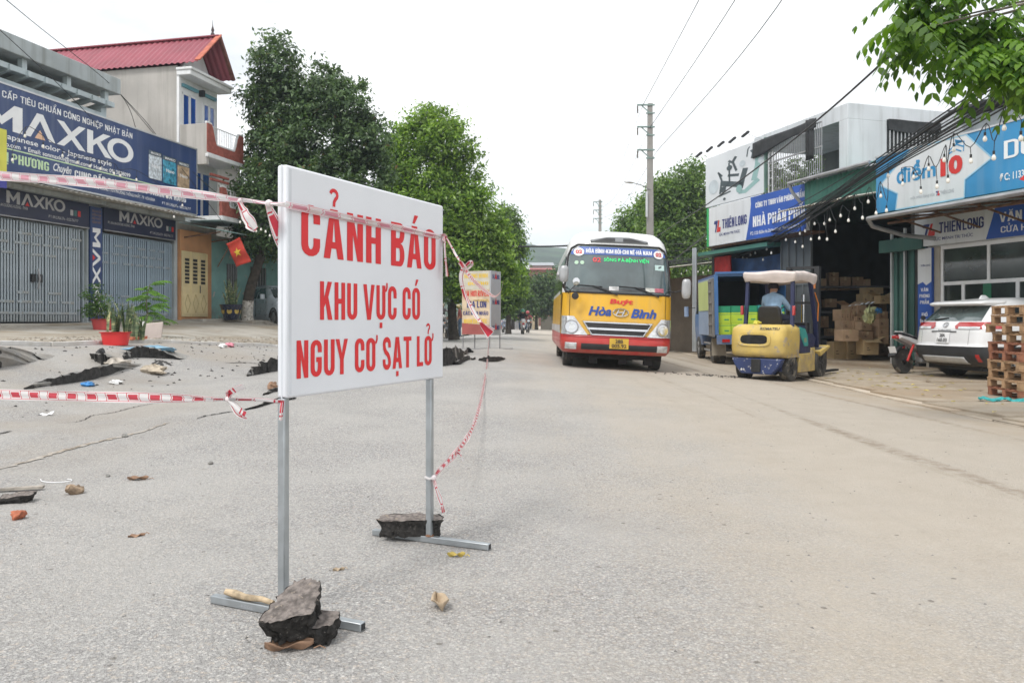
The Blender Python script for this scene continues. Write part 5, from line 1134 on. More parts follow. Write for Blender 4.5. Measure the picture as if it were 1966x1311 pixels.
# grille, badge, lettering, lamps
gpts = lambda z: .66 + .11 * (z - .70) / .28
gr = BH.patch(.70, .95, lambda z: -(.50 + .16 * (z - .70) / .25), lambda z: .50 + .16 * (z - .70) / .25, .010, 16, 4).build('grille', MBLACKP, bus, smooth=True)
for z0_, h_, off in ((.80, .04, .03), (.935, .025, .02), (.695, .02, .022)): BH.patch(z0_, z0_ + h_, lambda z: -(.52 + .16 * (z - .70) / .25), lambda z: .52 + .16 * (z - .70) / .25, off, 16, 2).build('grille_bar', MCHROME, gr, smooth=True)
for s in (-1, 1): MB().tube([BH.near(s * .50, .70, .02), BH.near(s * .67, .95, .02)], .014, 6).build('grille_edge', MCHROME, gr)
for s in (-1, 1):
    inner = lambda z: .55 + .13 * (z - .70) / .30 - .02
    hl = BH.patch(.69, 1.05, (lambda z: -1.092) if s < 0 else (lambda z: .58 + .28 * (z - .69) / .36), (lambda z: -(.58 + .28 * (z - .69) / .36)) if s < 0 else (lambda z: 1.092), .012, 14, 8).build('headlight', MLAMP, bus, smooth=True)
    for cx, rr in ((.90, .125),):
        MB().add([BH.near(s * (cx + rr * math.cos(a)), .84 + rr * 1.0 * math.sin(a), .022) for a in [2 * math.pi * i / 22 for i in range(22)]], [tuple(range(22))]).build('reflector', MCHROME, hl, smooth=True)
        MB().tube([BH.near(s * (cx + rr * math.cos(a)), .84 + rr * math.sin(a), .022) for a in [2 * math.pi * i / 22 for i in range(23)]], .012, 5, False).build('reflector_ring', MSTEEL, hl)
    BH.patch(.72, 1.02, s * 1.02 if s < 0 else s * 1.0, s * .995 if s < 0 else 1.015, .018, 3, 5).build('lamp_divider', MSTEEL, hl)
mb = MB(); text(mb, 'Buýt', BH.on(.012), -.17, .29, 1.325, 1.42, .035, .12); mb.build('red_script', MREDPR, bus)
mb = MB(); text(mb, 'Hòa', BH.on(.012), -.58, -.13, 1.08, 1.26, .035, .25); text(mb, 'Bình', BH.on(.012), .25, .76, 1.06, 1.24, .035, .25); mb.build('blue_script', M('bus_blue_print', (.02, .07, .30), .45), bus)
MB().tube([BH.near(.05 + .15 * math.cos(a), 1.155 + .075 * math.sin(a), .02) for a in [2 * math.pi * i / 26 for i in range(27)]], .011, 6, False).tube([BH.near(-.04, 1.10, .02), BH.near(.01, 1.20, .02)], .014, 6).tube([BH.near(.08, 1.10, .02), BH.near(.13, 1.20, .02)], .014, 6).tube([BH.near(-.02, 1.145, .02), BH.near(.11, 1.16, .02)], .012, 6).build('badge', MCHROME, bus, smooth=True)
pl = BH.ngon([(-.15, .445), (.22, .445), (.22, .645), (-.15, .645)], .03); plo = pl.build('number_plate', M('yellow_plate', (.62, .40, .05), .5), bus, solid=.008)
mb = MB(); text(mb, '28B', BH.on(.042), -.04, .11, .555, .625, .02); text(mb, '005.92', BH.on(.042), -.11, .18, .465, .535, .02); mb.build('plate_lettering', MBLACKP, plo)
for s in (-1, 1): BH.patch(1.0, 1.52, s * .95 - .004, s * .95 + .004, .004, 1, 8).build('panel_gap', MUNDER, bus)
BH.patch(.694, .703, -1.06, 1.06, .013, 24, 1).build('panel_gap', MUNDER, bus)
BH.patch(.955, .963, -.70, .70, .006, 16, 1).build('panel_gap', MUNDER, bus)
# mirrors
def busmirror(s, xo, z0, z1):
    MB().tube([BH.near(s * 1.02, 1.62, .0), V(s * 1.10, -.02, 1.60), V(s * xo, -.10, 1.66)], .018, 6).build('mirror_arm', MBLACKP, bus, smooth=True)
    MB().loft([[V(s * xo + .09 * math.cos(a) * k, -.12 + .06 * math.sin(a) * k, z) for a in [2 * math.pi * i / 14 for i in range(14)]] for z, k in ((z0, .5), (z0 + .03, .85), (z0 + .1, 1), (z1 - .08, 1), (z1 - .02, .8), (z1, .4))]).build('mirror', M('grey_mirror_shell', (.40, .41, .42), .35, .2), bus, smooth=True)
busmirror(-1, 1.10, 1.70, 2.02); busmirror(1, 1.28, 1.48, 1.86)
MB().tube([BH.near(-.98, 1.5, .0), V(-.96, -.12, 1.55), V(-.86, -.16, 1.66)], .01, 6).build('mirror_arm', MBLACKP, bus); MB().lathe([(.0, -.02), (.07, -.015), (.075, .01), (.0, .03)], 14, lambda r, a, z: (-.86 + r * math.cos(a), -.17 + z, 1.72 + r * math.sin(a))).build('round_mirror', MCHROME, bus, smooth=True)
MB().lathe([(.0, -.02), (.06, -.015), (.07, .02), (.0, .03)], 14, lambda r, a, z: (-.86 + r * math.cos(a), -.08 + z, 1.44 + r * math.sin(a))).build('round_mirror', MBLACKP, bus, smooth=True)
# sides
for s in (-1, 1):
    for k, (y0, y1) in enumerate(((.62, 1.45), (1.55, 2.55), (2.63, 3.65), (3.73, 4.75), (4.83, 5.85), (5.93, 6.7))): BH.side(s, y0, y1, 1.6 if k else 1.5, 2.28).build('side_window', MDARKGL, bus, smooth=True)
    BH.side(s, .45, 6.9, .70, .86, .004).build('side_red_band', MBWH, bus)
    BH.side(s, .42, .62, .75, 1.5, .005).build('door_seam', MUNDER, bus) if s < 0 else None
    wheel(bus, s * .90, 1.05, .37, .21); wheel(bus, s * .88, 5.15, .37, .24)
MB().box(-.95, .95, .5, 6.7, .22, .36).build('underbody', MUNDER, bus)
for x, y in ((-.5, .4), (.1, .5), (.62, .45)): MB().box(x, x + .16, y, y + .25, .12, .26).build('suspension_part', MUNDER, bus)
# ------------------------------------------------------------------ forklift
MFY = M('scuffed_forklift_yellow', (.56, .41, .11), .55, 0, .12, 2.5, wear=((.36, .30, .21), 7, .57), dirt=((.28, .22, .14), .2, .95, .9), bump=.15, bscale=18)
MFB = M('forklift_navy_paint', (.018, .024, .075), .45, 0, .2, 2, wear=((.10, .10, .13), 14, .70))
MFBW = M('chipped_blue_bumper', (.02, .035, .11), .5, 0, .2, 2, wear=((.55, .54, .50), 11, .585))
MFTEAL = M('forklift_teal', (.03, .27, .25), .45, 0, .1, 2)
MSEAT = M('black_vinyl', (.018, .018, .02), .45, 0, .2, 5)
fk = thing('forklift', 'yellow and navy forklift with pinkish cloth canopy seen from behind', 'forklift', (4.93, 15.45, g(4.9, 15.5) - .02), R(-41))
fk.rotation_euler = (0, R(.6), R(-41))
FH = Hull([(.46, -.44, .30, .50), (.52, -.50, .32, .535), (.80, -.52, .34, .54), (1.0, -.48, .34, .535), (1.06, -.42, .32, .51), (1.08, -.34, .3, .46)], .16, 5, .05)
cw = FH.body(.46, 1.08, 10, n=13).build('counterweight', MFY, fk, smooth=True, angle=50)
ov = []
for r_, o_ in ((1.0, .006), (.80, -.005)):
    ov.append([FH.near(-.03 + .33 * r_ * math.copysign(abs(math.cos(a)) ** .45, math.cos(a)), .80 + .125 * (r_ ** 1.6) * math.copysign(abs(math.sin(a)) ** .6, math.sin(a)), o_) for a in [2 * math.pi * i / 32 for i in range(32)]])
MB().loft([[p + V(0, .0, 0) for p in ov[0]], [p + V(0, -.012, 0) for p in ov[0]], [p + V(0, -.012, 0) for p in ov[1]]], True, False).build('vent_rim', MFY, cw, smooth=True)
MB().add([p + V(0, -.014, 0) for p in ov[1]], [tuple(range(32))]).build('vent_opening', M('vent_dark', (.008, .008, .008), .9), cw)
mb = MB(); text(mb, 'KOMATSU', FH.on(.006), .08, .44, .985, 1.03, .03); mb.build('lettering', MBLACKP, cw)
bpz = [(-.50, .44), (.50, .44), (.44, .30), (.30, .14), (-.30, .14), (-.44, .30)]
MB().prism(bpz, lambda a, b, c: (a, c, b), -.47, -.30).build('rear_bumper', MFBW, fk, bevel=.02)
MB().box(-.09, .09, -.50, -.46, .18, .43).build('tow_hitch', MUNDER, fk, bevel=.01)
MB().box(-.42, .42, -.28, 1.5, .2, .5).build('chassis', MFB, fk)
for s in (-1, 1):
    MB().prism([(.28, .16), (1.12, .16), (1.12, .62), (.92, .62), (.92, .52), (.34, .52), (.30, .40)], lambda a, b, c: (c, a, b), s * .47, s * .53).build('side_skirt', MFY, fk, bevel=.012)
    MB().prism([(-.28, .46), (.34, .46), (.34, .53), (.20, .53), (.12, .50), (-.28, .50)], lambda a, b, c: (c, a, b), s * .45, s * .525).build('fender_lip', MFY, fk)
    MB().prism([(.34, .53), (.91, .53), (.91, .63), (1.12, .63), (1.2, .80), (1.05, .90), (.34, .90)], lambda a, b, c: (c, a, b), s * .46, s * .51).build('side_frame', MFB, fk, bevel=.008)
    MB().prism([(.32, 1.04), (.62, 1.0), (.74, .86), (.78, .66), (.58, .66), (.34, .92)], lambda a, b, c: (c, a, b), s * .49, s * .525).build('teal_panel', MFTEAL, fk, bevel=.012)
    MB().prism([(1.14, .55), (1.5, .62), (1.68, .66), (1.74, .62), (1.52, .55), (1.2, .45)], lambda a, b, c: (c, a, b), s * .36, s * .62).build('front_fender', MFY, fk, bevel=.01)
    wheel(fk, s * .43, 0, .255, .19, M('black_wheel_disc', (.03, .03, .03), .6, 0, .3, 5), hub=.5); wheel(fk, s * .46, 1.40, .31, .22, M('black_wheel_disc', (.03, .03, .03), .6), hub=.5)
    MB().tube([(s * .47, .08, 1.02), (s * .46, .12, 1.5), (s * .45, .14, 1.97)], .045, 4).build('rear_post', MFB, fk)
    MB().tube([(s * .47, 1.38, .62), (s * .47, 1.28, 1.1), (s * .45, 1.02, 1.97)], .05, 4).build('front_post', MFB, fk)
    MB().box(s * .52 - .025, s * .52 + .025, .0, .06, 1.26, 1.44).build('tail_lamp', MREDL, fk, bevel=.01)
    MB().box(s * .30 - .05, s * .30 + .05, 1.78, 1.9, .08, 2.28).build('mast_rail', MBLACKP, fk)
    MB().box(s * .30 - .06, s * .30 + .06, 1.95, 3.0, .06, .10).build('fork', MUNDER, fk)
    MB().cyl((s * .46, 1.15, 1.97), (s * .46, 1.15, 1.80), .05, n=10).build('work_lamp', MORL, fk)
mb = MB(); text(mb, '15', lambda a, b: (.5275, a, b), .55, .66, .74, .82, .03); mb.build('capacity_number', MFY, fk)
for z in (.5, 1.5, 2.24): MB().box(-.35, .35, 1.8, 1.88, z, z + .05).build('mast_crossbar', MBLACKP, fk)
MB().cyl((0, 1.84, .3), (0, 1.84, 1.7), .035, n=10).build('lift_cylinder', MCHROME, fk)
MB().box(-.46, .46, 1.92, 1.97, .3, .75).build('fork_carriage', MUNDER, fk)
for z in (1.97, ): MB().bar((-.45, .14, z), (.45, .14, z), .05, .05).bar((-.45, 1.02, z), (.45, 1.02, z), .05, .05).bar((-.45, .14, z), (-.45, 1.02, z), .05, .05).bar((.45, .14, z), (.45, 1.02, z), .05, .05).build('guard_frame', MFB, fk)
CH = Hull([(1.93, .06, 1.22, .50), (1.97, .03, 1.25, .525), (2.06, .02, 1.25, .53), (2.11, .06, 1.2, .5), (2.125, .2, 1.05, .4)], .05, 6)
def sag(mb):
    mb.v = [(x, y, z + (.012 * math.sin(9 * x + 5 * y) + .008 * math.sin(17 * y)) - (.03 * (1 + math.sin(7 * x + 3 * y)) if z < 1.96 else 0)) for x, y, z in mb.v]; return mb
sag(CH.body(1.93, 2.125, 6)).build('cloth_canopy', M('pinkish_white_cloth', (.60, .53, .50), .9, 0, .1, 3, bump=.5, bscale=12), fk, smooth=True)
MB().box(-.36, .36, .05, 1.05, .9, 1.06).build('engine_hood', MFB, fk, bevel=.02)
MB().loft([[V(-.24 * k, .10 + o, z), V(.24 * k, .10 + o, z), V(.24 * k, .20 + o, z), V(-.24 * k, .20 + o, z)] for z, k, o in ((1.06, 1, .04), (1.2, 1, .01), (1.38, .92, -.03), (1.44, .75, -.04))]).build('seat_back', MSEAT, fk, bevel=.03)
MB().box(-.25, .25, .2, .66, 1.07, 1.16).build('seat_cushion', MSEAT, fk, bevel=.03)
MB().box(-.30, .36, 1.12, 1.30, .6, 1.12).build('dash_cowl', MSEAT, fk, bevel=.04)
MB().tube([V(.17 * math.cos(a), 1.02 + .12 * math.sin(a), 1.36 + .10 * math.sin(a)) for a in [2 * math.pi * i / 20 for i in range(21)]], .014, 6, False).build('steering_wheel', MSEAT, fk, smooth=True)
MB().cyl((0, 1.16, 1.1), (0, 1.02, 1.36), .02, n=8).build('steering_column', MSEAT, fk)
MB().tube([(.5, 1.32, 1.15), (.52, 1.3, 1.5), (.5, 1.15, 1.72)], .012, 6).build('lever', MORL, fk)
crumple('cloth_rag', 'yellow rag lying on the rear hood of the forklift', 'rag', fk.matrix_basis @ V(-.12, -.18, 1.085), .07, M('yellow_rag', (.60, .55, .08), .8), 9, .5)
# ------------------------------------------------------------------ blue delivery truck
MTB = M('truck_blue_paint', (.045, .14, .34), .45, 0, .1, 1, coat=.2, dirt=((.30, .25, .2), .4, 1.2, .5))
MTBL = M('truck_pale_blue_panel', (.26, .34, .48), .5, 0, .06, 1); MLIME = M('lime_panel', (.52, .60, .22), .5, 0, .06, 1)
tk = thing('delivery_truck', 'blue box truck with open rear doors and lime side panel parked by the warehouse', 'truck', (6.36, 21.0, g(6.3, 21.5) - .02), rot=(0, R(-1.0), R(-5)))
W2 = .93; L2 = 3.2; Z0, Z1 = .78, 2.36
MB().box(-W2, -W2 + .05, .0, L2, Z0, Z1).build('left_wall', MTBL, tk); MB().box(W2 - .05, W2, .0, L2, Z0, Z1).build('right_wall', MTB, tk)
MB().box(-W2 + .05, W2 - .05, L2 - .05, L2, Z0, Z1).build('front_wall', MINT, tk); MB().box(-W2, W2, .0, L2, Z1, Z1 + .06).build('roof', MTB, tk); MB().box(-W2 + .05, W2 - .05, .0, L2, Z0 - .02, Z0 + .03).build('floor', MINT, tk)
MB().box(-W2 - .01, W2 + .01, -.04, -.001, Z0 - .22, Z0 + .03).build('rear_sill', MTB, tk, bevel=.01)
for s in (-1, 1):
    MB().box(s * W2 - .05, s * W2 + .05, -.045, .0, Z0 + .031, Z1 + .06).build('rear_post', MTB, tk, bevel=.008)
    MB().box(s * .7 - .1, s * .7 + .1, -.06, -.041, Z0 - .16, Z0 - .08).build('tail_lamp', MREDL, tk)
MB().box(-W2 - .02, W2 + .02, -.06, .02, Z1 + .061, Z1 + .12).build('rear_header', MTB, tk)
MB().box(-W2 - .012, -W2 - .001, .55, L2 - .1, 1.48, Z1 - .04).build('lime_panel', MLIME, tk)
mb = MB(); text(mb, '300', lambda a, b: (-W2 - .004, 1.1 - a, b), 0, .4, 1.05, 1.2, .02); mb.build('white_lettering', MWHITEPR, tk)
dr = MB().box(-W2 - .09, -W2 - .045, .0, .62, Z0 - .02, Z1 - .05).build('open_door', M('grey_door_back', (.17, .165, .16), .7, 0, .2, 3), tk)
for k in range(6): MB().box(-W2 - .115, -W2 - .091, .0, .62, Z0 + k * .29, Z0 + k * .29 + .05).build('door_rib', M('grey_door_rib', (.24, .23, .22), .7), dr)
for y in (.0, .29, .57): MB().box(-W2 - .11, -W2 - .092, y, y + .04, Z0, Z1 - .08).build('door_stile', M('grey_door_rib', (.24, .23, .22), .7), dr)
dr2 = MB().box(W2 + .02, W2 + .065, .0, .8, Z0 - .02, Z1 - .05).build('open_door', MTB, tk)
CB = Hull([(.45, 0, 1.45, .80), (.9, 0, 1.5, .84), (1.35, 0, 1.46, .84), (1.45, .02, 1.4, .82), (1.95, .05, 1.05, .74), (2.05, .12, .9, .62)], .06, 6, .12)
cbm = CB.body(.45, 2.05, 12); cbm.v = [(x, y + L2 + .08, z) for x, y, z in cbm.v]; cab = cbm.build('cab', MTB, tk, smooth=True, angle=50)
for s in (-1, 1):
    m_ = CB.side(s, .15, 1.2, 1.4, 1.92, .006, sl1=-.25); m_.v = [(x, y + L2 + .08, z) for x, y, z in m_.v]; m_.build('side_window', MDARKGL, cab)
    MB().loft([[V(s * 1.12 + .07 * math.cos(a), L2 + 1.35 + .04 * math.sin(a), z) for a in [2 * math.pi * i / 12 for i in range(12)]] for z in (1.32, 1.36, 1.6, 1.64)]).build('mirror', MTBL, cab, smooth=True)
    MB().tube([(s * .84, L2 + 1.3, 1.6), (s * 1.1, L2 + 1.35, 1.6)], .012, 6).build('mirror_arm', MBLACKP, cab)
    wheel(tk, s * .76, .85, .35, .34); wheel(tk, s * .76, L2 + .75, .35, .2)
    MB().box(s * .80 - .2, s * .80 + .17, .38, .42, .25, .72).build('mud_flap', M('dusty_mud_flap', (.30, .27, .22), .9), tk)
    for z in (.35, .55): MB().bar((s * .86, 1.35, z), (s * .86, 2.6, z), .03, .05).build('side_guard', MSTEEL, tk)
MB().box(-.45, .45, .1, L2 + 1.2, .42, .62).build('chassis', MUNDER, tk)
# lime cartons stacked inside the truck: each a thing of its own
MLC = M('lime_carton', (.45, .62, .04), .6, 0, .1, 3); MGC = M('green_carton_top', (.02, .28, .14), .6); MTC = M('teal_carton', (.02, .34, .32), .6)
TM = tk.matrix_basis
posn = ('leftmost', 'second from left', 'middle', 'second from right', 'rightmost')
for r_, (zz, hh) in enumerate(((Z0 + .035, .29), (Z0 + .33, .29), (Z0 + .625, .17))):
    for k in range(5):
        t = thing('green_carton', '%s %s in the %s layer inside the blue truck' % (posn[k], 'lime carton' if r_ < 2 else 'green carton', ('bottom', 'second', 'top')[r_]), 'box', TM @ V(-.70 + .35 * k, .16 + .02 * ((k * 7 + r_ * 3) % 3), zz), R(-5), 'green cartons in the blue truck')
        MB().box(-.168, .168, 0, .45, 0, hh).build('carton', MLC if r_ < 2 else (MGC if k < 3 else MTC), t, bevel=.006)
        MB().box(-.165, .165, -.003, -.001, hh * .82, hh * .86).box(-.0, .12, -.003, -.001, hh * .3, hh * .42).build('printed_mark', MGC, t)
# ------------------------------------------------------------------ dark cargo truck behind the bus
dk = thing('cargo_truck', 'dark open-backed cargo truck half hidden behind the minibus mirror', 'truck', (6.55, 33, g(6.5, 33) - .02), R(-2))
MDK = M('grey_green_truck_frame', (.17, .19, .19), .6, .1, .2, 2)
MB().box(-1.05, 1.05, 4.2, 4.25, .95, 2.7).box(-1.05, -1.0, 0, 4.2, .95, 2.7).box(1.0, 1.05, 0, 4.2, .95, 2.7).build('cargo_walls', MINT, dk)
MB().box(-1.07, 1.07, 0, 4.25, 2.7, 2.76).build('roof', MDK, dk); MB().box(-1.07, 1.07, 0, 4.25, .85, .95).build('deck', MDK, dk)
for x in (-1.08, 1.0): MB().box(x, x + .08, -.05, .0, .85, 2.76).build('rear_post', MDK, dk)
MB().box(-1.0, 1.0, -.03, .02, .5, .62).build('rear_bar', M('orange_rear_bar', (.5, .16, .06), .6), dk); MB().box(.5, .9, -.05, -.031, .62, .80).build('number_plate', M('dull_plate', (.35, .2, .16), .6), dk)
for s in (-1, 1): wheel(dk, s * .78, 1.0, .4, .45); wheel(dk, s * .8, 4.6, .4, .24)
MB().box(-.95, .95, 4.4, 5.8, .6, 2.3).build('cab', MTB, dk, bevel=.1)
crumple('cargo_sack', 'reddish sack on the deck of the dark cargo truck', 'sack', dk.matrix_basis @ V(.3, .5, .95), .25, M('reddish_sack', (.35, .16, .12), .8), 12, .4)
# ------------------------------------------------------------------ white car, tail towards the camera
MCW = M('white_car_paint', (.74, .75, .76), .28, 0, .02, .6, coat=.8, dirt=((.42, .36, .29), .3, .9, .35))
SV = (8.42, 15.62); suv = thing('white_car', 'white crossover car parked nose-in to the shop with its tail to the road', 'car', (SV[0], SV[1], g(*SV) - .015), R(-78))
SH = Hull([(.24, .35, 4.15, .82), (.36, .10, 4.32, .88), (.48, .02, 4.40, .905), (.66, .0, 4.43, .912), (.70, .03, 4.43, .912), (.98, .07, 4.35, .908), (1.06, .10, 3.55, .885), (1.14, .16, 3.15, .855), (1.42, .42, 2.55, .72), (1.50, .52, 2.4, .68), (1.57, .70, 2.2, .60), (1.605, 1.05, 1.9, .46)], .24, 4.5, .3)
SH.body(.665, 1.605, 22).build('body', MCW, suv, smooth=True, angle=60)
SH.body(.26, .664, 6).build('lower_cladding', M('grey_black_cladding', (.03, .032, .036), .5, 0, .15, 2, dirt=((.30, .25, .19), .2, .5, .5)), suv, smooth=True, angle=50)
SH.patch(1.15, 1.44, lambda z: -(.74 - .30 * (z - 1.15)), lambda z: .74 - .30 * (z - 1.15), .006, 16, 8).build('rear_window', MCARGL, suv, smooth=True)
SH.patch(.33, .46, lambda z: -.58 + .3 * (z - .33), lambda z: .58 - .3 * (z - .33), .02, 12, 4).build('skid_plate', M('silver_skid_plate', (.55, .55, .54), .45, .3), suv, smooth=True, solid=.015)
SPH = Hull([(1.44, .26, .9, .66), (1.47, .20, .9, .70), (1.52, .22, .95, .70), (1.55, .40, 1.0, .64)], .14, 4.5)
SPH.body(1.44, 1.55, 5).build('roof_spoiler', MCW, suv, smooth=True, angle=50)
for s in (-1, 1):
    lo, hi = (-.905, -.30) if s < 0 else (.30, .905)
    tl = SH.patch(1.0, 1.13, (lambda z: -.885) if s < 0 else (lambda z: .26 + .8 * max(0, .07 - abs(z - 1.05)) * -1 + .05), (lambda z: -(.31 - .8 * max(0, .07 - abs(z - 1.05)))) if s < 0 else (lambda z: .885), .012, 12, 5).build('tail_light', MREDL, suv, smooth=True)
    SH.patch(1.0, 1.045, (lambda z: -.80) if s < 0 else (lambda z: .36), (lambda z: -.36) if s < 0 else (lambda z: .80), .018, 10, 2).build('clear_strip', MLAMP, tl, smooth=True)
    SH.side(s, .25, .62, 1.0, 1.12, .008, sl1=-.02).build('side_lamp', MREDL, tl, smooth=True)
    SH.side(s, .75, 1.25, 1.12, 1.44, .006, sl0=.1, sl1=.18).build('quarter_window', MDARKGL, suv, smooth=True); SH.side(s, 1.35, 2.2, 1.10, 1.46, .006).build('rear_door_window', MDARKGL, suv, smooth=True); SH.side(s, 2.27, 3.1, 1.10, 1.44, .006, sl1=-.42).build('front_door_window', MDARKGL, suv, smooth=True)
    SH.patch(.38, .52, s * .80 - .03, s * .80 + .03, .012, 3, 3).build('reflector', MREDL, suv, smooth=True)
    for y in (1.0, 3.45):
        wheel(suv, s * .80, y, .345, .225)
        MB().add([V(s * .918, y + .42 * math.cos(a), .345 + .42 * math.sin(a)) for a in [math.pi * i / 20 for i in range(21)]] + [V(s * .90, y + .36 * math.cos(a), .345 + .36 * math.sin(a)) for a in [math.pi * i / 20 for i in range(21)]], [(i, i + 1, 22 + i, 21 + i) for i in range(20)]).build('wheel_arch', MBLACKP, suv, solid=.02)
MB().add([SH.near(x, z, .02) for x, z in ((-.17, .72), (.17, .72), (.17, .93), (-.17, .93))], [(0, 1, 2, 3)]).build('number_plate', MWHITEPR, suv, solid=.01)
mb = MB(); text(mb, '28A', SH.on(.034), -.07, .07, .84, .905, .02); text(mb, '160.03', SH.on(.034), -.13, .13, .745, .815, .02); mb.build('plate_lettering', MBLACKP, suv)
SH.patch(.935, .955, -.33, .33, .012, 8, 2).build('tailgate_trim', MCHROME, suv); mb = MB(); text(mb, 'CROSS', SH.on(.012), -.15, .18, .965, .99, .02); mb.build('tailgate_lettering', MCHROME, suv)
MB().tube([SH.near(.0 + .065 * math.cos(a), 1.075 + .045 * math.sin(a), .012) for a in [2 * math.pi * i / 20 for i in range(21)]], .007, 6, False).tube([SH.near(.028 * math.cos(a), 1.075 + .042 * math.sin(a), .014) for a in [2 * math.pi * i / 16 for i in range(17)]], .006, 6, False).build('badge', MCHROME, suv, smooth=True)
MB().tube([SH.near(-.36, 1.17, .02), SH.near(-.05, 1.21, .02)], [.02, .01], 6).build('rear_wiper', MBLACKP, suv)
MB().prism([(.86, 1.58), (1.12, 1.585), (1.0, 1.66), (.92, 1.66)], lambda a, b, c: (c, a, b), -.02, .02).build('shark_fin_antenna', MCW, suv, bevel=.008)
MB().box(-.7, .7, .3, 4, .2, .35).build('underbody', MUNDER, suv)
SH.patch(.70, .985, -.62, -.615, .003, 1, 6).build('tailgate_gap', MUNDER, suv); SH.patch(.70, .985, .615, .62, .003, 1, 6).build('tailgate_gap', MUNDER, suv)
# ------------------------------------------------------------------ silver-blue car behind the warning sign
MCS = M('silver_blue_car_paint', (.58, .64, .70), .3, .1, .03, .6, coat=.6)
cg_ = P(560, 640, 29); c2 = thing('silver_car', 'silver-blue hatchback parked on the pavement behind the street tree and warning sign', 'car', (-7.27, 27.9, g(-8.0, 28.4) - .02), R(40))
H2 = Hull([(.22, .2, 3.6, .76), (.4, .02, 3.75, .82), (.6, .0, 3.78, .83), (.8, .15, 3.74, .825), (.92, .55, 3.66, .80), (1.0, .85, 3.6, .78), (1.35, 1.45, 3.25, .66), (1.45, 1.75, 3.0, .58), (1.49, 2.1, 2.7, .4)], .3, 4, .2)
H2.body(.22, 1.49, 24).build('body', MCS, c2, smooth=True, angle=60)
H2.patch(.98, 1.38, lambda z: -(.70 - .3 * (z - .98)), lambda z: .70 - .3 * (z - .98), .008, 12, 6).build('windscreen', MCARGL, c2, smooth=True)
for s in (-1, 1):
    H2.side(s, 1.38, 2.25, .98, 1.36, .008, sl0=.42).build('front_door_window', MDARKGL, c2, smooth=True); H2.side(s, 2.33, 3.2, .98, 1.36, .008, sl1=-.15).build('rear_door_window', MDARKGL, c2, smooth=True)
    MB().loft([[V(s * .93 + .09 * math.cos(a), 1.42 + .05 * math.sin(a), z) for a in [2 * math.pi * i / 12 for i in range(12)]] for z in (.96, .99, 1.1, 1.13)]).build('mirror', MCS, c2, smooth=True)
    for y in (.72, 3.1):
        wheel(c2, s * .74, y, .29, .2); MB().add([V(s * .838, y + .36 * math.cos(a), .29 + .36 * math.sin(a)) for a in [math.pi * i / 16 for i in range(17)]] + [V(s * .82, y + .29 * math.cos(a), .29 + .29 * math.sin(a)) for a in [math.pi * i / 16 for i in range(17)]], [(i, i + 1, 18 + i, 17 + i) for i in range(16)]).build('wheel_arch', MBLACKP, c2, solid=.015)
    H2.patch(.60, .78, s * .72 - .08, s * .72 + .08, .012, 5, 4).build('headlight', MLAMP, c2, smooth=True)
    for y in (1.36, 2.29): MB().box(s * .826 - .006, s * .826 + .006, y, y + .012, .35, .95).build('door_gap', MUNDER, c2)
# ------------------------------------------------------------------ the warning sign in the foreground
pl_, pr_ = GP(540, 1193), GP(846, 1041)
SA = math.atan2(1.085, .49); SF = Frame(pl_.x, pl_.y, SA)
ws_ = thing('warning_sign', 'large white warning sign with red lettering on two steel posts in the foreground', 'sign', (pl_.x, pl_.y, 0), SA)
MPANEL = M('white_banner_sheet', (.72, .745, .79), .42, 0, .035, 1.6, bump=.10, bscale=7, spec=.5)
MGALV = M('galvanised_tube', (.40, .43, .45), .42, .75, .12, 9, bump=.08, bscale=60)
PZ0, PZ1, PW, PT = SF.z(541, 765), SF.z(547, 318), 1.185, .023
MB().box(.002, PW, -PT, PT, PZ0, PZ1).build('panel', MPANEL, ws_, bevel=.010, seg=3)
MB().box(.014, .028, -PT - .0015, -PT + .001, PZ0 + .015, PZ1 - .015).build('edge_fold', M('sheet_fold_shadow', (.60, .63, .67), .5), ws_)
MB().add([(.002 - .0012, y, z) for y, z in ((-PT * .2, PZ0), (PT * .1, PZ0), (PT * .1, PZ1), (-PT * .2, PZ1))], [(0, 1, 2, 3)]).build('wrap_seam', M('sheet_fold_shadow', (.60, .63, .67), .5), ws_)
q = lambda px: SF.x(px, PT); zz = lambda px, py: SF.z(px, py, PT); fs_ = onplane(PT, .0015)
MSRED = M('sign_red_vinyl', (.66, .022, .028), .4, 0, .03, 3, bump=.05, bscale=12)
for s, xa, xb, c, ya, yb in (('CẢNH BÁO', 578, 836, 612, 397, 494), ('KHU VỰC CÓ', 614, 806, 632, 541, 614), ('NGUY CƠ SẠT LỞ', 569, 832, 590, 653, 725)):
    mb = MB(); btext(mb, s, fs_, q(xa), q(xb), zz(c, yb), zz(c, ya), w=.50, t=.18, h=.135, gap=.10, space=.26); tag(mb.build('red_lettering', MSRED, ws_), 'red Vietnamese capitals reading ' + s)
xr = SF.x(826)
for x in (.012, xr - .005):
    MB().box(x - .015, x + .015, -.015, .015, .03, PZ0).box(x - .012, x + .012, -.016, .016, .032, PZ0).build('post', MGALV, ws_, bevel=.003)
for x, l0, l1 in ((.012, -.345, .355), (xr - .005, -.33, .33)):
    fb_ = MB().box(x - .016, x + .016, -l1, -l0, .002, .032).build('foot_bar', MGALV, ws_, bevel=.003)
    for ye, sg in ((-l1, -1), (-l0, 1)): MB().add([(x - .012, ye + sg * .0012, .006), (x + .012, ye + sg * .0012, .006), (x + .012, ye + sg * .0012, .028), (x - .012, ye + sg * .0012, .028)], [(0, 1, 2, 3)]).build('tube_end', M('tube_hollow', (.03, .03, .032), .8), fb_)
    MB().lathe([(.012, .028), (.022, .033), (.017, .042)], 10, lambda r, a, z, x=x: (x + 1.1 * r * math.cos(a), r * math.sin(a), z)).build('weld', MRUSTY, fb_)
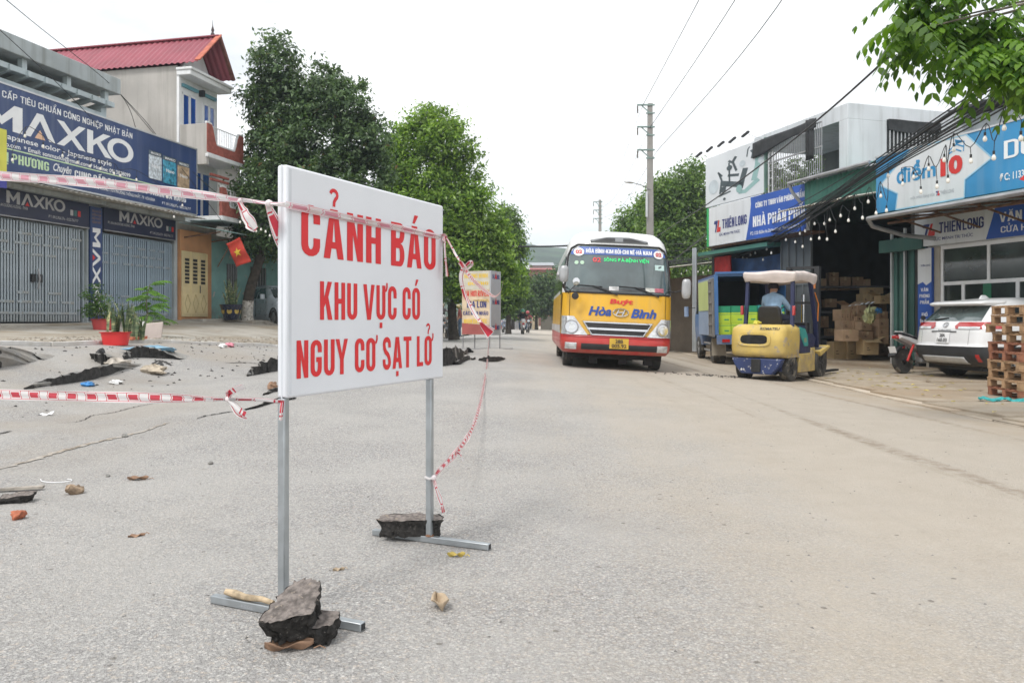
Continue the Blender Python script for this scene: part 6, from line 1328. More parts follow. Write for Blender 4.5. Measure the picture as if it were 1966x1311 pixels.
mb = MB(); text(mb, '2024', lambda a, b: (.012 + a, b, .0) if False else (-.005, -.03 + .3 * (.2 - a) * 0 - a, b), .10, .16, .010, .022, .0); mb.v = [(-.0052, -y, z) for x, y, z in mb.v]; mb.build('stamped_text', MPGREY, ws_)
SM = ws_.matrix_basis
# ------------------------------------------------------------------ barrier tape
def tapemat(name='red_white_barrier_tape', red=(.60, .05, .08)):
    m, nt, b = newmat(name)
    uvn = nt.nodes.new('ShaderNodeUVMap'); sp = nt.nodes.new('ShaderNodeSeparateXYZ'); nt.links.new(uvn.outputs[0], sp.inputs[0])
    u = math_(nt, 'FRACT', math_(nt, 'MULTIPLY', sp.outputs[0], 5.2)); v = sp.outputs[1]
    blk = math_(nt, 'MULTIPLY', math_(nt, 'GREATER_THAN', u, .28), math_(nt, 'LESS_THAN', u, .72))
    mid = math_(nt, 'MULTIPLY', math_(nt, 'GREATER_THAN', v, .24), math_(nt, 'LESS_THAN', v, .76))
    ln = math_(nt, 'ADD', math_(nt, 'MULTIPLY', math_(nt, 'GREATER_THAN', v, .08), math_(nt, 'LESS_THAN', v, .13)), math_(nt, 'MULTIPLY', math_(nt, 'GREATER_THAN', v, .87), math_(nt, 'LESS_THAN', v, .92)))
    e2 = math_(nt, 'ADD', math_(nt, 'MULTIPLY', math_(nt, 'GREATER_THAN', u, .20), math_(nt, 'LESS_THAN', u, .235)), math_(nt, 'MULTIPLY', math_(nt, 'GREATER_THAN', u, .765), math_(nt, 'LESS_THAN', u, .80)))
    f = math_(nt, 'MAXIMUM', math_(nt, 'MULTIPLY', blk, mid), math_(nt, 'MAXIMUM', ln, math_(nt, 'MULTIPLY', e2, math_(nt, 'MULTIPLY', math_(nt, 'GREATER_THAN', v, .1), math_(nt, 'LESS_THAN', v, .9)))))
    c = mixc(nt, f, (.80, .775, .775), red)
    nt.links.new(c, b.inputs['Base Color']); b.inputs['Roughness'].default_value = .32
    t = nt.nodes.new('ShaderNodeBsdfTranslucent'); nt.links.new(c, t.inputs[0]); ms = nt.nodes.new('ShaderNodeMixShader'); ms.inputs[0].default_value = .3
    nt.links.new(b.outputs[0], ms.inputs[1]); nt.links.new(t.outputs[0], ms.inputs[2]); nt.links.new(ms.outputs[0], nt.nodes['Material Output'].inputs[0])
    return m
MTAPE = tapemat(); MTAPEB = tapemat('barrier_tape_reverse', (.74, .34, .42))
def spline(pts, n):
    pts = [np.array(p, float) for p in pts]; k = len(pts); out = []
    for i in range(k - 1):
        p0, p1, p2, p3 = pts[max(0, i - 1)], pts[i], pts[i + 1], pts[min(k - 1, i + 2)]
        for j in range(n):
            t = j / n; out.append(.5 * ((2 * p1) + (-p0 + p2) * t + (2 * p0 - 5 * p1 + 4 * p2 - p3) * t * t + (-p0 + 3 * p1 - 3 * p2 + p3) * t ** 3))
    out.append(pts[-1]); return out
def ribbon(name, pts, wid, tw, parent, u0=0., n=10, ripple=.006, seed=0, across=6, mat=None):
    """pts: way points; wid, tw: width and twist (radians from upright) at each of them"""
    P_ = spline([list(p) + [w, t] for p, w, t in zip(pts, wid, tw)], n); vs = []; uv = []; L = u0; rg = random.Random(seed); ph = rg.uniform(0, 6)
    for i, r in enumerate(P_):
        p = Vector(r[:3]); a = Vector(P_[max(0, i - 1)][:3]); b = Vector(P_[min(len(P_) - 1, i + 1)][:3]); d = (b - a).normalized()
        if i: L += (p - Vector(P_[i - 1][:3])).length
        up = Vector((0, 0, 1)) if abs(d.z) < .8 else Vector((.75, -.65, 0)).normalized()
        s = (up - d * up.dot(d)).normalized(); nrm = d.cross(s); s2 = s * math.cos(r[4]) + nrm * math.sin(r[4]); n2 = d.cross(s2)
        fold = 1 - min(1, r[3] / .06)
        for k in range(across + 1):
            v = k / across; vs.append(p + s2 * (v - .5) * r[3] + n2 * (ripple * math.sin(9 * v + 6 * L + ph) + fold * .006 * math.sin(14 * v + 3 * L))); uv.append((L, v))
    m = across + 1; idx = np.arange(len(P_) * m).reshape(len(P_), m); f = np.stack([idx[:-1, :-1], idx[:-1, 1:], idx[1:, 1:], idx[1:, :-1]], -1).reshape(-1, 4)
    return npmesh(name, np.array([tuple(p) for p in vs]), f, mat or MTAPE, parent, True, uv)
def knot(c, r, parent): 
    mb = MB(); mb.lathe([(r * .3, -r), (r * .9, -r * .6), (r * 1.1, 0), (r * .8, r * .7), (r * .2, r)], 10, lambda q_, a, z: (c.x + q_ * math.cos(a) * (1 + .2 * math.sin(3 * a)), c.y + q_ * math.sin(a), c.z + z)); return mb.build('knot', M('white_tape_knot', (.74, .66, .67), .4, 0, .15, 30), parent, smooth=True)
pst = SM @ V(-.03, -.02, 0); YL = pl_.y - .03
stk = thing('stake', 'steel stake holding the tapes beyond the left edge of the photo', 'stake', (P(-240, 614, 5.0).x, 5.0, g(P(-240, 614, 5.0).x, 5.0)))
MB().cyl((0, 0, -.05), (0, 0, 2.0), .016, n=8).build('rod', MRUSTY, stk); MB().lathe([(.16, 0), (.15, .05), (.06, .08)], 14).build('base', MPAVL, stk)
u1 = thing('barrier_tape', 'upper red and white barrier tape strung from the left across the warning sign', 'tape')
SPF = lambda px, py, d=.034: SM @ V(SF.x(px, d), -d, SF.z(px, py, d))
ribbon('tape_span', [P(-240, 322, 5.0), P(0, 338, 4.35), P(170, 350, 3.85), P(330, 368, 3.4), P(470, 386, 3.02), P(520, 391, 2.9), SPF(548, 393)], [.055, .052, .050, .045, .028, .018, .022], [.25, .3, .45, .5, .9, 1.4, .3], u1, 0, 12, .004, 1, mat=MTAPEB)
ribbon('tape_over_panel', [SPF(548, 393), SPF(620, 408), SPF(700, 426), SPF(780, 441), SPF(843, 455)], [.026, .030, .027, .028, .024], [.15, .2, .35, .2, .3], u1, .4, 12, .003, 2, mat=MTAPEB)
knot(P(516, 391, 2.9), .014, u1); knot(P(461, 386, 3.02), .010, u1)
ribbon('tape_tail', [P(460, 388, 3.02), P(468, 408, 3.02), P(477, 425, 3.0), P(491, 441, 3.0)], [.020, .052, .062, .03], [.5, .3, .5, .9], u1, .1, 8, .010, 3)
ribbon('tape_tail', [P(513, 392, 2.9), P(525, 420, 2.94), P(538, 450, 2.98), P(552, 480, 3.02)], [.020, .062, .070, .06], [.3, .1, .2, .3], u1, .2, 8, .006, 4)
l1_ = thing('barrier_tape', 'lower red and white barrier tape stretched low from the left to the sign post', 'tape')
ribbon('tape_span', [P(-240, 752, 5.0), P(0, 757, 4.35), P(170, 761, 3.85), P(330, 764, 3.4), P(436, 766, 3.06), P(500, 768, 2.93), SM @ V(-.006, -.018, PZ0 - .012)], [.066, .058, .052, .045, .016, .014, .016], [.1, .12, .15, .25, .9, .6, .3], l1_, .3, 12, .003, 5)
knot(P(438, 766, 3.05), .012, l1_)
ribbon('tape_tail', [P(438, 766, 3.05), P(440, 755, 3.04), P(452, 746, 3.03), P(468, 741, 3.02)], [.012, .03, .04, .028], [.2, .8, 1.0, .6], l1_, .1, 8, .006, 6)
ribbon('tape_tail', [P(438, 766, 3.05), P(448, 778, 3.03), P(458, 790, 3.02), P(472, 797, 3.01)], [.012, .042, .056, .05], [.1, .2, .4, .5], l1_, .15, 8, .006, 7)
ribbon('tape_tail', [SM @ V(-.02, -.02, PZ0 - .012), SM @ V(-.03, -.025, PZ0 - .04), SM @ V(-.028, -.02, PZ0 - .075)], [.012, .022, .014], [.3, .5, .6], l1_, .1, 6, .004, 8)
r1_ = thing('barrier_tape', 'crumpled barrier tape running from the sign to the far yellow stall board', 'tape')
cr_ = SM @ V(PW + .004, -PT - .004, SF.z(848, 455)); bx_ = P(966, 541, 22.5)
ribbon('tape_span', [SPF(843, 455), cr_, P(870, 480, 4.02), P(892, 516, 4.06), P(912, 541, 5.2), P(938, 563, 8.5), P(952, 569, 13), P(962, 558, 18.5), bx_], [.024, .022, .028, .024, .026, .032, .045, .06, .05], [.3, .3, .7, .9, .6, .7, .5, .3, .2], r1_, .2, 12, .003, 9)
ribbon('tape_tail', [cr_, P(853, 470, 3.98), P(855, 500, 3.98), P(859, 531, 3.97)], [.022, .032, .040, .024], [.2, .4, .5, .9], r1_, .1, 8, .004, 10)
knot(P(892, 514, 4.05), .013, r1_)
ribbon('tape_tail', [P(889, 514, 4.05), P(884, 535, 4.04), P(892, 565, 4.04), P(908, 595, 4.03), P(925, 622, 4.02), P(943, 642, 4.0)], [.022, .045, .050, .040, .052, .085], [.2, .4, .5, .9, .7, .2], r1_, .135, 8, .008, 11)
ribbon('tape_loop', [P(893, 512, 4.05), P(903, 503, 4.03), P(907, 508, 4.03), P(898, 517, 4.05)], [.012, .022, .020, .012], [.5, .8, .6, .3], r1_, .1, 6, .003, 12)
r2_ = thing('barrier_tape', 'slack barrier tape sagging from the far stall board down to the right post', 'tape')
pp_ = SM @ V(xr - .005, -.022, SF.z(826, 916))
ribbon('tape_span', [P(939, 652, 21.8), P(936, 690, 15.5), P(929, 740, 10.5), P(915, 800, 7.2), P(898, 838, 5.8), P(872, 873, 4.7), P(845, 900, 4.1), pp_], [.05, .05, .045, .042, .040, .040, .028, .018], [.3, .5, .7, .6, .5, .4, .6, .3], r2_, .2, 12, .004, 13)
knot(pp_, .014, r2_)
MB().tube([SM @ V(xr - .005 + .021 * math.cos(a), .021 * math.sin(a), SF.z(826, 916) + .003 * math.sin(3 * a)) for a in [2 * math.pi * i / 16 for i in range(17)]], .007, 6, False).build('tie', MTAPE, r2_)
ribbon('tape_tail', [pp_, pp_ + V(.018, -.02, -.05), pp_ + V(.035, -.02, -.10), pp_ + V(.05, -.02, -.165)], [.014, .034, .040, .018], [.3, .5, .3, .9], r2_, .1, 8, .006, 14)
ribbon('tape_tail', [P(876, 868, 4.75), P(884, 872, 4.72), P(889, 884, 4.7)], [.012, .03, .02], [.3, .6, .8], r2_, .1, 6, .004, 15)
# ------------------------------------------------------------------ stones, broken asphalt, litter
def rough(mb, amp, freq, seed, keep=None):
    rg = random.Random(seed); ph = [rg.uniform(0, 6.28) for _ in range(9)]
    def d(p):
        x, y, z = p[0] * freq, p[1] * freq, p[2] * freq
        return V(math.sin(2.1 * y + 1.7 * z + ph[0]) + .6 * math.sin(4.7 * z - 3.1 * y + ph[1]) + .4 * math.sin(9.1 * y + 7 * x + ph[6]), math.sin(1.9 * x + 2.3 * z + ph[2]) + .6 * math.sin(5.1 * x - 2.7 * z + ph[3]) + .4 * math.sin(8.3 * x + 9.7 * z + ph[7]), .7 * math.sin(2.4 * x + 1.6 * y + ph[4]) + .5 * math.sin(4.3 * y - 3.3 * x + ph[5]) + .3 * math.sin(10.1 * x + 8.3 * y + ph[8])) * amp
    mb.v = [tuple(Vector(p) + d(p)) for p in mb.v]; return mb
MTOP = M('old_asphalt_top', (.19, .165, .15), .95, 0, .45, 45, bump=1., bscale=110, wear=((.31, .26, .21), 30, .60))
MTARR = M('tar_bound_stones', (.028, .026, .024), .9, 0, .6, 40, bump=1., bscale=70, wear=((.17, .155, .14), 85, .63))
def slab_mesh(out, th, n=5, inset=.9, seed=0, lay=6, amp=.006, freq=40):
    """irregular slab: outline (x,y) points, thickness th; returns side and top meshes"""
    rg = random.Random(seed); o = []
    for (a, b), (c, d) in zip(out, out[1:] + out[:1]):
        for i in range(n): o.append((a + (c - a) * i / n + rg.uniform(-.006, .006), b + (d - b) * i / n + rg.uniform(-.006, .006)))
    cx = sum(p[0] for p in o) / len(o); cy = sum(p[1] for p in o) / len(o); rings = []
    for k in range(lay + 1):
        t = k / lay; s = (1 - (1 - inset) * (1 - t)) * (1 + .06 * math.sin(5 * t + seed)); rings.append([V(cx + (x - cx) * s, cy + (y - cy) * s, th * t) for x, y in o])
    sd_ = MB().loft(rings, True, False); sd_.add(rings[0], [tuple(range(len(o)))]); top = MB()
    R2 = [[V(cx + (x - cx) * s, cy + (y - cy) * s, th + .003 * math.sin(7 * s + x * 30)) for x, y in o] for s in (1.0 * (1 + .06 * math.sin(5 + seed)), .85, .6, .35, .1)]
    top.loft(R2, True, False); top.add(R2[-1], [tuple(range(len(o)))])
    return rough(sd_, amp, freq, seed), rough(top, amp * .45, freq, seed)
def chunk(name, label, cat, out, th, loc, rot, seed, amp=.007, freq=38, group=None):
    t = thing(name, label, cat, loc, rot=rot, group=group); a, b = slab_mesh(out, th, 6, .86, seed, 6, amp, freq)
    a.build('broken_side', MTARR, t, smooth=True, angle=28); b.build('worn_top', MTOP, t, smooth=True, angle=28); return t
c1 = GP(560, 1238); c1.z = .03
chunk('asphalt_chunk', 'big lump of broken asphalt weighing down the near left foot of the warning sign', 'rubble', [(-.09, -.075), (-.02, -.088), (.075, -.07), (.085, .0), (.085, .08), (.05, .115), (-.005, .11), (-.045, .05)], .10, c1 + V(.01, .02, .022), (R(17), R(-7), R(4)), 3, .005, 60)
c1b = GP(600, 1245); c1b.z = .01
chunk('asphalt_chunk', 'smaller dark asphalt lump under the big lump by the left foot', 'rubble', [(-.09, -.05), (.05, -.05), (.08, .0), (.06, .07), (-.07, .06)], .07, c1b + V(.0, .03, 0), (R(8), R(4), R(-20)), 5, .004, 55)
c2_ = SM @ V(xr - .005, .13, 0); c2_.z = .03
chunk('asphalt_chunk', 'long flat asphalt lump resting on the right foot of the warning sign', 'rubble', [(-.16, -.05), (-.05, -.06), (.09, -.055), (.165, -.045), (.15, .03), (.02, .05), (-.14, .04)], .085, c2_ + V(.02, .0, 0), (R(5), R(-1), R(-4)), 8, .004, 50)
def stone(name, label, cat, px, py, r, mat, seed, flat=.65, group=None):
    c = GP(px, py); mb = MB(); mb.lathe([(r * math.sin(math.pi * i / 9) + .0005, -r * flat * math.cos(math.pi * i / 9)) for i in range(10)], 14); rough(mb, r * .16, 1.3 / r, seed)
    o = mb.build(name, mat, None, smooth=True, angle=30); o.location = (c.x, c.y, c.z + r * flat * .75); o.rotation_euler = (.2 * seed % .5, .1, seed * 1.7); return tag(o, label, cat, group)
MSTB = M('brown_stone', (.30, .22, .15), .9, 0, .35, 25, bump=.5, bscale=60); MSTG = M('grey_stone', (.22, .215, .20), .9, 0, .3, 25, bump=.5, bscale=60); MBRK = M('brick_red', (.40, .13, .07), .9, 0, .25, 20, bump=.4, bscale=60)
stone('stone', 'brown stone lying on the road at the lower left', 'stone', 143, 951, .050, MSTB, 2)
stone('stone', 'small dark stone on the road left of the sign post', 'stone', 404, 892, .018, MSTG, 3)
stone('stone', 'small grey stone on the road below the lower tape', 'stone', 239, 840, .025, MSTG, 4)
stone('brick_piece', 'small orange-red piece of brick at the lower left edge', 'rubble', 35, 999, .036, MBRK, 5, .8)
chunk('concrete_piece', 'flat grey piece of broken concrete at the lower left edge', 'rubble', [(-.09, -.05), (.08, -.06), (.09, .03), (-.02, .06), (-.09, .04)], .045, GP(36, 965), (R(4), R(-5), .3), 4, .005)
stone('stone', 'grey pebble at the lower left beside the curled string', 'stone', 207, 917, .014, MSTG, 8)
MLEAFD = M('dry_brown_leaf', (.27, .165, .105), .8, 0, .3, 20, bump=.4, bscale=40); MLEAFP = M('pale_dead_leaf', (.42, .33, .23), .8, 0, .25, 20); MLEAFY = M('yellow_leaf', (.55, .42, .10), .7, 0, .25, 15)
def leaf(label, px, py, L_, W_, rz, mat, curl=.4, dz=0., pos=None):
    c = pos if pos is not None else GP(px, py)
    def fn(u, v):
        w = W_ * math.sin(math.pi * min(1, max(0, u)) ** .8) * (v - .5); return (L_ * (u - .5), w, .004 + curl * abs(v - .5) * W_ + curl * .25 * L_ * (u - .4) ** 2 + .006 * math.sin(11 * u + 5 * v))
    t = thing('dry_leaf', label, 'leaf', (c.x, c.y, c.z + dz), rz, 'dead leaves on the road'); MB().grid(fn, 12, 6).build('blade', mat, t, smooth=True, solid=.0015)
    MB().tube([(L_ * .5, 0, .006), (L_ * .62, .006, .012), (L_ * .75, -.004, .006)], .0022, 5).build('stalk', mat, t); return t
leaf('curled brown leaf on the road left of the sign post', 265, 922, .14, .06, .1, MLEAFD, .5)
leaf('long folded brown leaf lying against the big asphalt lump', 555, 1258, .16, .05, .1, MLEAFD, .9)
leaf('pale folded leaf on the road right of the sign', 844, 1170, .12, .07, 1.9, MLEAFP, .9)
leaf('narrow yellow leaf against the right foot bar', 876, 1072, .085, .025, -.1, MLEAFY, .9)
leaf('pale leaf on the road between the sign feet', 650, 1098, .05, .02, .3, MLEAFP, .3)
leaf('flat pinkish leaf on the road left of the near post', 262, 1030, .08, .04, .6, MLEAFD, .1)
sk_ = SM @ V(.012, .18, .034)
s_ = thing('stick', 'pale dead stick lying on the left foot bar of the sign', 'stick', sk_, SA + R(90)); rough(MB().tube([(-.14, .01, .012), (-.08, .0, .014), (0, .004, .012), (.06, -.004, .014), (.10, -.002, .016)], [.009, .012, .013, .015, .012], 10), .0015, 60, 2).build('wood', M('bleached_wood', (.42, .33, .22), .85, 0, .35, 25, bump=.4, bscale=50), s_, smooth=True)
sg_ = thing('string', 'curled white string lying on the road at the left', 'string', GP(105, 925)); MB().tube(spline([(-.13, .06, .005), (-.07, -.02, .006), (.02, -.05, .005), (.11, -.02, .006), (.09, .04, .005), (.05, .06, .005)], 6), .003, 5).build('cord', MWHITEPR, sg_)
pc = thing('scrap_paper', 'torn white scrap on the road above the long crack', 'paper', GP(85, 799)); MB().grid(lambda u, v: (-.08 + .16 * u, .05 * v, .006 + .03 * u * v + .01 * math.sin(9 * u)), 6, 3).build('sheet', MWHITEPR, pc, smooth=True, solid=.002)
st2_ = thing('splintered_board', 'grey splintered board on the road at the left edge', 'rubble', GP(15, 946), .15); rough(MB().bar((-.2, 0, .014), (.2, .03, .02), .035, .016), .002, 40, 3).build('board', M('grey_driftwood', (.33, .30, .26), .9, 0, .3, 20), st2_)
# heaved edges of the broken roadway: each a lifted plate with a dark broken face
def lip(label, pts, hs, back=.9, jag=.03, seed=0, name='heaved_slab', n=7, bdir=(0, 1)):
    rg = random.Random(seed); W_ = [GP(x, y) for x, y in pts]; c = W_[len(W_) // 2].copy(); t = thing(name, label, 'broken road', c, 0, 'heaved plates of the broken roadway')
    B = []; T = []; K = []; H = spline([[1.35 * h] for h in hs], n); S = spline([tuple(p) for p in W_], n); bd = Vector((bdir[0], bdir[1], 0)).normalized()
    for i, (p, h) in enumerate(zip(S, H)):
        p = Vector(p); p.x += rg.uniform(-jag, jag) * .5; p.y += rg.uniform(-jag, jag); p.z = g(p.x, p.y); h = max(.003, h[0] * rg.uniform(.85, 1.12)); ends = math.sin(math.pi * i / (len(S) - 1)) ** .5
        b = p + bd * (back * (.35 + .65 * ends) + .02); b.z = g(b.x, b.y) - .012
        B.append(p - c + V(0, 0, -.03)); T.append(p - c + V(rg.uniform(-.012, .012), -.03 * ends + rg.uniform(-.012, .012), h)); K.append(b - c)
    m = len(B); fc = MB()
    MID = [B[i].lerp(T[i], .5) + V(0, .03 + rg.uniform(-.015, .015), 0) for i in range(m)]
    fc.add(B + MID + T, [(k * m + i, k * m + i + 1, (k + 1) * m + i + 1, (k + 1) * m + i) for k in range(2) for i in range(m - 1)]); fc.build('broken_face', MTAR, t, smooth=True, angle=25)
    tp = MB(); q2 = []
    for k in range(5):
        s = k / 4; q2 += [T[i].lerp(K[i], s) + V(0, 0, (.02 * math.sin(math.pi * s)) * (T[i].z > .04)) for i in range(m)]
    tp.add(q2, [(k * m + i, k * m + i + 1, (k + 1) * m + i + 1, (k + 1) * m + i) for k in range(4) for i in range(m - 1)]); o_ = tp.build('plate_top', MROADL, t, smooth=True, angle=40)
    return t
MROADL = concrete('loose_plate_asphalt', (.235, .23, .22), (.34, .33, .31), (.33, .29, .24), .4, 6)
lip('long lifted plate edge with a black broken face left of the sign, above the lower tape', [(45, 749), (95, 741), (150, 734), (200, 724), (242, 710)], [.01, .07, .10, .12, .05], 1.1, .03, 1)
lip('lifted plate edge under the blue plastic sheet near the red basin', [(232, 691), (262, 689), (300, 690), (346, 691)], [.05, .13, .12, .02], 1.0, .03, 2)
lip('tilted broken plate left of the blue plastic sheet', [(176, 689), (190, 700), (207, 705), (222, 700)], [.05, .11, .12, .04], .5, .03, 3)
lip('black heaved plate at the left edge of the photo', [(-20, 712), (0, 708), (14, 699), (30, 690)], [.06, .20, .16, .04], .8, .05, 4)
lip('lifted plate just left of the sign panel', [(470, 723), (495, 719), (520, 716), (550, 712)], [.02, .12, .16, .18], .9, .05, 5)
lip('thin lifted edge crossing behind the near post', [(452, 791), (490, 784), (520, 776), (560, 768)], [.004, .02, .035, .05], .5, .02, 6)
lip('thin lifted edge in the broken road behind the tape knot', [(505, 760), (530, 752), (560, 748)], [.01, .04, .05], .4, .03, 16)
lip('dark jagged plate beside the right edge of the sign panel', [(838, 704), (858, 702), (876, 695), (893, 690)], [.16, .20, .22, .10], .9, .06, 7)
lip('low lifted edge right of the dark jagged plate', [(868, 701), (890, 697), (912, 690)], [.03, .07, .04], .5, .04, 8)
lip('flat loose plate under the far stall board', [(918, 692), (935, 695), (955, 694), (971, 690)], [.02, .08, .08, .02], .6, .03, 9)
lip('lifted plate beside the left legs of the far stall board', [(884, 686), (896, 680), (908, 677)], [.04, .12, .04], .5, .04, 10)
lip('small lifted plate on the left before the far stall board', [(845, 676), (858, 675), (872, 673)], [.03, .08, .02], .5, .03, 11)
lip('short broken edge at the left, below the red basin', [(640 - 600 - 10, 712 - 18), (60, 690), (85, 692)], [.01, .05, .01], .5, .02, 12)
# radiating splits at the tented plate, and the long cracks: narrow dark gaps lying in the road
def crack(label, pts, wid, seed, n=9, dz=.006, mat=None):
    rg = random.Random(seed); S = spline([tuple(GP(x, y)) for x, y in pts], n); L_ = []; R_ = []; c = Vector(S[len(S) // 2])
    for i, p in enumerate(S):
        p = Vector(p); d = (Vector(S[min(i + 1, len(S) - 1)]) - Vector(S[max(0, i - 1)])); d.z = 0; d = d.normalized() if d.length > 1e-6 else V(1, 0, 0); s = V(-d.y, d.x, 0); e = math.sin(math.pi * i / (len(S) - 1)) ** .6
        o = s * rg.uniform(-.02, .02); w = wid * e * rg.uniform(.5, 1.3) + .001
        for li, k in ((L_, 1), (R_, -1)): q_ = p + o + s * k * w; q_.z = g(q_.x, q_.y) + dz; li.append(q_ - c)
    m = len(L_); t = thing('road_crack', label, 'crack', c, 0, 'cracks in the roadway'); MB().add(L_ + R_, [(i, i + 1, m + i + 1, m + i) for i in range(m - 1)]).build('gap', mat or MTAR, t); return t
crack('long thin crack running across the road below the lower tape', [(110, 813), (150, 810), (175, 800), (215, 793), (255, 783), (285, 778), (310, 773)], .009, 1)
crack('crack widening towards the near post below the tape knot', [(378, 806), (400, 799), (430, 794), (455, 790), (490, 784)], .016, 2)
crack('faint crack at the left edge of the road', [(-10, 837), (8, 833), (22, 829)], .02, 3)
crack('split running from the tented plate towards the camera, left branch', [(300, 694), (296, 702), (288, 708)], .03, 4)
crack('split running from the tented plate towards the camera, middle branch', [(305, 694), (309, 703), (311, 712)], .04, 5)
crack('split running from the tented plate towards the camera, right branch', [(312, 694), (320, 700), (329, 705)], .03, 6)
crack('dark crack in the road behind the sign panel left edge', [(430, 698), (470, 697), (510, 700)], .03, 7)
crack('short crack on the heaved road at the far left', [(33, 683), (55, 686), (78, 683)], .02, 8)
crack('curved crack on the heaved road below the tented plate', [(185, 722), (192, 716), (205, 714)], .02, 9)
crack('brown dirt-filled joint crossing the left foreground', [(-10, 905), (60, 886), (120, 868), (200, 848), (262, 832), (330, 812)], .03, 10, mat=M('packed_dirt', (.30, .255, .205), .95, 0, .4, 14, bump=.5, bscale=40, wear=((.40, .37, .33), 10, .5)))
crumple('plastic_bag', 'small blue bag on the long lifted plate edge', 'bag', GP(168, 742), .08, MBAGB, 21, .4)
crumple('plastic_bag', 'white bag beside the small blue bag on the broken road', 'bag', GP(222, 737), .08, MBAGW, 22, .35)
crumple('plastic_bag', 'dirty white cloth on the tilted broken plate', 'cloth', GP(222, 706), .17, M('dirty_white_cloth', (.40, .36, .31), .8, 0, .3, 8), 23, .4)
crumple('plastic_bag', 'cream cloth below the radiating splits', 'cloth', GP(296, 718), .17, M('cream_cloth', (.42, .36, .28), .8, 0, .3, 8), 24, .4)
crumple('plastic_sheet', 'flattened blue plastic sheet on the lifted plate near the red basin', 'plastic sheet', GP(292, 683) + V(0, 0, .06), .36, M('light_blue_plastic', (.20, .36, .48), .45, 0, .25, 6), 25, .14)
crumple('plastic_bag', 'dark bag on the tip of the tilted broken plate', 'bag', GP(194, 682), .06, MBLACKP, 26, .8)
crumple('plastic_bag', 'pink paper on the pavement edge left of the sign', 'paper', GP(441, 667), .09, MBAGP, 27, .5)
crumple('plastic_bag', 'small white bag on the pavement edge left of the pink paper', 'bag', GP(427, 668), .08, MBAGW, 28, .5)
crumple('plastic_bag', 'brown crumpled leaves caught on the plate left of the sign', 'litter', GP(524, 748), .06, MLEAFD, 29, .8)
# pebbles and grit: too many to count
def grit(name, label, n, area, size, mat, seed):
    rg = np.random.default_rng(seed); vs = []; fs = []
    base = np.array([(1, 0, -.2), (-.5, .87, -.2), (-.5, -.87, -.2), (.1, .05, .75), (.6, .6, .25)]); tri = np.array([(0, 1, 3), (1, 2, 3), (2, 0, 3), (0, 2, 1), (0, 4, 1)])
    for i in range(n):
        x, y = area(rg); s = size * rg.uniform(.35, 1.6) ; a = rg.uniform(0, 6.28); b = base * s * rg.uniform(.7, 1.3, (1, 3)); b = np.stack([b[:, 0] * math.cos(a) - b[:, 1] * math.sin(a), b[:, 0] * math.sin(a) + b[:, 1] * math.cos(a), b[:, 2] * .7 + s * .12], 1)
        vs.append(b + np.array([x, y, g(x, y)])); fs.append(tri + 5 * i)
    o = npmesh(name, np.concatenate(vs), np.concatenate(fs), mat); return tag(o, label, 'gravel', kind='stuff')
grit('road_grit', 'loose pebbles scattered over the roadway', 1500, lambda r: (r.uniform(-3.5, 5.0), 2.0 + 12 * r.random() ** 1.6), .006, M('grit_stone', (.26, .25, .235), .9, 0, .4, 3), 1)
grit('pavement_rubble', 'grey rubble along the broken left pavement edge', 900, lambda r: (lambda y: (kl(y) - .15 - 1.1 * r.random() ** 1.7, y))(r.uniform(11, 24)), .028, M('rubble_stone', (.30, .26, .21), .95, 0, .4, 3), 2)
grit('road_rubble', 'crumbs of broken asphalt beside the lifted plates', 500, lambda r: (lambda y: (kl(y) + .3 + 3.2 * r.random(), y))(r.uniform(8, 26)), .022, MTAR, 3)
grit('bus_rubble', 'dark crumbs on the road beside the front wheel of the minibus', 130, lambda r: (r.normal(3.9, .45), r.normal(15.6, .18)), .02, MTAR, 4)
def litter(name, label, n, area, size, mat, seed):
    rg = np.random.default_rng(seed); vs = []; fs = []
    for i in range(n):
        x, y = area(rg); s = size * rg.uniform(.6, 1.4); a = rg.uniform(0, 6.28); q_ = np.array([(-s, 0, .01), (0, -.4 * s, .02), (s, 0, .012), (0, .4 * s, .025)])
        vs.append(np.stack([q_[:, 0] * math.cos(a) - q_[:, 1] * math.sin(a) + x, q_[:, 0] * math.sin(a) + q_[:, 1] * math.cos(a) + y, q_[:, 2] + g(x, y) + .02], 1)); fs.append(np.array([[0, 1, 2, 3]]) + 4 * i)
    return tag(npmesh(name, np.concatenate(vs), np.concatenate(fs), mat), label, 'leaf litter', kind='stuff')
litter('fallen_leaves', 'yellow fallen leaves on the right pavement', 150, lambda r: (lambda y: (kr(y) + .2 + 3.2 * r.random(), y))(r.uniform(8, 19)), .055, leafmat('fallen_leaf_yellow', (.30, .22, .08), (.62, .52, .12), .2), 5)
# ------------------------------------------------------------------ far stall board
fbp = GP(916, 680); fbp.y = 22.6; fbp.x = P(914, 600, 22.6).x; fbp.z = g(fbp.x, fbp.y)
fb2 = thing('stall_board', 'two-faced yellow and grey stall board on thin legs standing in the road', 'sign', fbp, R(-25))
MB().box(-.44, .44, -.02, .02, .42, 2.22).build('yellow_face', M('orange_beige_board', (.62, .49, .34), .6, 0, .25, 2.5), fb2)
MB().add([(-.44, -.023, 1.70), (.44, -.023, 1.70), (.44, -.023, 2.215), (-.44, -.023, 2.215)], [(0, 1, 2, 3)]).build('white_top', M('cream_board', (.56, .53, .44), .6, 0, .1, 3), fb2)
MB().add([(-.44, -.023, .425), (.44, -.023, .425), (.44, -.023, .68), (-.44, -.023, .75)], [(0, 1, 2, 3)]).build('red_foot', M('dull_red_board', (.34, .09, .08), .6), fb2)
MB().box(.445, .48, -.02, .62, .40, 2.22).build('grey_face', M('grey_vinyl_board', (.42, .44, .47), .5, 0, .06, 2), fb2)
ff = lambda a, b: (a, -.027, b)
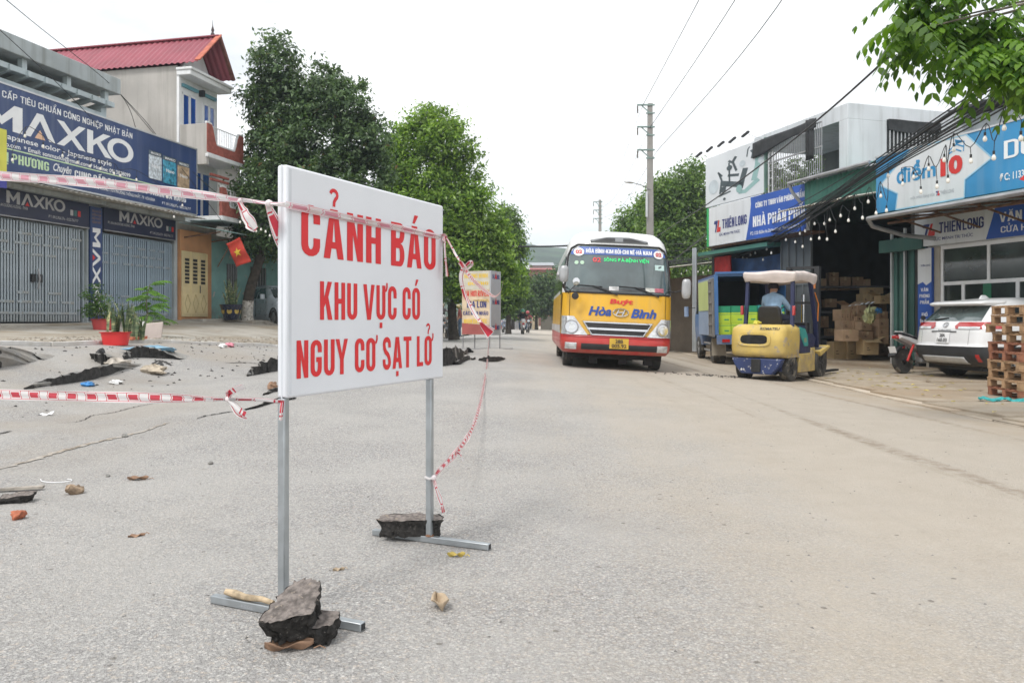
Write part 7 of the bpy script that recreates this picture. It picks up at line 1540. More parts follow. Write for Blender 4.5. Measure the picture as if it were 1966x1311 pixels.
for sname, s, x0, x1, z0, h, mt in (('yellow_lettering', 'HƯƠNG BINH', -.36, .38, 2.02, .12, M('yellow_print', (.75, .50, .05), .5)), ('yellow_lettering', 'ĐƯỜNG LÁNG'[:5], -.26, .40, 1.82, .09, M('yellow_print', (.75, .5, .05), .5)), ('red_lettering', 'BIA HƠI RIVER', -.40, .42, 1.50, .16, MREDPR), ('dark_lettering', 'BIA LON', -.28, .34, 1.18, .19, MPNAVY), ('dark_lettering', 'CÁC MÓN NHẬU', -.40, .40, .97, .11, MPNAVY), ('yellow_lettering', 'NHẬN ĐẶT TIỆC', -.38, .36, .74, .12, M('yellow_print', (.75, .5, .05), .5))):
    mb = MB(); btext(mb, s, ff, x0, x1, z0, z0 + h); mb.build(sname, mt, fb2)
MB().add([ff(a, b) for a, b in ((-.1, 1.40), (.4, 1.42), (.43, 1.33), (.0, 1.36))], [(0, 1, 2, 3)]).build('food_picture', M('food_print', (.42, .30, .12), .6, 0, .6, 14), fb2)
for k in range(3):
    mb = MB(); btext(mb, 'HANI', lambda a, b: (.4835, a, b), .08, .52, .55 + .72 * k, .68 + .72 * k); mb.build('hani_lettering', MPNAVY, fb2); mb = MB(); mb.add([(.486, .22, .56 + .72 * k), (.486, .36, .56 + .72 * k), (.486, .29, .76 + .72 * k)], [(0, 1, 2)]); mb.build('red_triangle', MREDPR, fb2)
for x, y in ((-.43, .02), (.43, -.0), (-.2, .3), (.46, .6)): MB().box(x - .012, x + .012, y - .012, y + .012, 0, 2.2).build('leg', MSTEEL, fb2)
MB().bar((-.75, .02, .015), (.2, .02, .015), .025, .025).bar((.1, .0, .015), (.9, .55, .015), .025, .025).build('foot_rail', MSTEEL, fb2)
# ------------------------------------------------------------------ trees
def leaves(name, pts, nrm, size, mat, parent, seed, wid=.42, fold=.25):
    rg = np.random.default_rng(seed); n = len(pts); s = size * rg.uniform(.65, 1.35, n)
    d = rg.normal(size=(n, 3)); d[:, 2] -= .35; nz = nrm + rg.normal(size=(n, 3)) * .65; nz /= np.linalg.norm(nz, axis=1)[:, None]
    d -= nz * (d * nz).sum(1)[:, None]; d /= np.linalg.norm(d, axis=1)[:, None]; b = np.cross(nz, d)
    s_ = s[:, None]; base = pts - d * s_ * .5; tip = pts + d * s_ * .5 - nz * s_ * .12; l = pts + b * s_ * wid * .5 + nz * s_ * fold * .3; r = pts - b * s_ * wid * .5 + nz * s_ * fold * .3
    v = np.stack([base, l, tip, r], 1).reshape(-1, 3); f = np.arange(4 * n).reshape(n, 4)
    return npmesh(name, v, f, mat, parent)
def crown_pts(blobs, nclus, per, spread, seed, shell=.55):
    """leaf positions: clumps spread through lumpy volumes, denser outside"""
    rg = np.random.default_rng(seed); vol = np.array([b[3] * b[4] * b[5] for b in blobs]) ** (2 / 3); cnt = np.maximum(3, (nclus * vol / vol.sum()).astype(int)); P_ = []; N_ = []; C = []
    for b, c in zip(blobs, cnt):
        d = rg.normal(size=(c, 3)); d /= np.linalg.norm(d, axis=1)[:, None]; r = (shell + (1 - shell) * rg.random(c) ** .6); r[rg.random(c) < .10] *= 1.06
        far = rg.random(c) < .22; r[far] = rg.uniform(.98, 1.2, far.sum()); ctr = np.array(b[:3]) + d * r[:, None] * np.array(b[3:6]); C.append(ctr)
        k = rg.poisson(np.where(far, per * .3, per)); idx = np.repeat(np.arange(c), k); o = rg.normal(size=(len(idx), 3)) * spread * np.array([1, 1, .7]); sz = np.where(far, .5, rg.uniform(.55, 1.25, c))
        P_.append(ctr[idx] + o * sz[idx][:, None]); up = d[idx] * .6 + o / spread * .3; up[:, 2] += .85; N_.append(up)
    P_ = np.concatenate(P_); N_ = np.concatenate(N_); N_ /= np.linalg.norm(N_, axis=1)[:, None]; return P_, N_, np.concatenate(C)
MBARK = M('dark_wet_bark', (.055, .045, .035), .95, 0, .4, 8, bump=.8, bscale=25); MBARKG = M('grey_bark', (.16, .14, .115), .95, 0, .35, 8, bump=.8, bscale=25); MLIMEW = M('limewashed_bark', (.50, .48, .44), .95, 0, .35, 8, bump=.8, bscale=25, wear=((.16, .13, .10), 9, .56))
def tree(label, base, px_blobs, Y, mat, nclus, per, size, spread, trunk, seed, bark=MBARK, lime=0., r0=.2, depth=1., wid=.42, shell=.55, dy=0.):
    """px_blobs: lobes of the crown as seen (px, py, rx, ry) at the distance Y"""
    t = thing('street_tree', label, 'tree', base, 0, 'street trees'); k = Y / FPX; rg = random.Random(seed); bl = []
    for (px, py, rx_, ry_) in px_blobs:
        c = P(px, py, Y); bl.append((c.x - base.x, c.y - base.y + rg.uniform(-.35, .35) * rx_ * k + dy, c.z - base.z, rx_ * k, rx_ * k * depth, ry_ * k))
    p, n, C = crown_pts(bl, nclus, per, spread, seed, shell); leaves('crown', p, n, size, mat, t, seed, wid)
    tp = spline([tuple(q_) for q_ in trunk], 5); m = len(tp); rs = [r0 * (1.25 - .25 * min(1, i / 2)) * (1 - .62 * i / m) for i in range(m)]
    MB().tube(tp, rs, 10).build('trunk', bark, t, smooth=True)
    if lime:
        cut = [q_ for q_ in tp if q_[2] <= lime]; MB().tube(cut + [np.array([tp[len(cut)][0], tp[len(cut)][1], lime])] if len(cut) < m else cut, [r_ * 1.03 for r_ in rs[:len(cut)]] + [rs[min(len(cut), m - 1)] * 1.04], 10).build('limewash', MLIMEW, t, smooth=True)
    top = Vector(tp[-1])
    for b in bl:                                       # limbs reach into every lobe
        e = Vector(b[:3]); f0 = Vector(tp[int(m * rg.uniform(.55, .95))]); mid = f0.lerp(e, .5) + V(rg.uniform(-.3, .3), rg.uniform(-.3, .3), rg.uniform(-.1, .3))
        MB().tube(spline([tuple(f0), tuple(mid), tuple(e)], 4), [r0 * .36 * (1 - .8 * i / 8) for i in range(9)], 6).build('limb', bark, t, smooth=True)
    return t
MLD = leafmat('dark_glossy_leaf', (.035, .070, .030), (.155, .235, .105), .30, .32, (.16, .06, .02)); MLB = leafmat('fresh_green_leaf', (.075, .155, .022), (.29, .43, .075), .38, .4); MLM = leafmat('mid_green_leaf', (.055, .115, .025), (.20, .31, .07), .36, .45); MLF = leafmat('far_green_leaf', (.035, .07, .024), (.10, .16, .05), .3, .5)
Y1 = 27.5; b1 = GP(488, 629); b1 = V(P(474, 600, Y1).x, Y1, 0); b1.z = g(b1.x, b1.y)
tree('tall dark-leaved street tree with limewashed trunk left of the warning sign', b1, [(530, 120, 42, 50), (516, 190, 46, 55), (545, 215, 62, 60), (610, 185, 62, 52), (668, 205, 48, 48), (690, 265, 50, 55), (600, 280, 90, 70), (518, 300, 54, 60), (540, 370, 74, 65), (620, 370, 90, 70), (705, 345, 48, 60), (482, 405, 38, 55), (505, 455, 48, 45), (600, 450, 80, 50), (690, 420, 60, 60)], Y1, MLD, 980, 80, .17, .22, [(0, 0, -.1), (.1, -.05, 1.0), (.45, .0, 2.2), (.75, .1, 3.6), (1.3, .1, 5.2), (1.7, .2, 7.0)], 1, MBARK, .75, .2, .8)
Y2 = 35.0; b2_ = V(P(872, 600, Y2).x, Y2, 0); b2_.z = g(b2_.x, b2_.y)
tree('tall bright green street tree standing behind the warning sign', b2_, [(830, 240, 40, 36), (790, 270, 45, 40), (860, 275, 48, 42), (765, 320, 38, 45), (820, 335, 62, 52), (885, 340, 45, 52), (850, 410, 75, 60), (780, 400, 50, 60), (915, 410, 38, 50), (880, 470, 70, 50), (940, 460, 36, 45), (820, 490, 70, 50), (900, 535, 72, 42), (955, 525, 40, 45), (850, 540, 50, 30)], Y2, MLB, 860, 80, .20, .28, [(0, 0, -.1), (-.1, 0, 1.6), (.1, 0, 3.2), (-.2, .1, 5.2), (-.5, .1, 7.4)], 2, MBARK, .0, .22, .8)
Y3 = 50.0; b3 = V(P(985, 600, Y3).x - .3, Y3, 0); b3.z = g(b3.x, b3.y)
tree('smaller green street tree beyond the bright green one', b3, [(970, 425, 24, 28), (982, 470, 24, 40), (955, 500, 40, 45), (985, 540, 26, 40), (960, 570, 40, 30)], Y3, MLM, 300, 66, .24, .32, [(0, 0, -.1), (0, 0, 2.5), (-.3, 0, 5.0)], 3, MBARK, 0, .18, .8)
Y4 = 31.0; b4 = V(P(760, 600, Y4).x, Y4, 0); b4.z = g(b4.x, b4.y)
tree('dark shrubby tree filling the gap behind the warning sign panel', b4, [(735, 470, 60, 70), (790, 540, 70, 60), (700, 560, 60, 60)], Y4 + 1.5, MLD, 420, 40, .18, .22, [(0, 0, -.1), (0, 0, 1.8), (.2, 0, 3.6)], 4, MBARK, 0, .16, .7)
Y5 = 46.0; b5 = V(P(1310, 600, Y5).x, Y5, 0); b5.z = g(b5.x, b5.y)
tree('broad green tree behind the utility pole and the tall billboard', b5, [(1335, 345, 36, 34), (1295, 370, 42, 38), (1320, 400, 45, 45), (1275, 420, 45, 45), (1345, 440, 35, 50), (1300, 465, 60, 45), (1330, 520, 50, 40)], Y5, MLM, 400, 70, .26, .36, [(0, 0, -.1), (0, 0, 3), (.2, 0, 6)], 5, MBARKG, 0, .22, .8)
Y6 = 52.0; b6 = V(P(1225, 600, Y6).x, Y6, 0); b6.z = g(b6.x, b6.y)
tree('rounded green tree left of the utility pole behind the minibus roof', b6, [(1225, 425, 35, 28), (1260, 400, 34, 40), (1205, 455, 34, 26), (1245, 460, 48, 34), (1225, 510, 60, 40), (1275, 500, 40, 40)], Y6, MLM, 300, 68, .27, .36, [(0, 0, -.1), (0, 0, 3), (.2, 0, 5)], 6, MBARKG, 0, .2, .8)
for i, (lab, px, Y_, bl_, mt) in enumerate((
    ('dark bushy tree at the end of the road left of the minibus', 1030, 82, [(1010, 560, 30, 26), (1035, 545, 26, 18), (1055, 565, 26, 26), (1030, 585, 40, 20)], MLF),
    ('dark bushy tree at the end of the road behind the far motorbike', 985, 78, [(985, 560, 30, 30), (965, 585, 28, 24), (1000, 590, 30, 20)], MLF),
    ('dark tree behind the dark cargo truck on the right', 1322, 58, [(1310, 560, 40, 45), (1340, 590, 36, 40), (1290, 590, 36, 36)], MLF),
    ('green tree above the red-roofed houses left of the minibus', 1080, 95, [(1075, 535, 22, 18), (1095, 560, 30, 30), (1065, 575, 26, 22)], MLF))):
    b_ = V(P(px, 600, Y_).x, Y_, 0); b_.z = g(b_.x, b_.y) if Y_ < 70 else 0.
    tree(lab, b_, bl_, Y_, mt, 200, 34, .42, .5, [(0, 0, -.3), (0, 0, 1.5), (.2, 0, 3.0)], 20 + i, MBARK, 0, .2, .9)
# tree at the right, mostly out of the picture: pinnate sprays hang into the frame
nt_ = thing('near_tree', 'overhanging branches with drooping pinnate leaves at the upper right corner', 'tree', (9.6, 8.6, g(9.6, 8.6)))
MB().tube(spline([(0, 0, -.1), (-.1, 0, 1.5), (-.3, 0, 3.2), (-.9, -.1, 4.6)], 5), [.2, .18, .17, .16, .16, .15, .15, .14, .14, .13, .13, .12, .11, .1, .09, .08], 10).build('trunk', MBARKG, nt_, smooth=True)
MLN = leafmat('young_pinnate_leaf', (.030, .085, .010), (.15, .27, .030), .40, .38)
rg = random.Random(17); fr_v = []; fr_f = []; nb = V(*nt_.location)
stems = MB()
def frond(o, d, L_, n, ls):
    """a drooping compound leaf: paired leaflets along a curved stalk"""
    d = d.normalized(); side = d.cross(V(0, 0, 1)); side = side.normalized() if side.length > .05 else V(1, 0, 0); pts = []
    for i in range(n + 1):
        t = i / n; pts.append(o + d * L_ * t + V(0, 0, -.42 * L_ * t * t))
    for i in range(1, n + 1):
        tan = (pts[i] - pts[i - 1]).normalized()
        for s in (-1, 1):
            s3 = ls * (1 - .35 * abs(i / n - .45)) * rg.uniform(.85, 1.15); out = (side * s * .9 + tan * .55 + V(0, 0, -.55 + rg.uniform(-.15, .1))).normalized(); wv = (tan - out * tan.dot(out)).normalized() * s3 * .25; drop = V(0, 0, -s3 * .10); b = pts[i]; k = len(fr_v); up = out.cross(wv).normalized() * s3 * .03 * (1 if rg.random() < .5 else -1)
            fr_v.extend([b, b + out * s3 * .35 + wv + up, b + out * s3 * .72 + wv * .75 + drop * .5 + up, b + out * s3 + drop * 1.6, b + out * s3 * .72 - wv * .75 + drop * .5 + up, b + out * s3 * .35 - wv + up, b + out * s3 * .5 + drop * .2]); fr_f.extend([(k, k + 1, k + 6, k + 5), (k + 1, k + 2, k + 3, k + 6), (k + 6, k + 3, k + 4, k + 5)])
    return pts
twigs = [((1770, 55, 7.6), 110), ((1805, 40, 7.9), 115), ((1860, 70, 8.0), 110), ((1920, 30, 8.0), 110), ((1810, -30, 8.0), 100), ((1895, 100, 7.7), 60), ((1950, 80, 7.8), 100), ((1965, 115, 7.6), 70), ((1905, 120, 7.6), 50), ((1990, 60, 8), 90), ((1850, -40, 8.2), 90), ((2020, 100, 7.9), 80), ((1765, -20, 7.9), 60), ((1835, 50, 8.2), 80), ((1980, 115, 8.3), 80)]
for (px, py, Y_), spread_ in twigs:
    e = P(px, py, Y_); st0 = nb + V(-.9, -.1, 4.6)
    stems.tube(spline([tuple(st0 - nb), tuple(st0.lerp(e, .5) + V(0, 0, .25) - nb), tuple(e - nb)], 5), [.035 - .003 * i for i in range(11)], 6)
    for k in range(20):
        a = rg.uniform(0, 6.28); o_ = e + V(rg.uniform(-1, 1), rg.uniform(-1, 1) * .8, rg.uniform(-.6, .6)) * (spread_ / FPX * Y_ * .50); d_ = V(-.55 + .9 * math.cos(a), -.35 + .9 * math.sin(a), rg.uniform(-.75, .1)); frond(o_ - nb, d_, rg.uniform(.30, .50), rg.choice((5, 6, 7)), rg.uniform(.105, .15))
stems.build('branches', MBARKG, nt_, smooth=True)
crn = npmesh('crown', np.array([tuple(p) for p in fr_v]), np.array(fr_f), MLN, nt_, True)
# ------------------------------------------------------------------ plants in pots
def basin(label, px, py, w, h, mat, Y=None, rz=0.):
    c = GP(px, py) if Y is None else P(px, py, Y); t = thing('red_basin', label, 'planter', c, rz)
    prof = lambda r, a, z: (r * w * .5 * math.copysign(abs(math.cos(a)) ** .7, math.cos(a)), r * w * .36 * math.copysign(abs(math.sin(a)) ** .7, math.sin(a)), z)
    MB().lathe([(.76, 0), (.90, h * .9), (1.0, h * .94), (1.02, h), (.92, h), (.90, h * .88)], 28, prof).build('tub', mat, t, smooth=True, angle=35)
    MB().lathe([(.88, h * .80), (.5, h * .86), (.01, h * .88)], 20, prof, closed=False).build('soil', M('dark_soil', (.07, .05, .035), .95, 0, .4, 12, bump=.6, bscale=30), t, smooth=True); return t, c
MREDT = M('red_plastic_tub', (.62, .03, .03), .4, 0, .06, 2); MREDT2 = M('scuffed_red_tub', (.42, .05, .05), .5, 0, .2, 4)
def blades(parent, n, h, spread, mat, seed, wid=.045):
    rg = random.Random(seed)
    for i in range(n):
        a = rg.uniform(0, 6.28); hh = h * rg.uniform(.55, 1.05); lean = rg.uniform(.05, .45); tw = rg.uniform(-.8, .8); b = V(rg.uniform(-1, 1) * spread, rg.uniform(-1, 1) * spread * .6, 0); dr = V(math.cos(a), math.sin(a) * .7, 0)
        def fn(u, v, b=b, dr=dr, hh=hh, lean=lean, tw=tw, a=a):
            w = wid * (.45 + .9 * v) * (1 - v ** 3) + .002; s = V(math.cos(a + 1.57 + tw * v), math.sin(a + 1.57 + tw * v), 0); return b + dr * lean * hh * v * v + V(0, 0, hh * v) + s * w * (u - .5) * 2 + dr * .01 * abs(u - .5)
        MB().grid(fn, 2, 8).build('blade', mat, parent, smooth=True)
def snakemat():
    m, nt, b = newmat('snake_plant_leaf'); tc = nt.nodes.new('ShaderNodeTexCoord'); n1 = noise(nt, tc.outputs['Object'], 6, 4, .6, (1, 1, 5)); g_ = nt.nodes.new('ShaderNodeNewGeometry')
    c = mixc(nt, ramp(nt, n1, .4, .6), (.045, .085, .035), (.16, .20, .10)); c = mixc(nt, ramp(nt, noise(nt, tc.outputs['Object'], 11, 2), .56, .66), c, (.42, .40, .20)); nt.links.new(c, b.inputs['Base Color']); b.inputs['Roughness'].default_value = .4; return m
MSNAKE = snakemat()
bt, c = basin('bright red plastic basin with snake plants at the left pavement edge', 222, 663, .52, .235, MREDT, None, .12)
sp1 = thing('snake_plant', 'cluster of striped snake plants growing in the bright red basin', 'plant', c + V(.06, .0, .20)); blades(sp1, 22, .62, .16, MSNAKE, 1, .04)
sp3 = thing('snake_plant', 'low dark snake plants on the ground right of the bright red basin', 'plant', GP(262, 656)); blades(sp3, 16, .55, .14, MSNAKE, 3, .035)
bt2, c = basin('scuffed dull red basin standing before the pillar sign', 201, 623, .62, .26, MREDT2, 19.0, .1)
gz = g(c.x, c.y); bt2.location.z = gz; c.z = gz
shb = thing('potted_shrub', 'small leafy shrub growing beside the dull red basin before the pillar sign', 'plant', V(P(187, 600, 19.2).x, 19.2, g(P(187, 600, 19.2).x, 19.2)))
p_, n_, C_ = crown_pts([(-.08, 0, .45, .26, .22, .22), (.1, 0, .62, .28, .22, .22), (-.15, 0, .80, .20, .18, .16), (.2, 0, .42, .2, .2, .2), (-.1, 0, 1.0, .12, .12, .10)], 110, 14, .07, 31, .3); leaves('foliage', p_, n_, .065, leafmat('shrub_leaf', (.03, .085, .02), (.12, .23, .05), .3), shb, 32, .5)
for k in range(5): MB().tube([(.03 * k - .06, 0, -.05), (.05 * k - .1, .02, .4), (.1 * k - .2, 0, .85)], .008, 5).build('stem', MBARKG, shb)
# feathery sapling
sap = thing('feathery_sapling', 'young tree with feathery bright green fronds before the right gate', 'plant', GP(283, 645)); fr_v = []; fr_f = []; rg = random.Random(23)
stm = spline([(0, 0, -.05), (.02, 0, .35), (-.02, 0, .75), (.06, 0, 1.15)], 4); MB().tube(stm, [.022 - .0012 * i for i in range(len(stm))], 6).build('stem', MBARKG, sap, smooth=True)
for k in range(30):
    hh = rg.uniform(.25, 1.18); a = rg.uniform(0, 6.28); d_ = V(math.cos(a), math.sin(a) * .8, rg.uniform(.1, .55)); L_ = rg.uniform(.38, .62) * (1.1 - .25 * hh); o_ = V(.03, 0, hh)
    for j in range(6):                                 # twice-divided: side stalks carry the leaflets
        t = .25 + .14 * j; b_ = o_ + d_ * L_ * t + V(0, 0, -.35 * L_ * t * t)
        for s in (-1, 1):
            sd2 = (d_.cross(V(0, 0, 1)).normalized() * s + d_ * .6).normalized(); frond(b_, sd2, L_ * .30 * (1 - .4 * abs(t - .5)), 5, .05)
npmesh('fronds', np.array([tuple(p) for p in fr_v]), np.array(fr_f), leafmat('feathery_leaf', (.05, .13, .03), (.19, .36, .05), .4), sap, True)
crumple('clay_pot', 'white broken pot at the foot of the feathery sapling', 'pot', GP(270, 648), .16, M('white_chipped_pot', (.58, .57, .55), .7), 41, 1.1)
sl_ = thing('stone_slab', 'pinkish square slab leaning at the foot of the feathery sapling', 'slab', GP(291, 650), .1); MB().obox((.0, .05, .16), (.20, 0, .02), (0, .02, .01), (.0, .05, .16)).build('slab', M('pinkish_slab', (.40, .34, .31), .85, 0, .12, 3), sl_, bevel=.008)
for k, (px, py) in enumerate(((247, 656), (256, 655), (266, 656), (272, 652))): 
    o_ = thing('loose_brick', ('leftmost', 'second', 'third', 'rightmost')[k] + ' of the red bricks right of the bright red basin', 'brick', GP(px, py), .4 * k, 'bricks by the red basin'); rough(MB().box(-.10, .10, -.05, .05, 0, .06), .004, 20, k).build('brick', MBRK, o_, bevel=.006)
# glazed pot with tall snake plant
gp_ = LF.w(LF.x(444, 1.1), -1.1, ZF + .06); gpot = thing('glazed_pot', 'dark blue glazed pot with yellow panels on the step before the teal wall', 'pot', gp_, LF.ang)
MB().lathe([(.20, 0), (.24, .04), (.30, .3), (.36, .46), (.38, .52), (.34, .52), (.32, .46)], 20).build('body', M('dark_blue_glaze', (.015, .02, .045), .25, 0, .2, 4, coat=.5), gpot, smooth=True)
for k in range(8):
    a = k * math.pi / 4 - 1.2; MB().lathe([(.001, 0), (.085, 0)], 10, lambda r, b, z, a=a: ((.297 + .08 * (.28 + r * math.sin(b) - .25)) * 1.02 * math.cos(a) - r * math.cos(b) * math.sin(a), (.297 + .08 * (.28 + r * math.sin(b) - .25)) * 1.02 * math.sin(a) + r * math.cos(b) * math.cos(a), .29 + r * math.sin(b)), closed=False).build('yellow_panel', M('ochre_glaze', (.45, .32, .07), .35, 0, .25, 9), gpot)
sp2 = thing('snake_plant', 'tall pale snake plant in the dark blue glazed pot', 'plant', gp_ + V(0, 0, .42)); blades(sp2, 20, .95, .16, MSNAKE, 2, .04)
# greenery behind the balcony cage
for k, (x, lab) in enumerate(((.3, 'trailing plant at the left end of the caged balcony'), (1.1, 'leafy plant in the middle of the caged balcony'), (1.9, 'leafy plant at the right end of the caged balcony'))):
    t = thing('balcony_plant', lab, 'plant', RF.w(ux0 + x, -.25, UZ0 + .02), RF.ang, 'plants in the caged balcony'); p_, n_, C_ = crown_pts([(0, 0, .40, .42, .2, .30), (.1, 0, .75, .3, .15, .22), (-.15, -.1, .2, .3, .15, .2)], 110, 14, .07, 50 + k, .3); leaves('foliage', p_, n_, .08, MLM, t, 51 + k, .5)
    MB().lathe([(.10, 0), (.15, .18), (.16, .2), (.13, .2)], 14).build('pot', MWHSHEET, t, smooth=True)
# ------------------------------------------------------------------ poles
MCONCP = M('concrete_pole', (.30, .285, .27), .9, 0, .14, 1.2, bump=.3, bscale=12, streak=((.2, .19, .17), .4)); MGRARM = M('grey_green_crossarm', (.22, .29, .27), .6, .2, .15, 3)
def upole(label, px, Ytop, py_top, wid, arms, lamp):
    b = V(P(px, 600, Ytop).x, Ytop, 0); b.z = g(b.x, b.y); t = thing('utility_pole', label, 'utility pole', b); H = P(px, py_top, Ytop).z - b.z
    MB().loft([[V(sx * w_, sy * w_, z) for sx, sy in ((-1, -1), (1, -1), (1, 1), (-1, 1))] for z, w_ in ((-.3, wid), (H, wid * .6))]).build('shaft', MCONCP, t, bevel=.02)
    for py in arms:
        z = P(px, py, Ytop).z - b.z; a = MB().bar((-.68, -.12, z), (.22, -.12, z), .08, .08).build('crossarm', MGRARM, t)
        MB().bar((-.45, -.12, z - .03), (-.02, -.12, z - .42), .05, .05).bar((-.22, -.12, z - .42), (.22, -.12, z - .42), .07, .07).build('brace', MGRARM, a)
        for k in range(5): MB().cyl((-.66 + .0, -.12, z - .06 - .075 * k), (-.66, -.12, z - .115 - .075 * k), .035, .05, 8).build('insulator', M('brown_insulator', (.08, .06, .05), .3), a)
    if lamp:
        z = P(px, 358, Ytop).z - b.z; MB().tube([(0, -.15, z - .2), (-.4, -.2, z), (-.85, -.25, z + .12)], .025, 6).build('lamp_arm', MSTEEL, t, smooth=True)
        MB().loft([[V(-.85 - .5 * u, -.25 + .10 * k_ * math.cos(a), z + .14 + .05 * u + .055 * k_ * math.sin(a)) for a in [2 * math.pi * i / 10 for i in range(10)]] for u, k_ in ((0, .3), (.15, .9), (.5, 1.2), (.85, 1.0), (1.0, .4))]).build('lamp_head', MALU, t, smooth=True)
        MB().box(-.26, -.17, -.3, -.2, z - 1.6, z - .3).build('conduit', MALU, t)
    return t, b, H
pole1, pb, pH = upole('tall square concrete utility pole with three crossarms behind the minibus', 1248, 41.0, 199, .20, (203, 245, 289), True)
pole2, pb2, pH2 = upole('distant utility pole left of the tall one above the minibus roof', 1152, 78.0, 384, .2, (388, 404, 420), False)
upole('near concrete utility pole carrying the cable bundle beyond the right edge', 2195, 7.45, -1690, .17, (), False)
wp = thing('lamp_post', 'thin white post beside the standing motorbikes behind the sign', 'post', (P(863, 600, 40).x, 40, g(P(863, 600, 40).x, 40))); MB().cyl((0, 0, -.1), (0, 0, 4.2), .07, .05, 10).build('shaft', M('pale_post', (.55, .58, .60), .5), wp, smooth=True); MB().cyl((0, 0, 0), (0, 0, .5), .1, .1, 10).build('foot', MCONCP, wp)
# ------------------------------------------------------------------ wires
def wire(label, pts, r, group, n=10, mat=MBLACKM):
    c = Vector(pts[0]); t = thing('overhead_cable', label, 'cable', c, 0, group); MB().tube([Vector(p) - c for p in spline([tuple(p) for p in pts], n)], r, 5).build('cable', mat, t, smooth=True); return t
for k, (py, xe, z_e) in enumerate(((205, 6.0, 12.2), (247, 6.5, 11.1), (291, 7.1, 10.0))):
    a = P(1233 + 14 * k, py, 41); wire('%s thin power line running from the crossarms out of the top of the photo' % ('leftmost', 'middle', 'rightmost')[k], [a, V(xe + .2, 22, z_e - .3), V(5.8 + .1 * k, 7.45, 12.1 - .9 * k)], .015, 'power lines of the tall pole')
    wire('%s power line between the two utility poles' % ('top', 'middle', 'lowest')[k], [a, V((a.x + pb2.x) / 2, 60, (a.z + 12 - k) / 2 - .5), P(1146, 388 + 16 * k, 78)], .009, 'power lines between the poles')
wire('dark cable crossing above the road behind the minibus', [P(690, 462, 38), P(880, 470, 39), P(1060, 473, 40), P(1245, 462, 41)], .045, None)
wire('long sagging cable from the right tree down past the tall billboard', [P(1990, -160, 7), P(1712, 104, 10.2), P(1580, 222, 13), P(1470, 310, 16.5), P(1357, 393, 22), P(1290, 435, 32), P(1252, 460, 41)], .016, None)
wire('straight stay wire slanting down behind the minibus roof', [P(1357, 450, 26), P(1293, 500, 33)], .02, None)
YB = [(1290, 37), (1400, 28.5), (1500, 22.5), (1600, 18), (1700, 14.8), (1800, 12.4), (1900, 10.6), (1966, 9.6), (2150, 7.6)]
def yb_(px): return lerp_pts(px, YB)
BM = [(1252, 506), (1330, 502), (1400, 489), (1500, 444), (1600, 382), (1700, 314), (1800, 250), (1900, 188), (2150, 30)]
rg = random.Random(6)
for k in range(13):
    sp_ = (k / 12 - .5); off = rg.uniform(-3, 3); pts = []
    for i, (px, py) in enumerate(BM):
        fan = 8 + 4 * i + (10 * (i - 4) if i > 4 else 0); sag_ = 6 * math.sin(1.1 * i + k) ; pts.append(P(px, py + sp_ * fan + off * .5 + sag_ * .4, yb_(px) + .15 * math.sin(k * 2.1)))
    wire(('topmost', 'second from top', 'third from top', 'fourth from top', 'fifth from top', 'sixth from top', 'middle', 'sixth from bottom', 'fifth from bottom', 'fourth from bottom', 'third from bottom', 'second from bottom', 'lowest')[k] + ' black cable of the sagging bundle along the right shopfronts', pts, [.012, .009, .016, .011][k % 4], 'cable bundle along the right shopfronts', 8)
for k in range(4):
    wire(('top', 'second', 'third', 'lowest')[k] + ' slack wire below the cable bundle above the blue truck', [P(1252, 470 + 10 * k, 41), P(1330, 466 + 14 * k, 34), P(1420, 440 + 15 * k, 27), P(1520, 398 + 14 * k, 21.5), P(1640, 330 + 15 * k, 16.8)], .011, 'slack wires above the blue truck')
for k, pts in enumerate(([P(-60, -60, 14), P(60, 40, 17), P(228, 178, 22.5), P(262, 250, 23.5)], [P(-20, 40, 16), P(120, 170, 19), P(225, 280, 22)], [P(228, 178, 22.5), P(285, 240, 23.8), P(320, 290, 24.5)], [P(232, 182, 22.5), P(330, 300, 24), P(430, 430, 25)], [P(370, 330, 23), P(430, 380, 24), P(520, 420, 25), P(600, 430, 26)])):
    wire('%s of the thin service wires over the paint shop' % ('longest', 'second', 'shortest', 'fourth', 'rightmost')[k], pts, .009, 'service wires over the paint shop')
# ------------------------------------------------------------------ strings of bulbs
def bulbstring(label, bl, Yf, group, drop=.16, cord=True, br=.029):
    c = P(bl[0][0], bl[0][1], Yf(bl[0][0])); t = thing('string_lights', label, 'string lights', c, 0, group); tops = []
    for px, py in bl:
        p = P(px, py, Yf(px)) - c; d = drop * rg.uniform(.6, 1.5); tops.append(p + V(rg.uniform(-.03, .03), 0, d + .08))
        b = MB().lathe([(.003, -br * 1.15), (br * .75, -br * .85), (br, 0), (br * .8, br * .8), (br * .42, br * 1.5), (br * .4, br * 1.9)], 12, lambda r, a, z, p=p: (p.x + r * math.cos(a), p.y + r * math.sin(a), p.z + z)).build('bulb', MBULB, t, smooth=True)
        MB().cyl(p + V(0, 0, br * 1.7), p + V(0, 0, br * 3.3), br * .55, n=8).build('socket', MBLACKP, b, smooth=True); MB().tube([p + V(0, 0, br * 3.2), tops[-1]], .005, 4).build('drop_wire', MBLACKP, b)
    if len(tops) > 1: MB().tube(spline([tuple(p) for p in tops], 4), .007, 4).build('cord', MBLACKM, t)
    return t
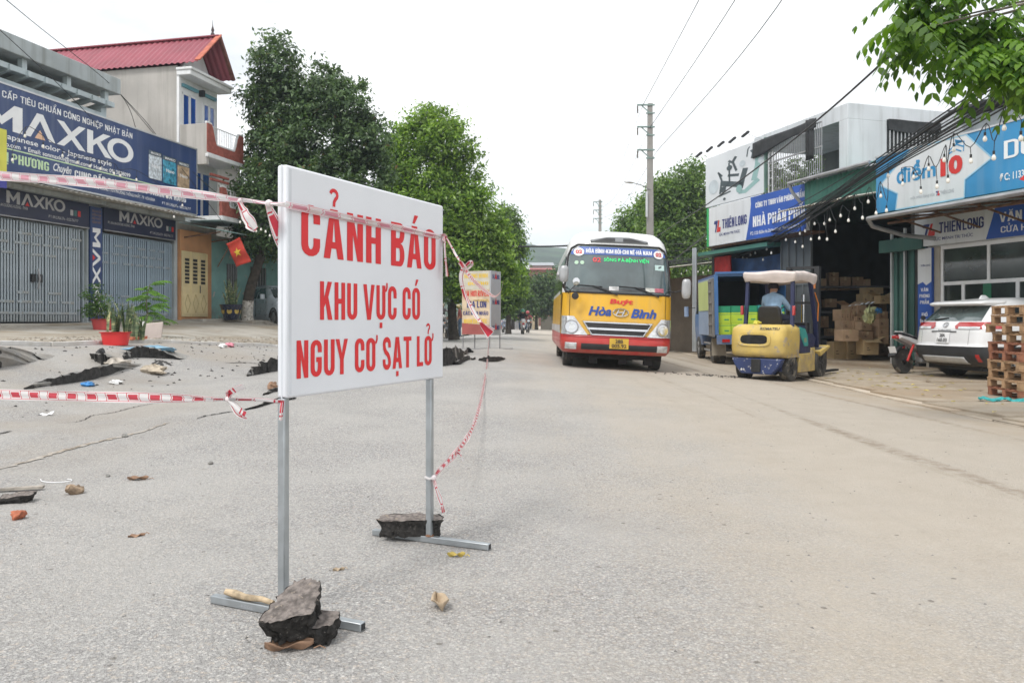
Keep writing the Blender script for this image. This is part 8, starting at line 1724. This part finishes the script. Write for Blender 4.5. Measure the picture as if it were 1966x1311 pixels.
BL = sorted([(1928, 247), (1891, 268), (1960, 267), (1908, 304), (1864, 310), (1831, 288), (1813, 308), (1783, 325), (1820, 348), (1799, 359), (1768, 369), (1754, 341), (1733, 354), (1705, 338), (1691, 377), (1702, 405), (1682, 410), (1667, 388), (1656, 419), (1641, 401), (1629, 424), (1614, 415), (1604, 445), (1593, 423), (1583, 430), (1588, 460), (1573, 458), (1564, 430), (1557, 460), (1546, 444), (1536, 449), (1541, 474), (1527, 465), (1509, 461), (1481, 486), (1472, 479), (1465, 499), (1450, 486), (1441, 490), (1426, 495), (1434, 498), (1412, 497), (1403, 505), (1394, 496), (1385, 499), (1384, 507), (1372, 515), (1360, 520), (1350, 524), (1340, 522), (1330, 528), (1318, 520), (1308, 526)])
for a, b, lab in ((1290, 1440, 'string of bulbs hanging before the market stall and red banners'), (1440, 1580, 'string of bulbs hanging before the grey sliding door'), (1580, 1720, 'string of bulbs hanging across the warehouse opening'), (1720, 2000, 'string of bulbs hanging in front of the sky-blue sign')):
    bulbstring(lab, [q_ for q_ in BL if a <= q_[0] < b], yb_, 'strings of bulbs along the right shopfronts')
bulbstring('string of bulbs hanging before the long navy billboard', [(24, 308), (48, 262), (83, 282), (120, 300), (149, 313), (173, 320), (193, 325), (219, 334), (231, 338), (262, 346), (320, 378), (350, 395), (334, 417)], lambda px: lerp_pts(px, [(0, 16.5), (370, 23)]), None, .12)
bulbstring('string of bulbs hanging in the dark tree above the flag', [(461, 427), (484, 441), (492, 444), (501, 441), (510, 445), (518, 453), (527, 452)], lambda px: 22.5, None, .1)
# ------------------------------------------------------------------ what closes the road
fw = thing('compound_wall', 'low shaded wall with two cream gate posts at the end of the road', 'wall', (P(1000, 600, 88).x, 88, 0))
MB().box(-16, -1.2, 0, .3, -.3, 1.5).box(2.2, 12, 0, .3, -.3, 1.5).build('wall', M('shaded_wall', (.12, .11, .09), .9, 0, .2, .6), fw)
for x in (-1.6, 1.6): MB().box(x - .35, x + .35, -.2, .4, -.3, 2.6).build('gate_post', M('cream_gate_post', (.46, .38, .26), .85), fw, bevel=.03)
MB().box(-1.25, 1.25, .1, .16, 0, 1.9).build('gate', MSTEEL, fw)
def farhouse(label, px, py0, py1, wpx, Y_, roofc, wallc):
    b = P(px, 614, Y_); b.z = 0; t = thing('far_house', label, 'house', b); w = wpx / FPX * Y_ / 2; z0 = P(px, py1, Y_).z; z1 = P(px, py0, Y_).z
    wl_ = MB().box(-w, w, 0, 8, -.3, z0).build('wall', M('far_wall_%d' % px, wallc, .9), t); MB().add([(-w - .4, -.6, z0), (w + .4, -.6, z0), (w + .4, 4, z1), (-w - .4, 4, z1), (w + .4, 8.6, z0), (-w - .4, 8.6, z0)], [(0, 1, 2, 3), (3, 2, 4, 5), (0, 3, 5), (1, 4, 2)]).build('roof', M('far_roof_%d' % px, roofc, .7), t)
    for k in range(3): MB().box(-w + w * .5 * (k + .5), -w + w * .5 * (k + .5) + w * .25, -.06, .0, z0 - 2.2, z0 - .8).build('window', MDARKGL, wl_)
farhouse('far house with long grey roof above the trees left of the minibus', 1030, 501, 510, 60, 140, (.30, .32, .34), (.5, .5, .48)); farhouse('far low house with red roof in front of the grey roof', 1040, 512, 518, 44, 132, (.30, .07, .06), (.35, .16, .13)); farhouse('small far house with pale roof at the edge of the street trees', 1003, 506, 518, 18, 125, (.45, .46, .47), (.55, .55, .54))
# ------------------------------------------------------------------ people
MSKIN = M('skin', (.42, .24, .16), .6, 0, .08, 8); MBLACKC = M('black_cloth', (.022, .022, .025), .9, 0, .25, 10); MJEAN = M('denim', (.10, .16, .25), .9, 0, .2, 10); MSHOE = M('dark_shoe', (.03, .027, .025), .6)
RAD = dict(pelvis=.135, belly=.125, chest=.145, neck=.055, jaw=.072, head=.098, crown=.075, nose=.016, sl=.072, el=.048, wl=.033, hl=.036, sr=.072, er=.048, wr=.033, hr=.036, pl=.10, kl=.068, al=.043, tl=.036, pr=.10, kr=.068, ar=.043, tr=.036)
BON = [('pelvis', 'belly', 0), ('belly', 'chest', 0), ('chest', 'neck', 0), ('neck', 'jaw', 2), ('jaw', 'head', 2), ('head', 'crown', 2), ('head', 'nose', 2), ('chest', 'sl', 0), ('sl', 'el', 0), ('el', 'wl', 2), ('wl', 'hl', 2), ('chest', 'sr', 0), ('sr', 'er', 0), ('er', 'wr', 2), ('wr', 'hr', 2), ('pelvis', 'pl', 1), ('pl', 'kl', 1), ('kl', 'al', 1), ('al', 'tl', 3), ('pelvis', 'pr', 1), ('pr', 'kr', 1), ('kr', 'ar', 1), ('ar', 'tr', 3)]
def person(label, J, mats, loc, rz, long_sleeve=False, group=None):
    """J: joint -> position, +y forward; one continuous skin over the joints"""
    t = thing('person', label, 'person', loc, rz, group); names = list(J); vs = [Vector(J[n]) for n in names]; ed = [(names.index(a), names.index(b)) for a, b, m in BON]; mt = [m if not (long_sleeve and a in ('el', 'er')) else 0 for a, b, m in BON]; rad = [RAD[n] for n in names]
    for w, h, s in (('wl', 'hl', -1), ('wr', 'hr', 1)):            # fingers and thumb
        d = (Vector(J[h]) - Vector(J[w])).normalized(); sd_ = d.cross(V(0, 0, 1)); sd_ = sd_.normalized() if sd_.length > .1 else V(1, 0, 0); hi = names.index(h)
        for k in range(5):
            o_ = sd_ * ((k - 1.5) * .019) if k < 4 else sd_ * (-s * .045); l_ = (.062, .072, .068, .055)[k] if k < 4 else .03
            p1 = Vector(J[h]) + o_ + d * (.03 if k < 4 else .005); p2 = p1 + d * l_ + V(0, 0, -.02); vs += [p1, p2]; rad += [.011, .008]; ed += [(hi, len(vs) - 2), (len(vs) - 2, len(vs) - 1)]; mt += [2, 2]
    me = bpy.data.meshes.new('body'); me.from_pydata(vs, ed, []); ob = bpy.data.objects.new('body', me); COL.objects.link(ob)
    md = ob.modifiers.new('skin', 'SKIN'); md.use_smooth_shade = True; sv = me.skin_vertices[0].data
    for i, r_ in enumerate(rad): sv[i].radius = (r_, r_)
    sv[names.index('pelvis')].use_root = True
    s2 = ob.modifiers.new('sub', 'SUBSURF'); s2.levels = 2; s2.render_levels = 2
    dg = bpy.context.evaluated_depsgraph_get(); dg.update(); nm = bpy.data.meshes.new_from_object(ob.evaluated_get(dg)); bpy.data.objects.remove(ob)
    co = np.array([tuple(p.center) for p in nm.polygons]); best = np.full(len(co), 1e9); mi = np.zeros(len(co), int)
    for (a, b), m_, in zip(ed, mt):
        A, B = np.array(vs[a]), np.array(vs[b]); ab = B - A; u = np.clip(((co - A) @ ab) / (ab @ ab + 1e-9), 0, 1); d2 = np.linalg.norm(co - (A + u[:, None] * ab), axis=1) - (rad[a] * (1 - u) + rad[b] * u); s_ = d2 < best; best[s_] = d2[s_]; mi[s_] = m_
    nm.materials.clear()
    for m_ in mats: nm.materials.append(m_)
    nm.polygons.foreach_set('material_index', mi.astype(np.int32)); nm.polygons.foreach_set('use_smooth', np.ones(len(nm.polygons), bool)); body = bpy.data.objects.new('body', nm); COL.objects.link(body); body.parent = t
    return t
def headgear(t, c, r, mat, brim=0., kind='helmet', half=.15, face=(0, 1, 0)):
    prof = [(r * math.sin(a), r * 1.02 * math.cos(a)) for a in [math.pi * (.02 + (.5 + half) * i / 9) for i in range(10)]]
    h = MB().lathe(prof, 18, lambda q_, a, z: (c[0] + q_ * math.cos(a), c[1] + q_ * 1.12 * math.sin(a), c[2] + z)).build(kind, mat, t, smooth=True, solid=.012)
    if brim: f = Vector(face).normalized(); s = f.cross(V(0, 0, 1)); MB().add([Vector(c) + f * r * .9 + s * r * .75 + V(0, 0, .0), Vector(c) + f * r * .9 - s * r * .75, Vector(c) + f * (r + brim) - s * r * .5 + V(0, 0, -.02), Vector(c) + f * (r + brim) + s * r * .5 + V(0, 0, -.02)], [(0, 1, 2, 3)]).build('brim', mat, h, solid=.008)
    return h
def eyes(t, c, face, r=.098):
    f = Vector(face).normalized(); s = f.cross(V(0, 0, 1)).normalized()
    for k in (-1, 1): MB().lathe([(.012, 0), (.008, .006), (.001, .009)], 8, lambda q_, a, z, k=k: tuple(Vector(c) + f * (r * .93 + z) + s * (k * .033 + q_ * math.cos(a)) + V(0, 0, q_ * .6 * math.sin(a)))).build('eye', MBLACKP, t)
# forklift driver, seen from behind, leaning over the wheel
seat = dict(pelvis=(0, .40, 1.24), belly=(-.02, .42, 1.38), chest=(-.05, .48, 1.57), neck=(-.07, .51, 1.70), jaw=(-.08, .54, 1.755), head=(-.085, .55, 1.81), crown=(-.09, .54, 1.87), nose=(-.10, .665, 1.80), sl=(-.23, .48, 1.60), el=(-.32, .62, 1.40), wl=(-.20, .84, 1.36), hl=(-.15, .92, 1.38), sr=(.13, .47, 1.58), er=(.22, .62, 1.38), wr=(.16, .86, 1.36), hr=(.14, .94, 1.38), pl=(-.10, .45, 1.20), kl=(-.15, .84, 1.20), al=(-.14, .95, .82), tl=(-.14, 1.07, .78), pr=(.10, .45, 1.20), kr=(.15, .84, 1.20), ar=(.14, .95, .82), tr=(.14, 1.07, .78))
dv = person('forklift driver in light blue shirt and dark cap seen from behind', seat, [M('light_blue_shirt', (.30, .45, .62), .9, 0, .12, 9, bump=.4, bscale=14), M('navy_trousers', (.03, .035, .06), .9), MSKIN, MSHOE], fk.location, fk.rotation_euler[2])
MB().lathe([(.104, -.02), (.107, .03), (.09, .075), (.05, .1), (.005, .105)], 16, lambda q_, a, z: (-.087 + q_ * math.cos(a), .55 + q_ * 1.08 * math.sin(a), 1.81 + z)).build('cap', M('dark_cap', (.02, .02, .03), .8), dv, smooth=True)
MB().add([(-.17, .63, 1.80), (0, .64, 1.80), (-.04, .74, 1.78), (-.14, .74, 1.78)], [(0, 1, 2, 3)]).build('cap_brim', M('dark_cap', (.02, .02, .03), .8), dv, solid=.008)
# ------------------------------------------------------------------ motorbikes
def motorbike(label, loc, rz, col, accent, lean=.0, group=None):
    """front wheel at y=0, rear wheel at y=1.24; the front looks along -y"""
    t = thing('motorbike', label, 'motorbike', loc, 0, group); t.rotation_euler = (0, lean, rz); r = .275
    nm = 'bike_paint_%d_%d_%d' % tuple(int(c * 99) for c in col); PA = M(nm, col, .3, 0, .06, 2, coat=.5); AC = M('bike_accent_%d_%d_%d' % tuple(int(c * 99) for c in accent), accent, .3, 0, .06, 2, coat=.5)
    for y, w in ((0, .08), (1.24, .10)):
        wl_ = MB().lathe([(r * .80, -w / 2 * .7), (r * .92, -w / 2), (r, -w * .2), (r, w * .2), (r * .92, w / 2), (r * .80, w / 2 * .7)], 26, lambda q_, a, h, y=y: (h, y + q_ * math.cos(a), r + q_ * math.sin(a))).build('wheel', MTYRE, t, smooth=True)
        MB().lathe([(r * .82, -.02), (r * .76, -.025), (r * .76, .025), (r * .82, .02)], 24, lambda q_, a, h, y=y: (h, y + q_ * math.cos(a), r + q_ * math.sin(a)), closed=False).build('rim', MRIM, wl_, smooth=True)
        for k in range(6): MB().bar((0, y + .04 * math.cos(k * 1.047), r + .04 * math.sin(k * 1.047)), (0, y + r * .78 * math.cos(k * 1.047), r + r * .78 * math.sin(k * 1.047)), .02, .025).build('spoke', MRIM, wl_)
        MB().cyl((-.07, y, r), (.07, y, r), .045, n=12).build('hub', MBLACKP, wl_)
    for s in (-1, 1):
        MB().tube([(s * .075, 0, r), (s * .075, .12, .62)], .018, 8).build('fork', MSTEEL, t, smooth=True); MB().tube([(s * .10, 1.20, r), (s * .12, 1.02, .62)], .025, 8).build('shock', MREDPR, t, smooth=True)
        MB().tube([(s * .03, .22, .98), (s * .2, .24, 1.02), (s * .33, .33, 1.0)], .014, 6).build('handlebar', MBLACKP, t, smooth=True); MB().tube([(s * .2, .25, 1.02), (s * .29, .22, 1.2)], .007, 5).build('mirror_stem', MBLACKP, t)
        MB().lathe([(.001, -.012), (.05, -.008), (.052, .008), (.001, .012)], 12, lambda q_, a, z, s=s: (s * .30 + q_ * 1.2 * math.cos(a), .22 + z, 1.23 + q_ * math.sin(a))).build('mirror', MBLACKP, t, smooth=True)
        MB().loft([[V(s * (.05 + .02 * u), y, z - h_), V(s * (.14 + .03 * u), y, z - h_ * .5), V(s * (.15 + .02 * u), y, z + h_ * .4), V(s * .06, y, z + h_)] for y, z, h_, u in ((.62, .50, .12, 0), (.85, .62, .12, 1), (1.1, .72, .09, .5), (1.36, .80, .05, 0))]).build('side_cover', PA, t, smooth=True)
        MB().lathe([(.001, 0), (.028, .004), (.03, .03)], 10, lambda q_, a, z, s=s: (s * .17 + q_ * 1.4 * math.cos(a), .02 - z * .4 + .02, .78 + q_ * math.sin(a))).build('indicator', MORL, t)
    FN = [(.30, .34, .06), (.48, .20, .15), (.70, .10, .19), (.86, .09, .15), (.98, .18, .10)]
    MB().loft([[V(x_ * w_, y + .10 * (abs(x_) ** 2), z) for x_ in (-1, -.6, 0, .6, 1)] + [V(x_ * w_ * .9, y + .16, z) for x_ in (.9, 0, -.9)] for z, y, w_ in FN]).build('front_fairing', PA, t, smooth=True)
    MB().loft([[V(x_ * w_, y - .005, z) for x_ in (-1, -.5, .5, 1)] for z, y, w_ in ((.80, .075, .06), (.85, .07, .095), (.91, .085, .08))], False, False).build('headlight', MLAMP, t, smooth=True)
    MB().loft([[V(x_ * w_, y - .012, z) for x_ in (-1, 0, 1)] for z, y, w_ in ((.48, .19, .05), (.60, .14, .09), (.72, .09, .06))], False, False).build('front_panel', AC, t, smooth=True)
    MB().loft([[V(.055 * math.cos(b), 0 + (r + .035) * math.sin(a) * -1 + .02 * 0, r + (r + .035) * math.cos(a) + .02 * math.sin(b)) for b in (0, 1.57, 3.14)] for a in [R(q_) for q_ in (-75, -40, 0, 40, 65)]], False, False).build('front_fender', PA, t, smooth=True, solid=.008)
    MB().loft([[V(-.10, y, z), V(.10, y, z), V(.12, y, z + .05), V(.08, y, z + .085), V(-.08, y, z + .085), V(-.12, y, z + .05)] for y, z in ((.52, .70), (.70, .68), (1.0, .73), (1.32, .80))]).build('seat', MSEAT, t, smooth=True)
    MB().box(-.10, .10, .45, .8, .22, .48).build('engine', MSTEEL, t, bevel=.04); MB().loft([[V(-.06, y, z), V(.06, y, z), V(.05, y, z + .12), V(-.05, y, z + .12)] for y, z in ((.25, .5), (.45, .45), (.65, .52))]).build('frame_spine', MBLACKP, t, bevel=.02)
    MB().tube([(.14, .6, .25), (.15, .95, .28), (.16, 1.1, .33), (.16, 1.42, .42)], [.02, .03, .05, .05], 10).build('exhaust', MBLACKP, t, smooth=True)
    MB().loft([[V(-.07, y, z), V(.07, y, z), V(.06, y, z + .07), V(-.06, y, z + .07)] for y, z in ((1.3, .74), (1.44, .76))]).build('tail_light', MREDL, t, bevel=.015)
    MB().tube([(-.12, 1.02, .80), (-.12, 1.3, .89), (0, 1.40, .91), (.12, 1.3, .89), (.12, 1.02, .80)], .013, 6).build('grab_rail', MSTEEL, t, smooth=True)
    MB().loft([[V(-.07, y, z), V(.07, y, z), V(.06, y + .01, z + .02), V(-.06, y + .01, z + .02)] for y, z in ((1.2, .60), (1.40, .52), (1.52, .38))]).build('rear_fender', MBLACKP, t); MB().obox((0, 1.50, .52), (.09, 0, 0), (0, .004, .0), (0, .02, .07)).build('number_plate', MWHITEPR, t)
    return t
# by the white car: tail towards the road
mp_ = V(9.56, 17.55, g(9.0, 17.3))
motorbike('white and black motorbike parked between the carton pile and the white car', mp_, R(111), (.70, .70, .71), (.45, .03, .03), .08)
# rider coming along the road
rp = GP(1005, 643); rp.y = 50; rp.x = P(1005, 600, 50).x; rp.z = g(rp.x, rp.y)
mb1 = motorbike('red and white motorbike ridden towards the camera far down the road', rp, R(4), (.62, .60, .60), (.5, .04, .05))
ride = dict(pelvis=(0, .78, .84), belly=(0, .74, .98), chest=(0, .66, 1.18), neck=(0, .64, 1.34), jaw=(0, .61, 1.40), head=(0, .60, 1.47), crown=(0, .61, 1.54), nose=(0, .485, 1.46), sl=(.20, .66, 1.24), el=(.32, .52, 1.08), wl=(.31, .38, 1.02), hl=(.31, .30, 1.02), sr=(-.20, .66, 1.24), er=(-.32, .52, 1.08), wr=(-.31, .38, 1.02), hr=(-.31, .30, 1.02), pl=(.10, .74, .82), kl=(.22, .42, .66), al=(.19, .56, .33), tl=(.20, .44, .28), pr=(-.10, .74, .82), kr=(-.22, .42, .66), ar=(-.19, .56, .33), tr=(-.20, .44, .28))
p1 = person('motorbike rider in black shirt and green helmet far down the road', ride, [MBLACKC, MJEAN, MSKIN, MSHOE], rp, R(4)); headgear(p1, (0, .61, 1.48), .125, M('green_helmet', (.10, .42, .26), .3, coat=.5), .05, face=(0, -1, 0)); eyes(p1, (0, .60, 1.47), (0, -1, 0))
rp2 = V(P(1015, 600, 57).x, 57, 0); rp2.z = g(rp2.x, rp2.y); motorbike('dark motorbike following behind the green-helmeted rider', rp2, R(5), (.05, .05, .06), (.2, .2, .2)); p2 = person('second rider in red helmet half hidden behind the green-helmeted rider', ride, [M('maroon_shirt', (.25, .06, .06), .9), MBLACKC, MSKIN, MSHOE], rp2, R(5)); headgear(p2, (0, .61, 1.48), .125, M('red_helmet', (.40, .05, .06), .3, coat=.5), .05, face=(0, -1, 0))
# standing group by the thin post
sp_ = V(P(863, 600, 41).x + .0, 39.4, 0); sp_.z = g(sp_.x, sp_.y); motorbike('dark motorbike standing behind the sign with a person beside it', sp_, R(-12), (.04, .045, .05), (.35, .36, .38), .06)
sq = V(P(868, 600, 41).x + .45, 40.4, 0); sq.z = g(sq.x, sq.y)
stand = dict(pelvis=(0, 0, .92), belly=(0, .01, 1.08), chest=(0, .02, 1.28), neck=(0, .02, 1.45), jaw=(0, .05, 1.51), head=(0, .06, 1.58), crown=(0, .05, 1.65), nose=(0, .175, 1.57), sl=(-.19, .02, 1.36), el=(-.27, .02, 1.10), wl=(-.24, .16, .92), hl=(-.22, .22, .88), sr=(.19, .02, 1.36), er=(.27, .04, 1.10), wr=(.18, .24, 1.02), hr=(.12, .30, 1.02), pl=(-.10, 0, .88), kl=(-.11, .03, .48), al=(-.12, 0, .09), tl=(-.13, .13, .04), pr=(.10, 0, .88), kr=(.12, .03, .48), ar=(.13, 0, .09), tr=(.14, .13, .04))
p3 = person('standing person in dull red shirt, jeans and yellow helmet beside the dark motorbike', stand, [M('dull_red_shirt', (.26, .07, .06), .9, 0, .2, 9), MJEAN, MSKIN, MSHOE], sq, R(100)); headgear(p3, (0, .06, 1.59), .125, M('yellow_helmet', (.55, .45, .22), .4, coat=.4), .05, face=(0, 1, 0)); eyes(p3, (0, .06, 1.58), (0, 1, 0))
sr_ = V(P(853, 600, 42).x, 41.2, 0); sr_.z = g(sr_.x, sr_.y); motorbike('second dark motorbike at the left of the standing pair behind the sign', sr_, R(8), (.30, .31, .32), (.1, .1, .1), .06)
p4 = person('person in grey shirt and pale helmet sitting on the second dark motorbike', ride, [M('grey_shirt', (.20, .20, .21), .9), MBLACKC, MSKIN, MSHOE], sr_, R(8)); headgear(p4, (0, .61, 1.48), .125, M('pale_yellow_helmet', (.50, .42, .30), .4), .05, face=(0, -1, 0))
ps_ = V(P(967, 600, 56).x, 56, 0); ps_.z = g(ps_.x, ps_.y); motorbike('blue-grey motorbike parked right of the far stall board', ps_, R(5), (.16, .20, .28), (.4, .4, .42), .08)
# ------------------------------------------------------------------ the air: faint haze that pales the far hill
hz = MB().box(-520, 620, -60, 760, -2, 78).build('haze', [], None)
tag(hz, 'pale damp haze over the street and the far hill', 'haze', kind='stuff')
m_ = bpy.data.materials.new('haze_air'); m_.use_nodes = True; n_ = m_.node_tree; n_.nodes.clear(); oo = n_.nodes.new('ShaderNodeOutputMaterial'); pv = n_.nodes.new('ShaderNodeVolumePrincipled'); pv.inputs['Color'].default_value = (.72, .84, .95, 1); pv.inputs['Density'].default_value = .0007; pv.inputs['Anisotropy'].default_value = .3; n_.links.new(pv.outputs[0], oo.inputs['Volume']); hz.data.materials.append(m_)
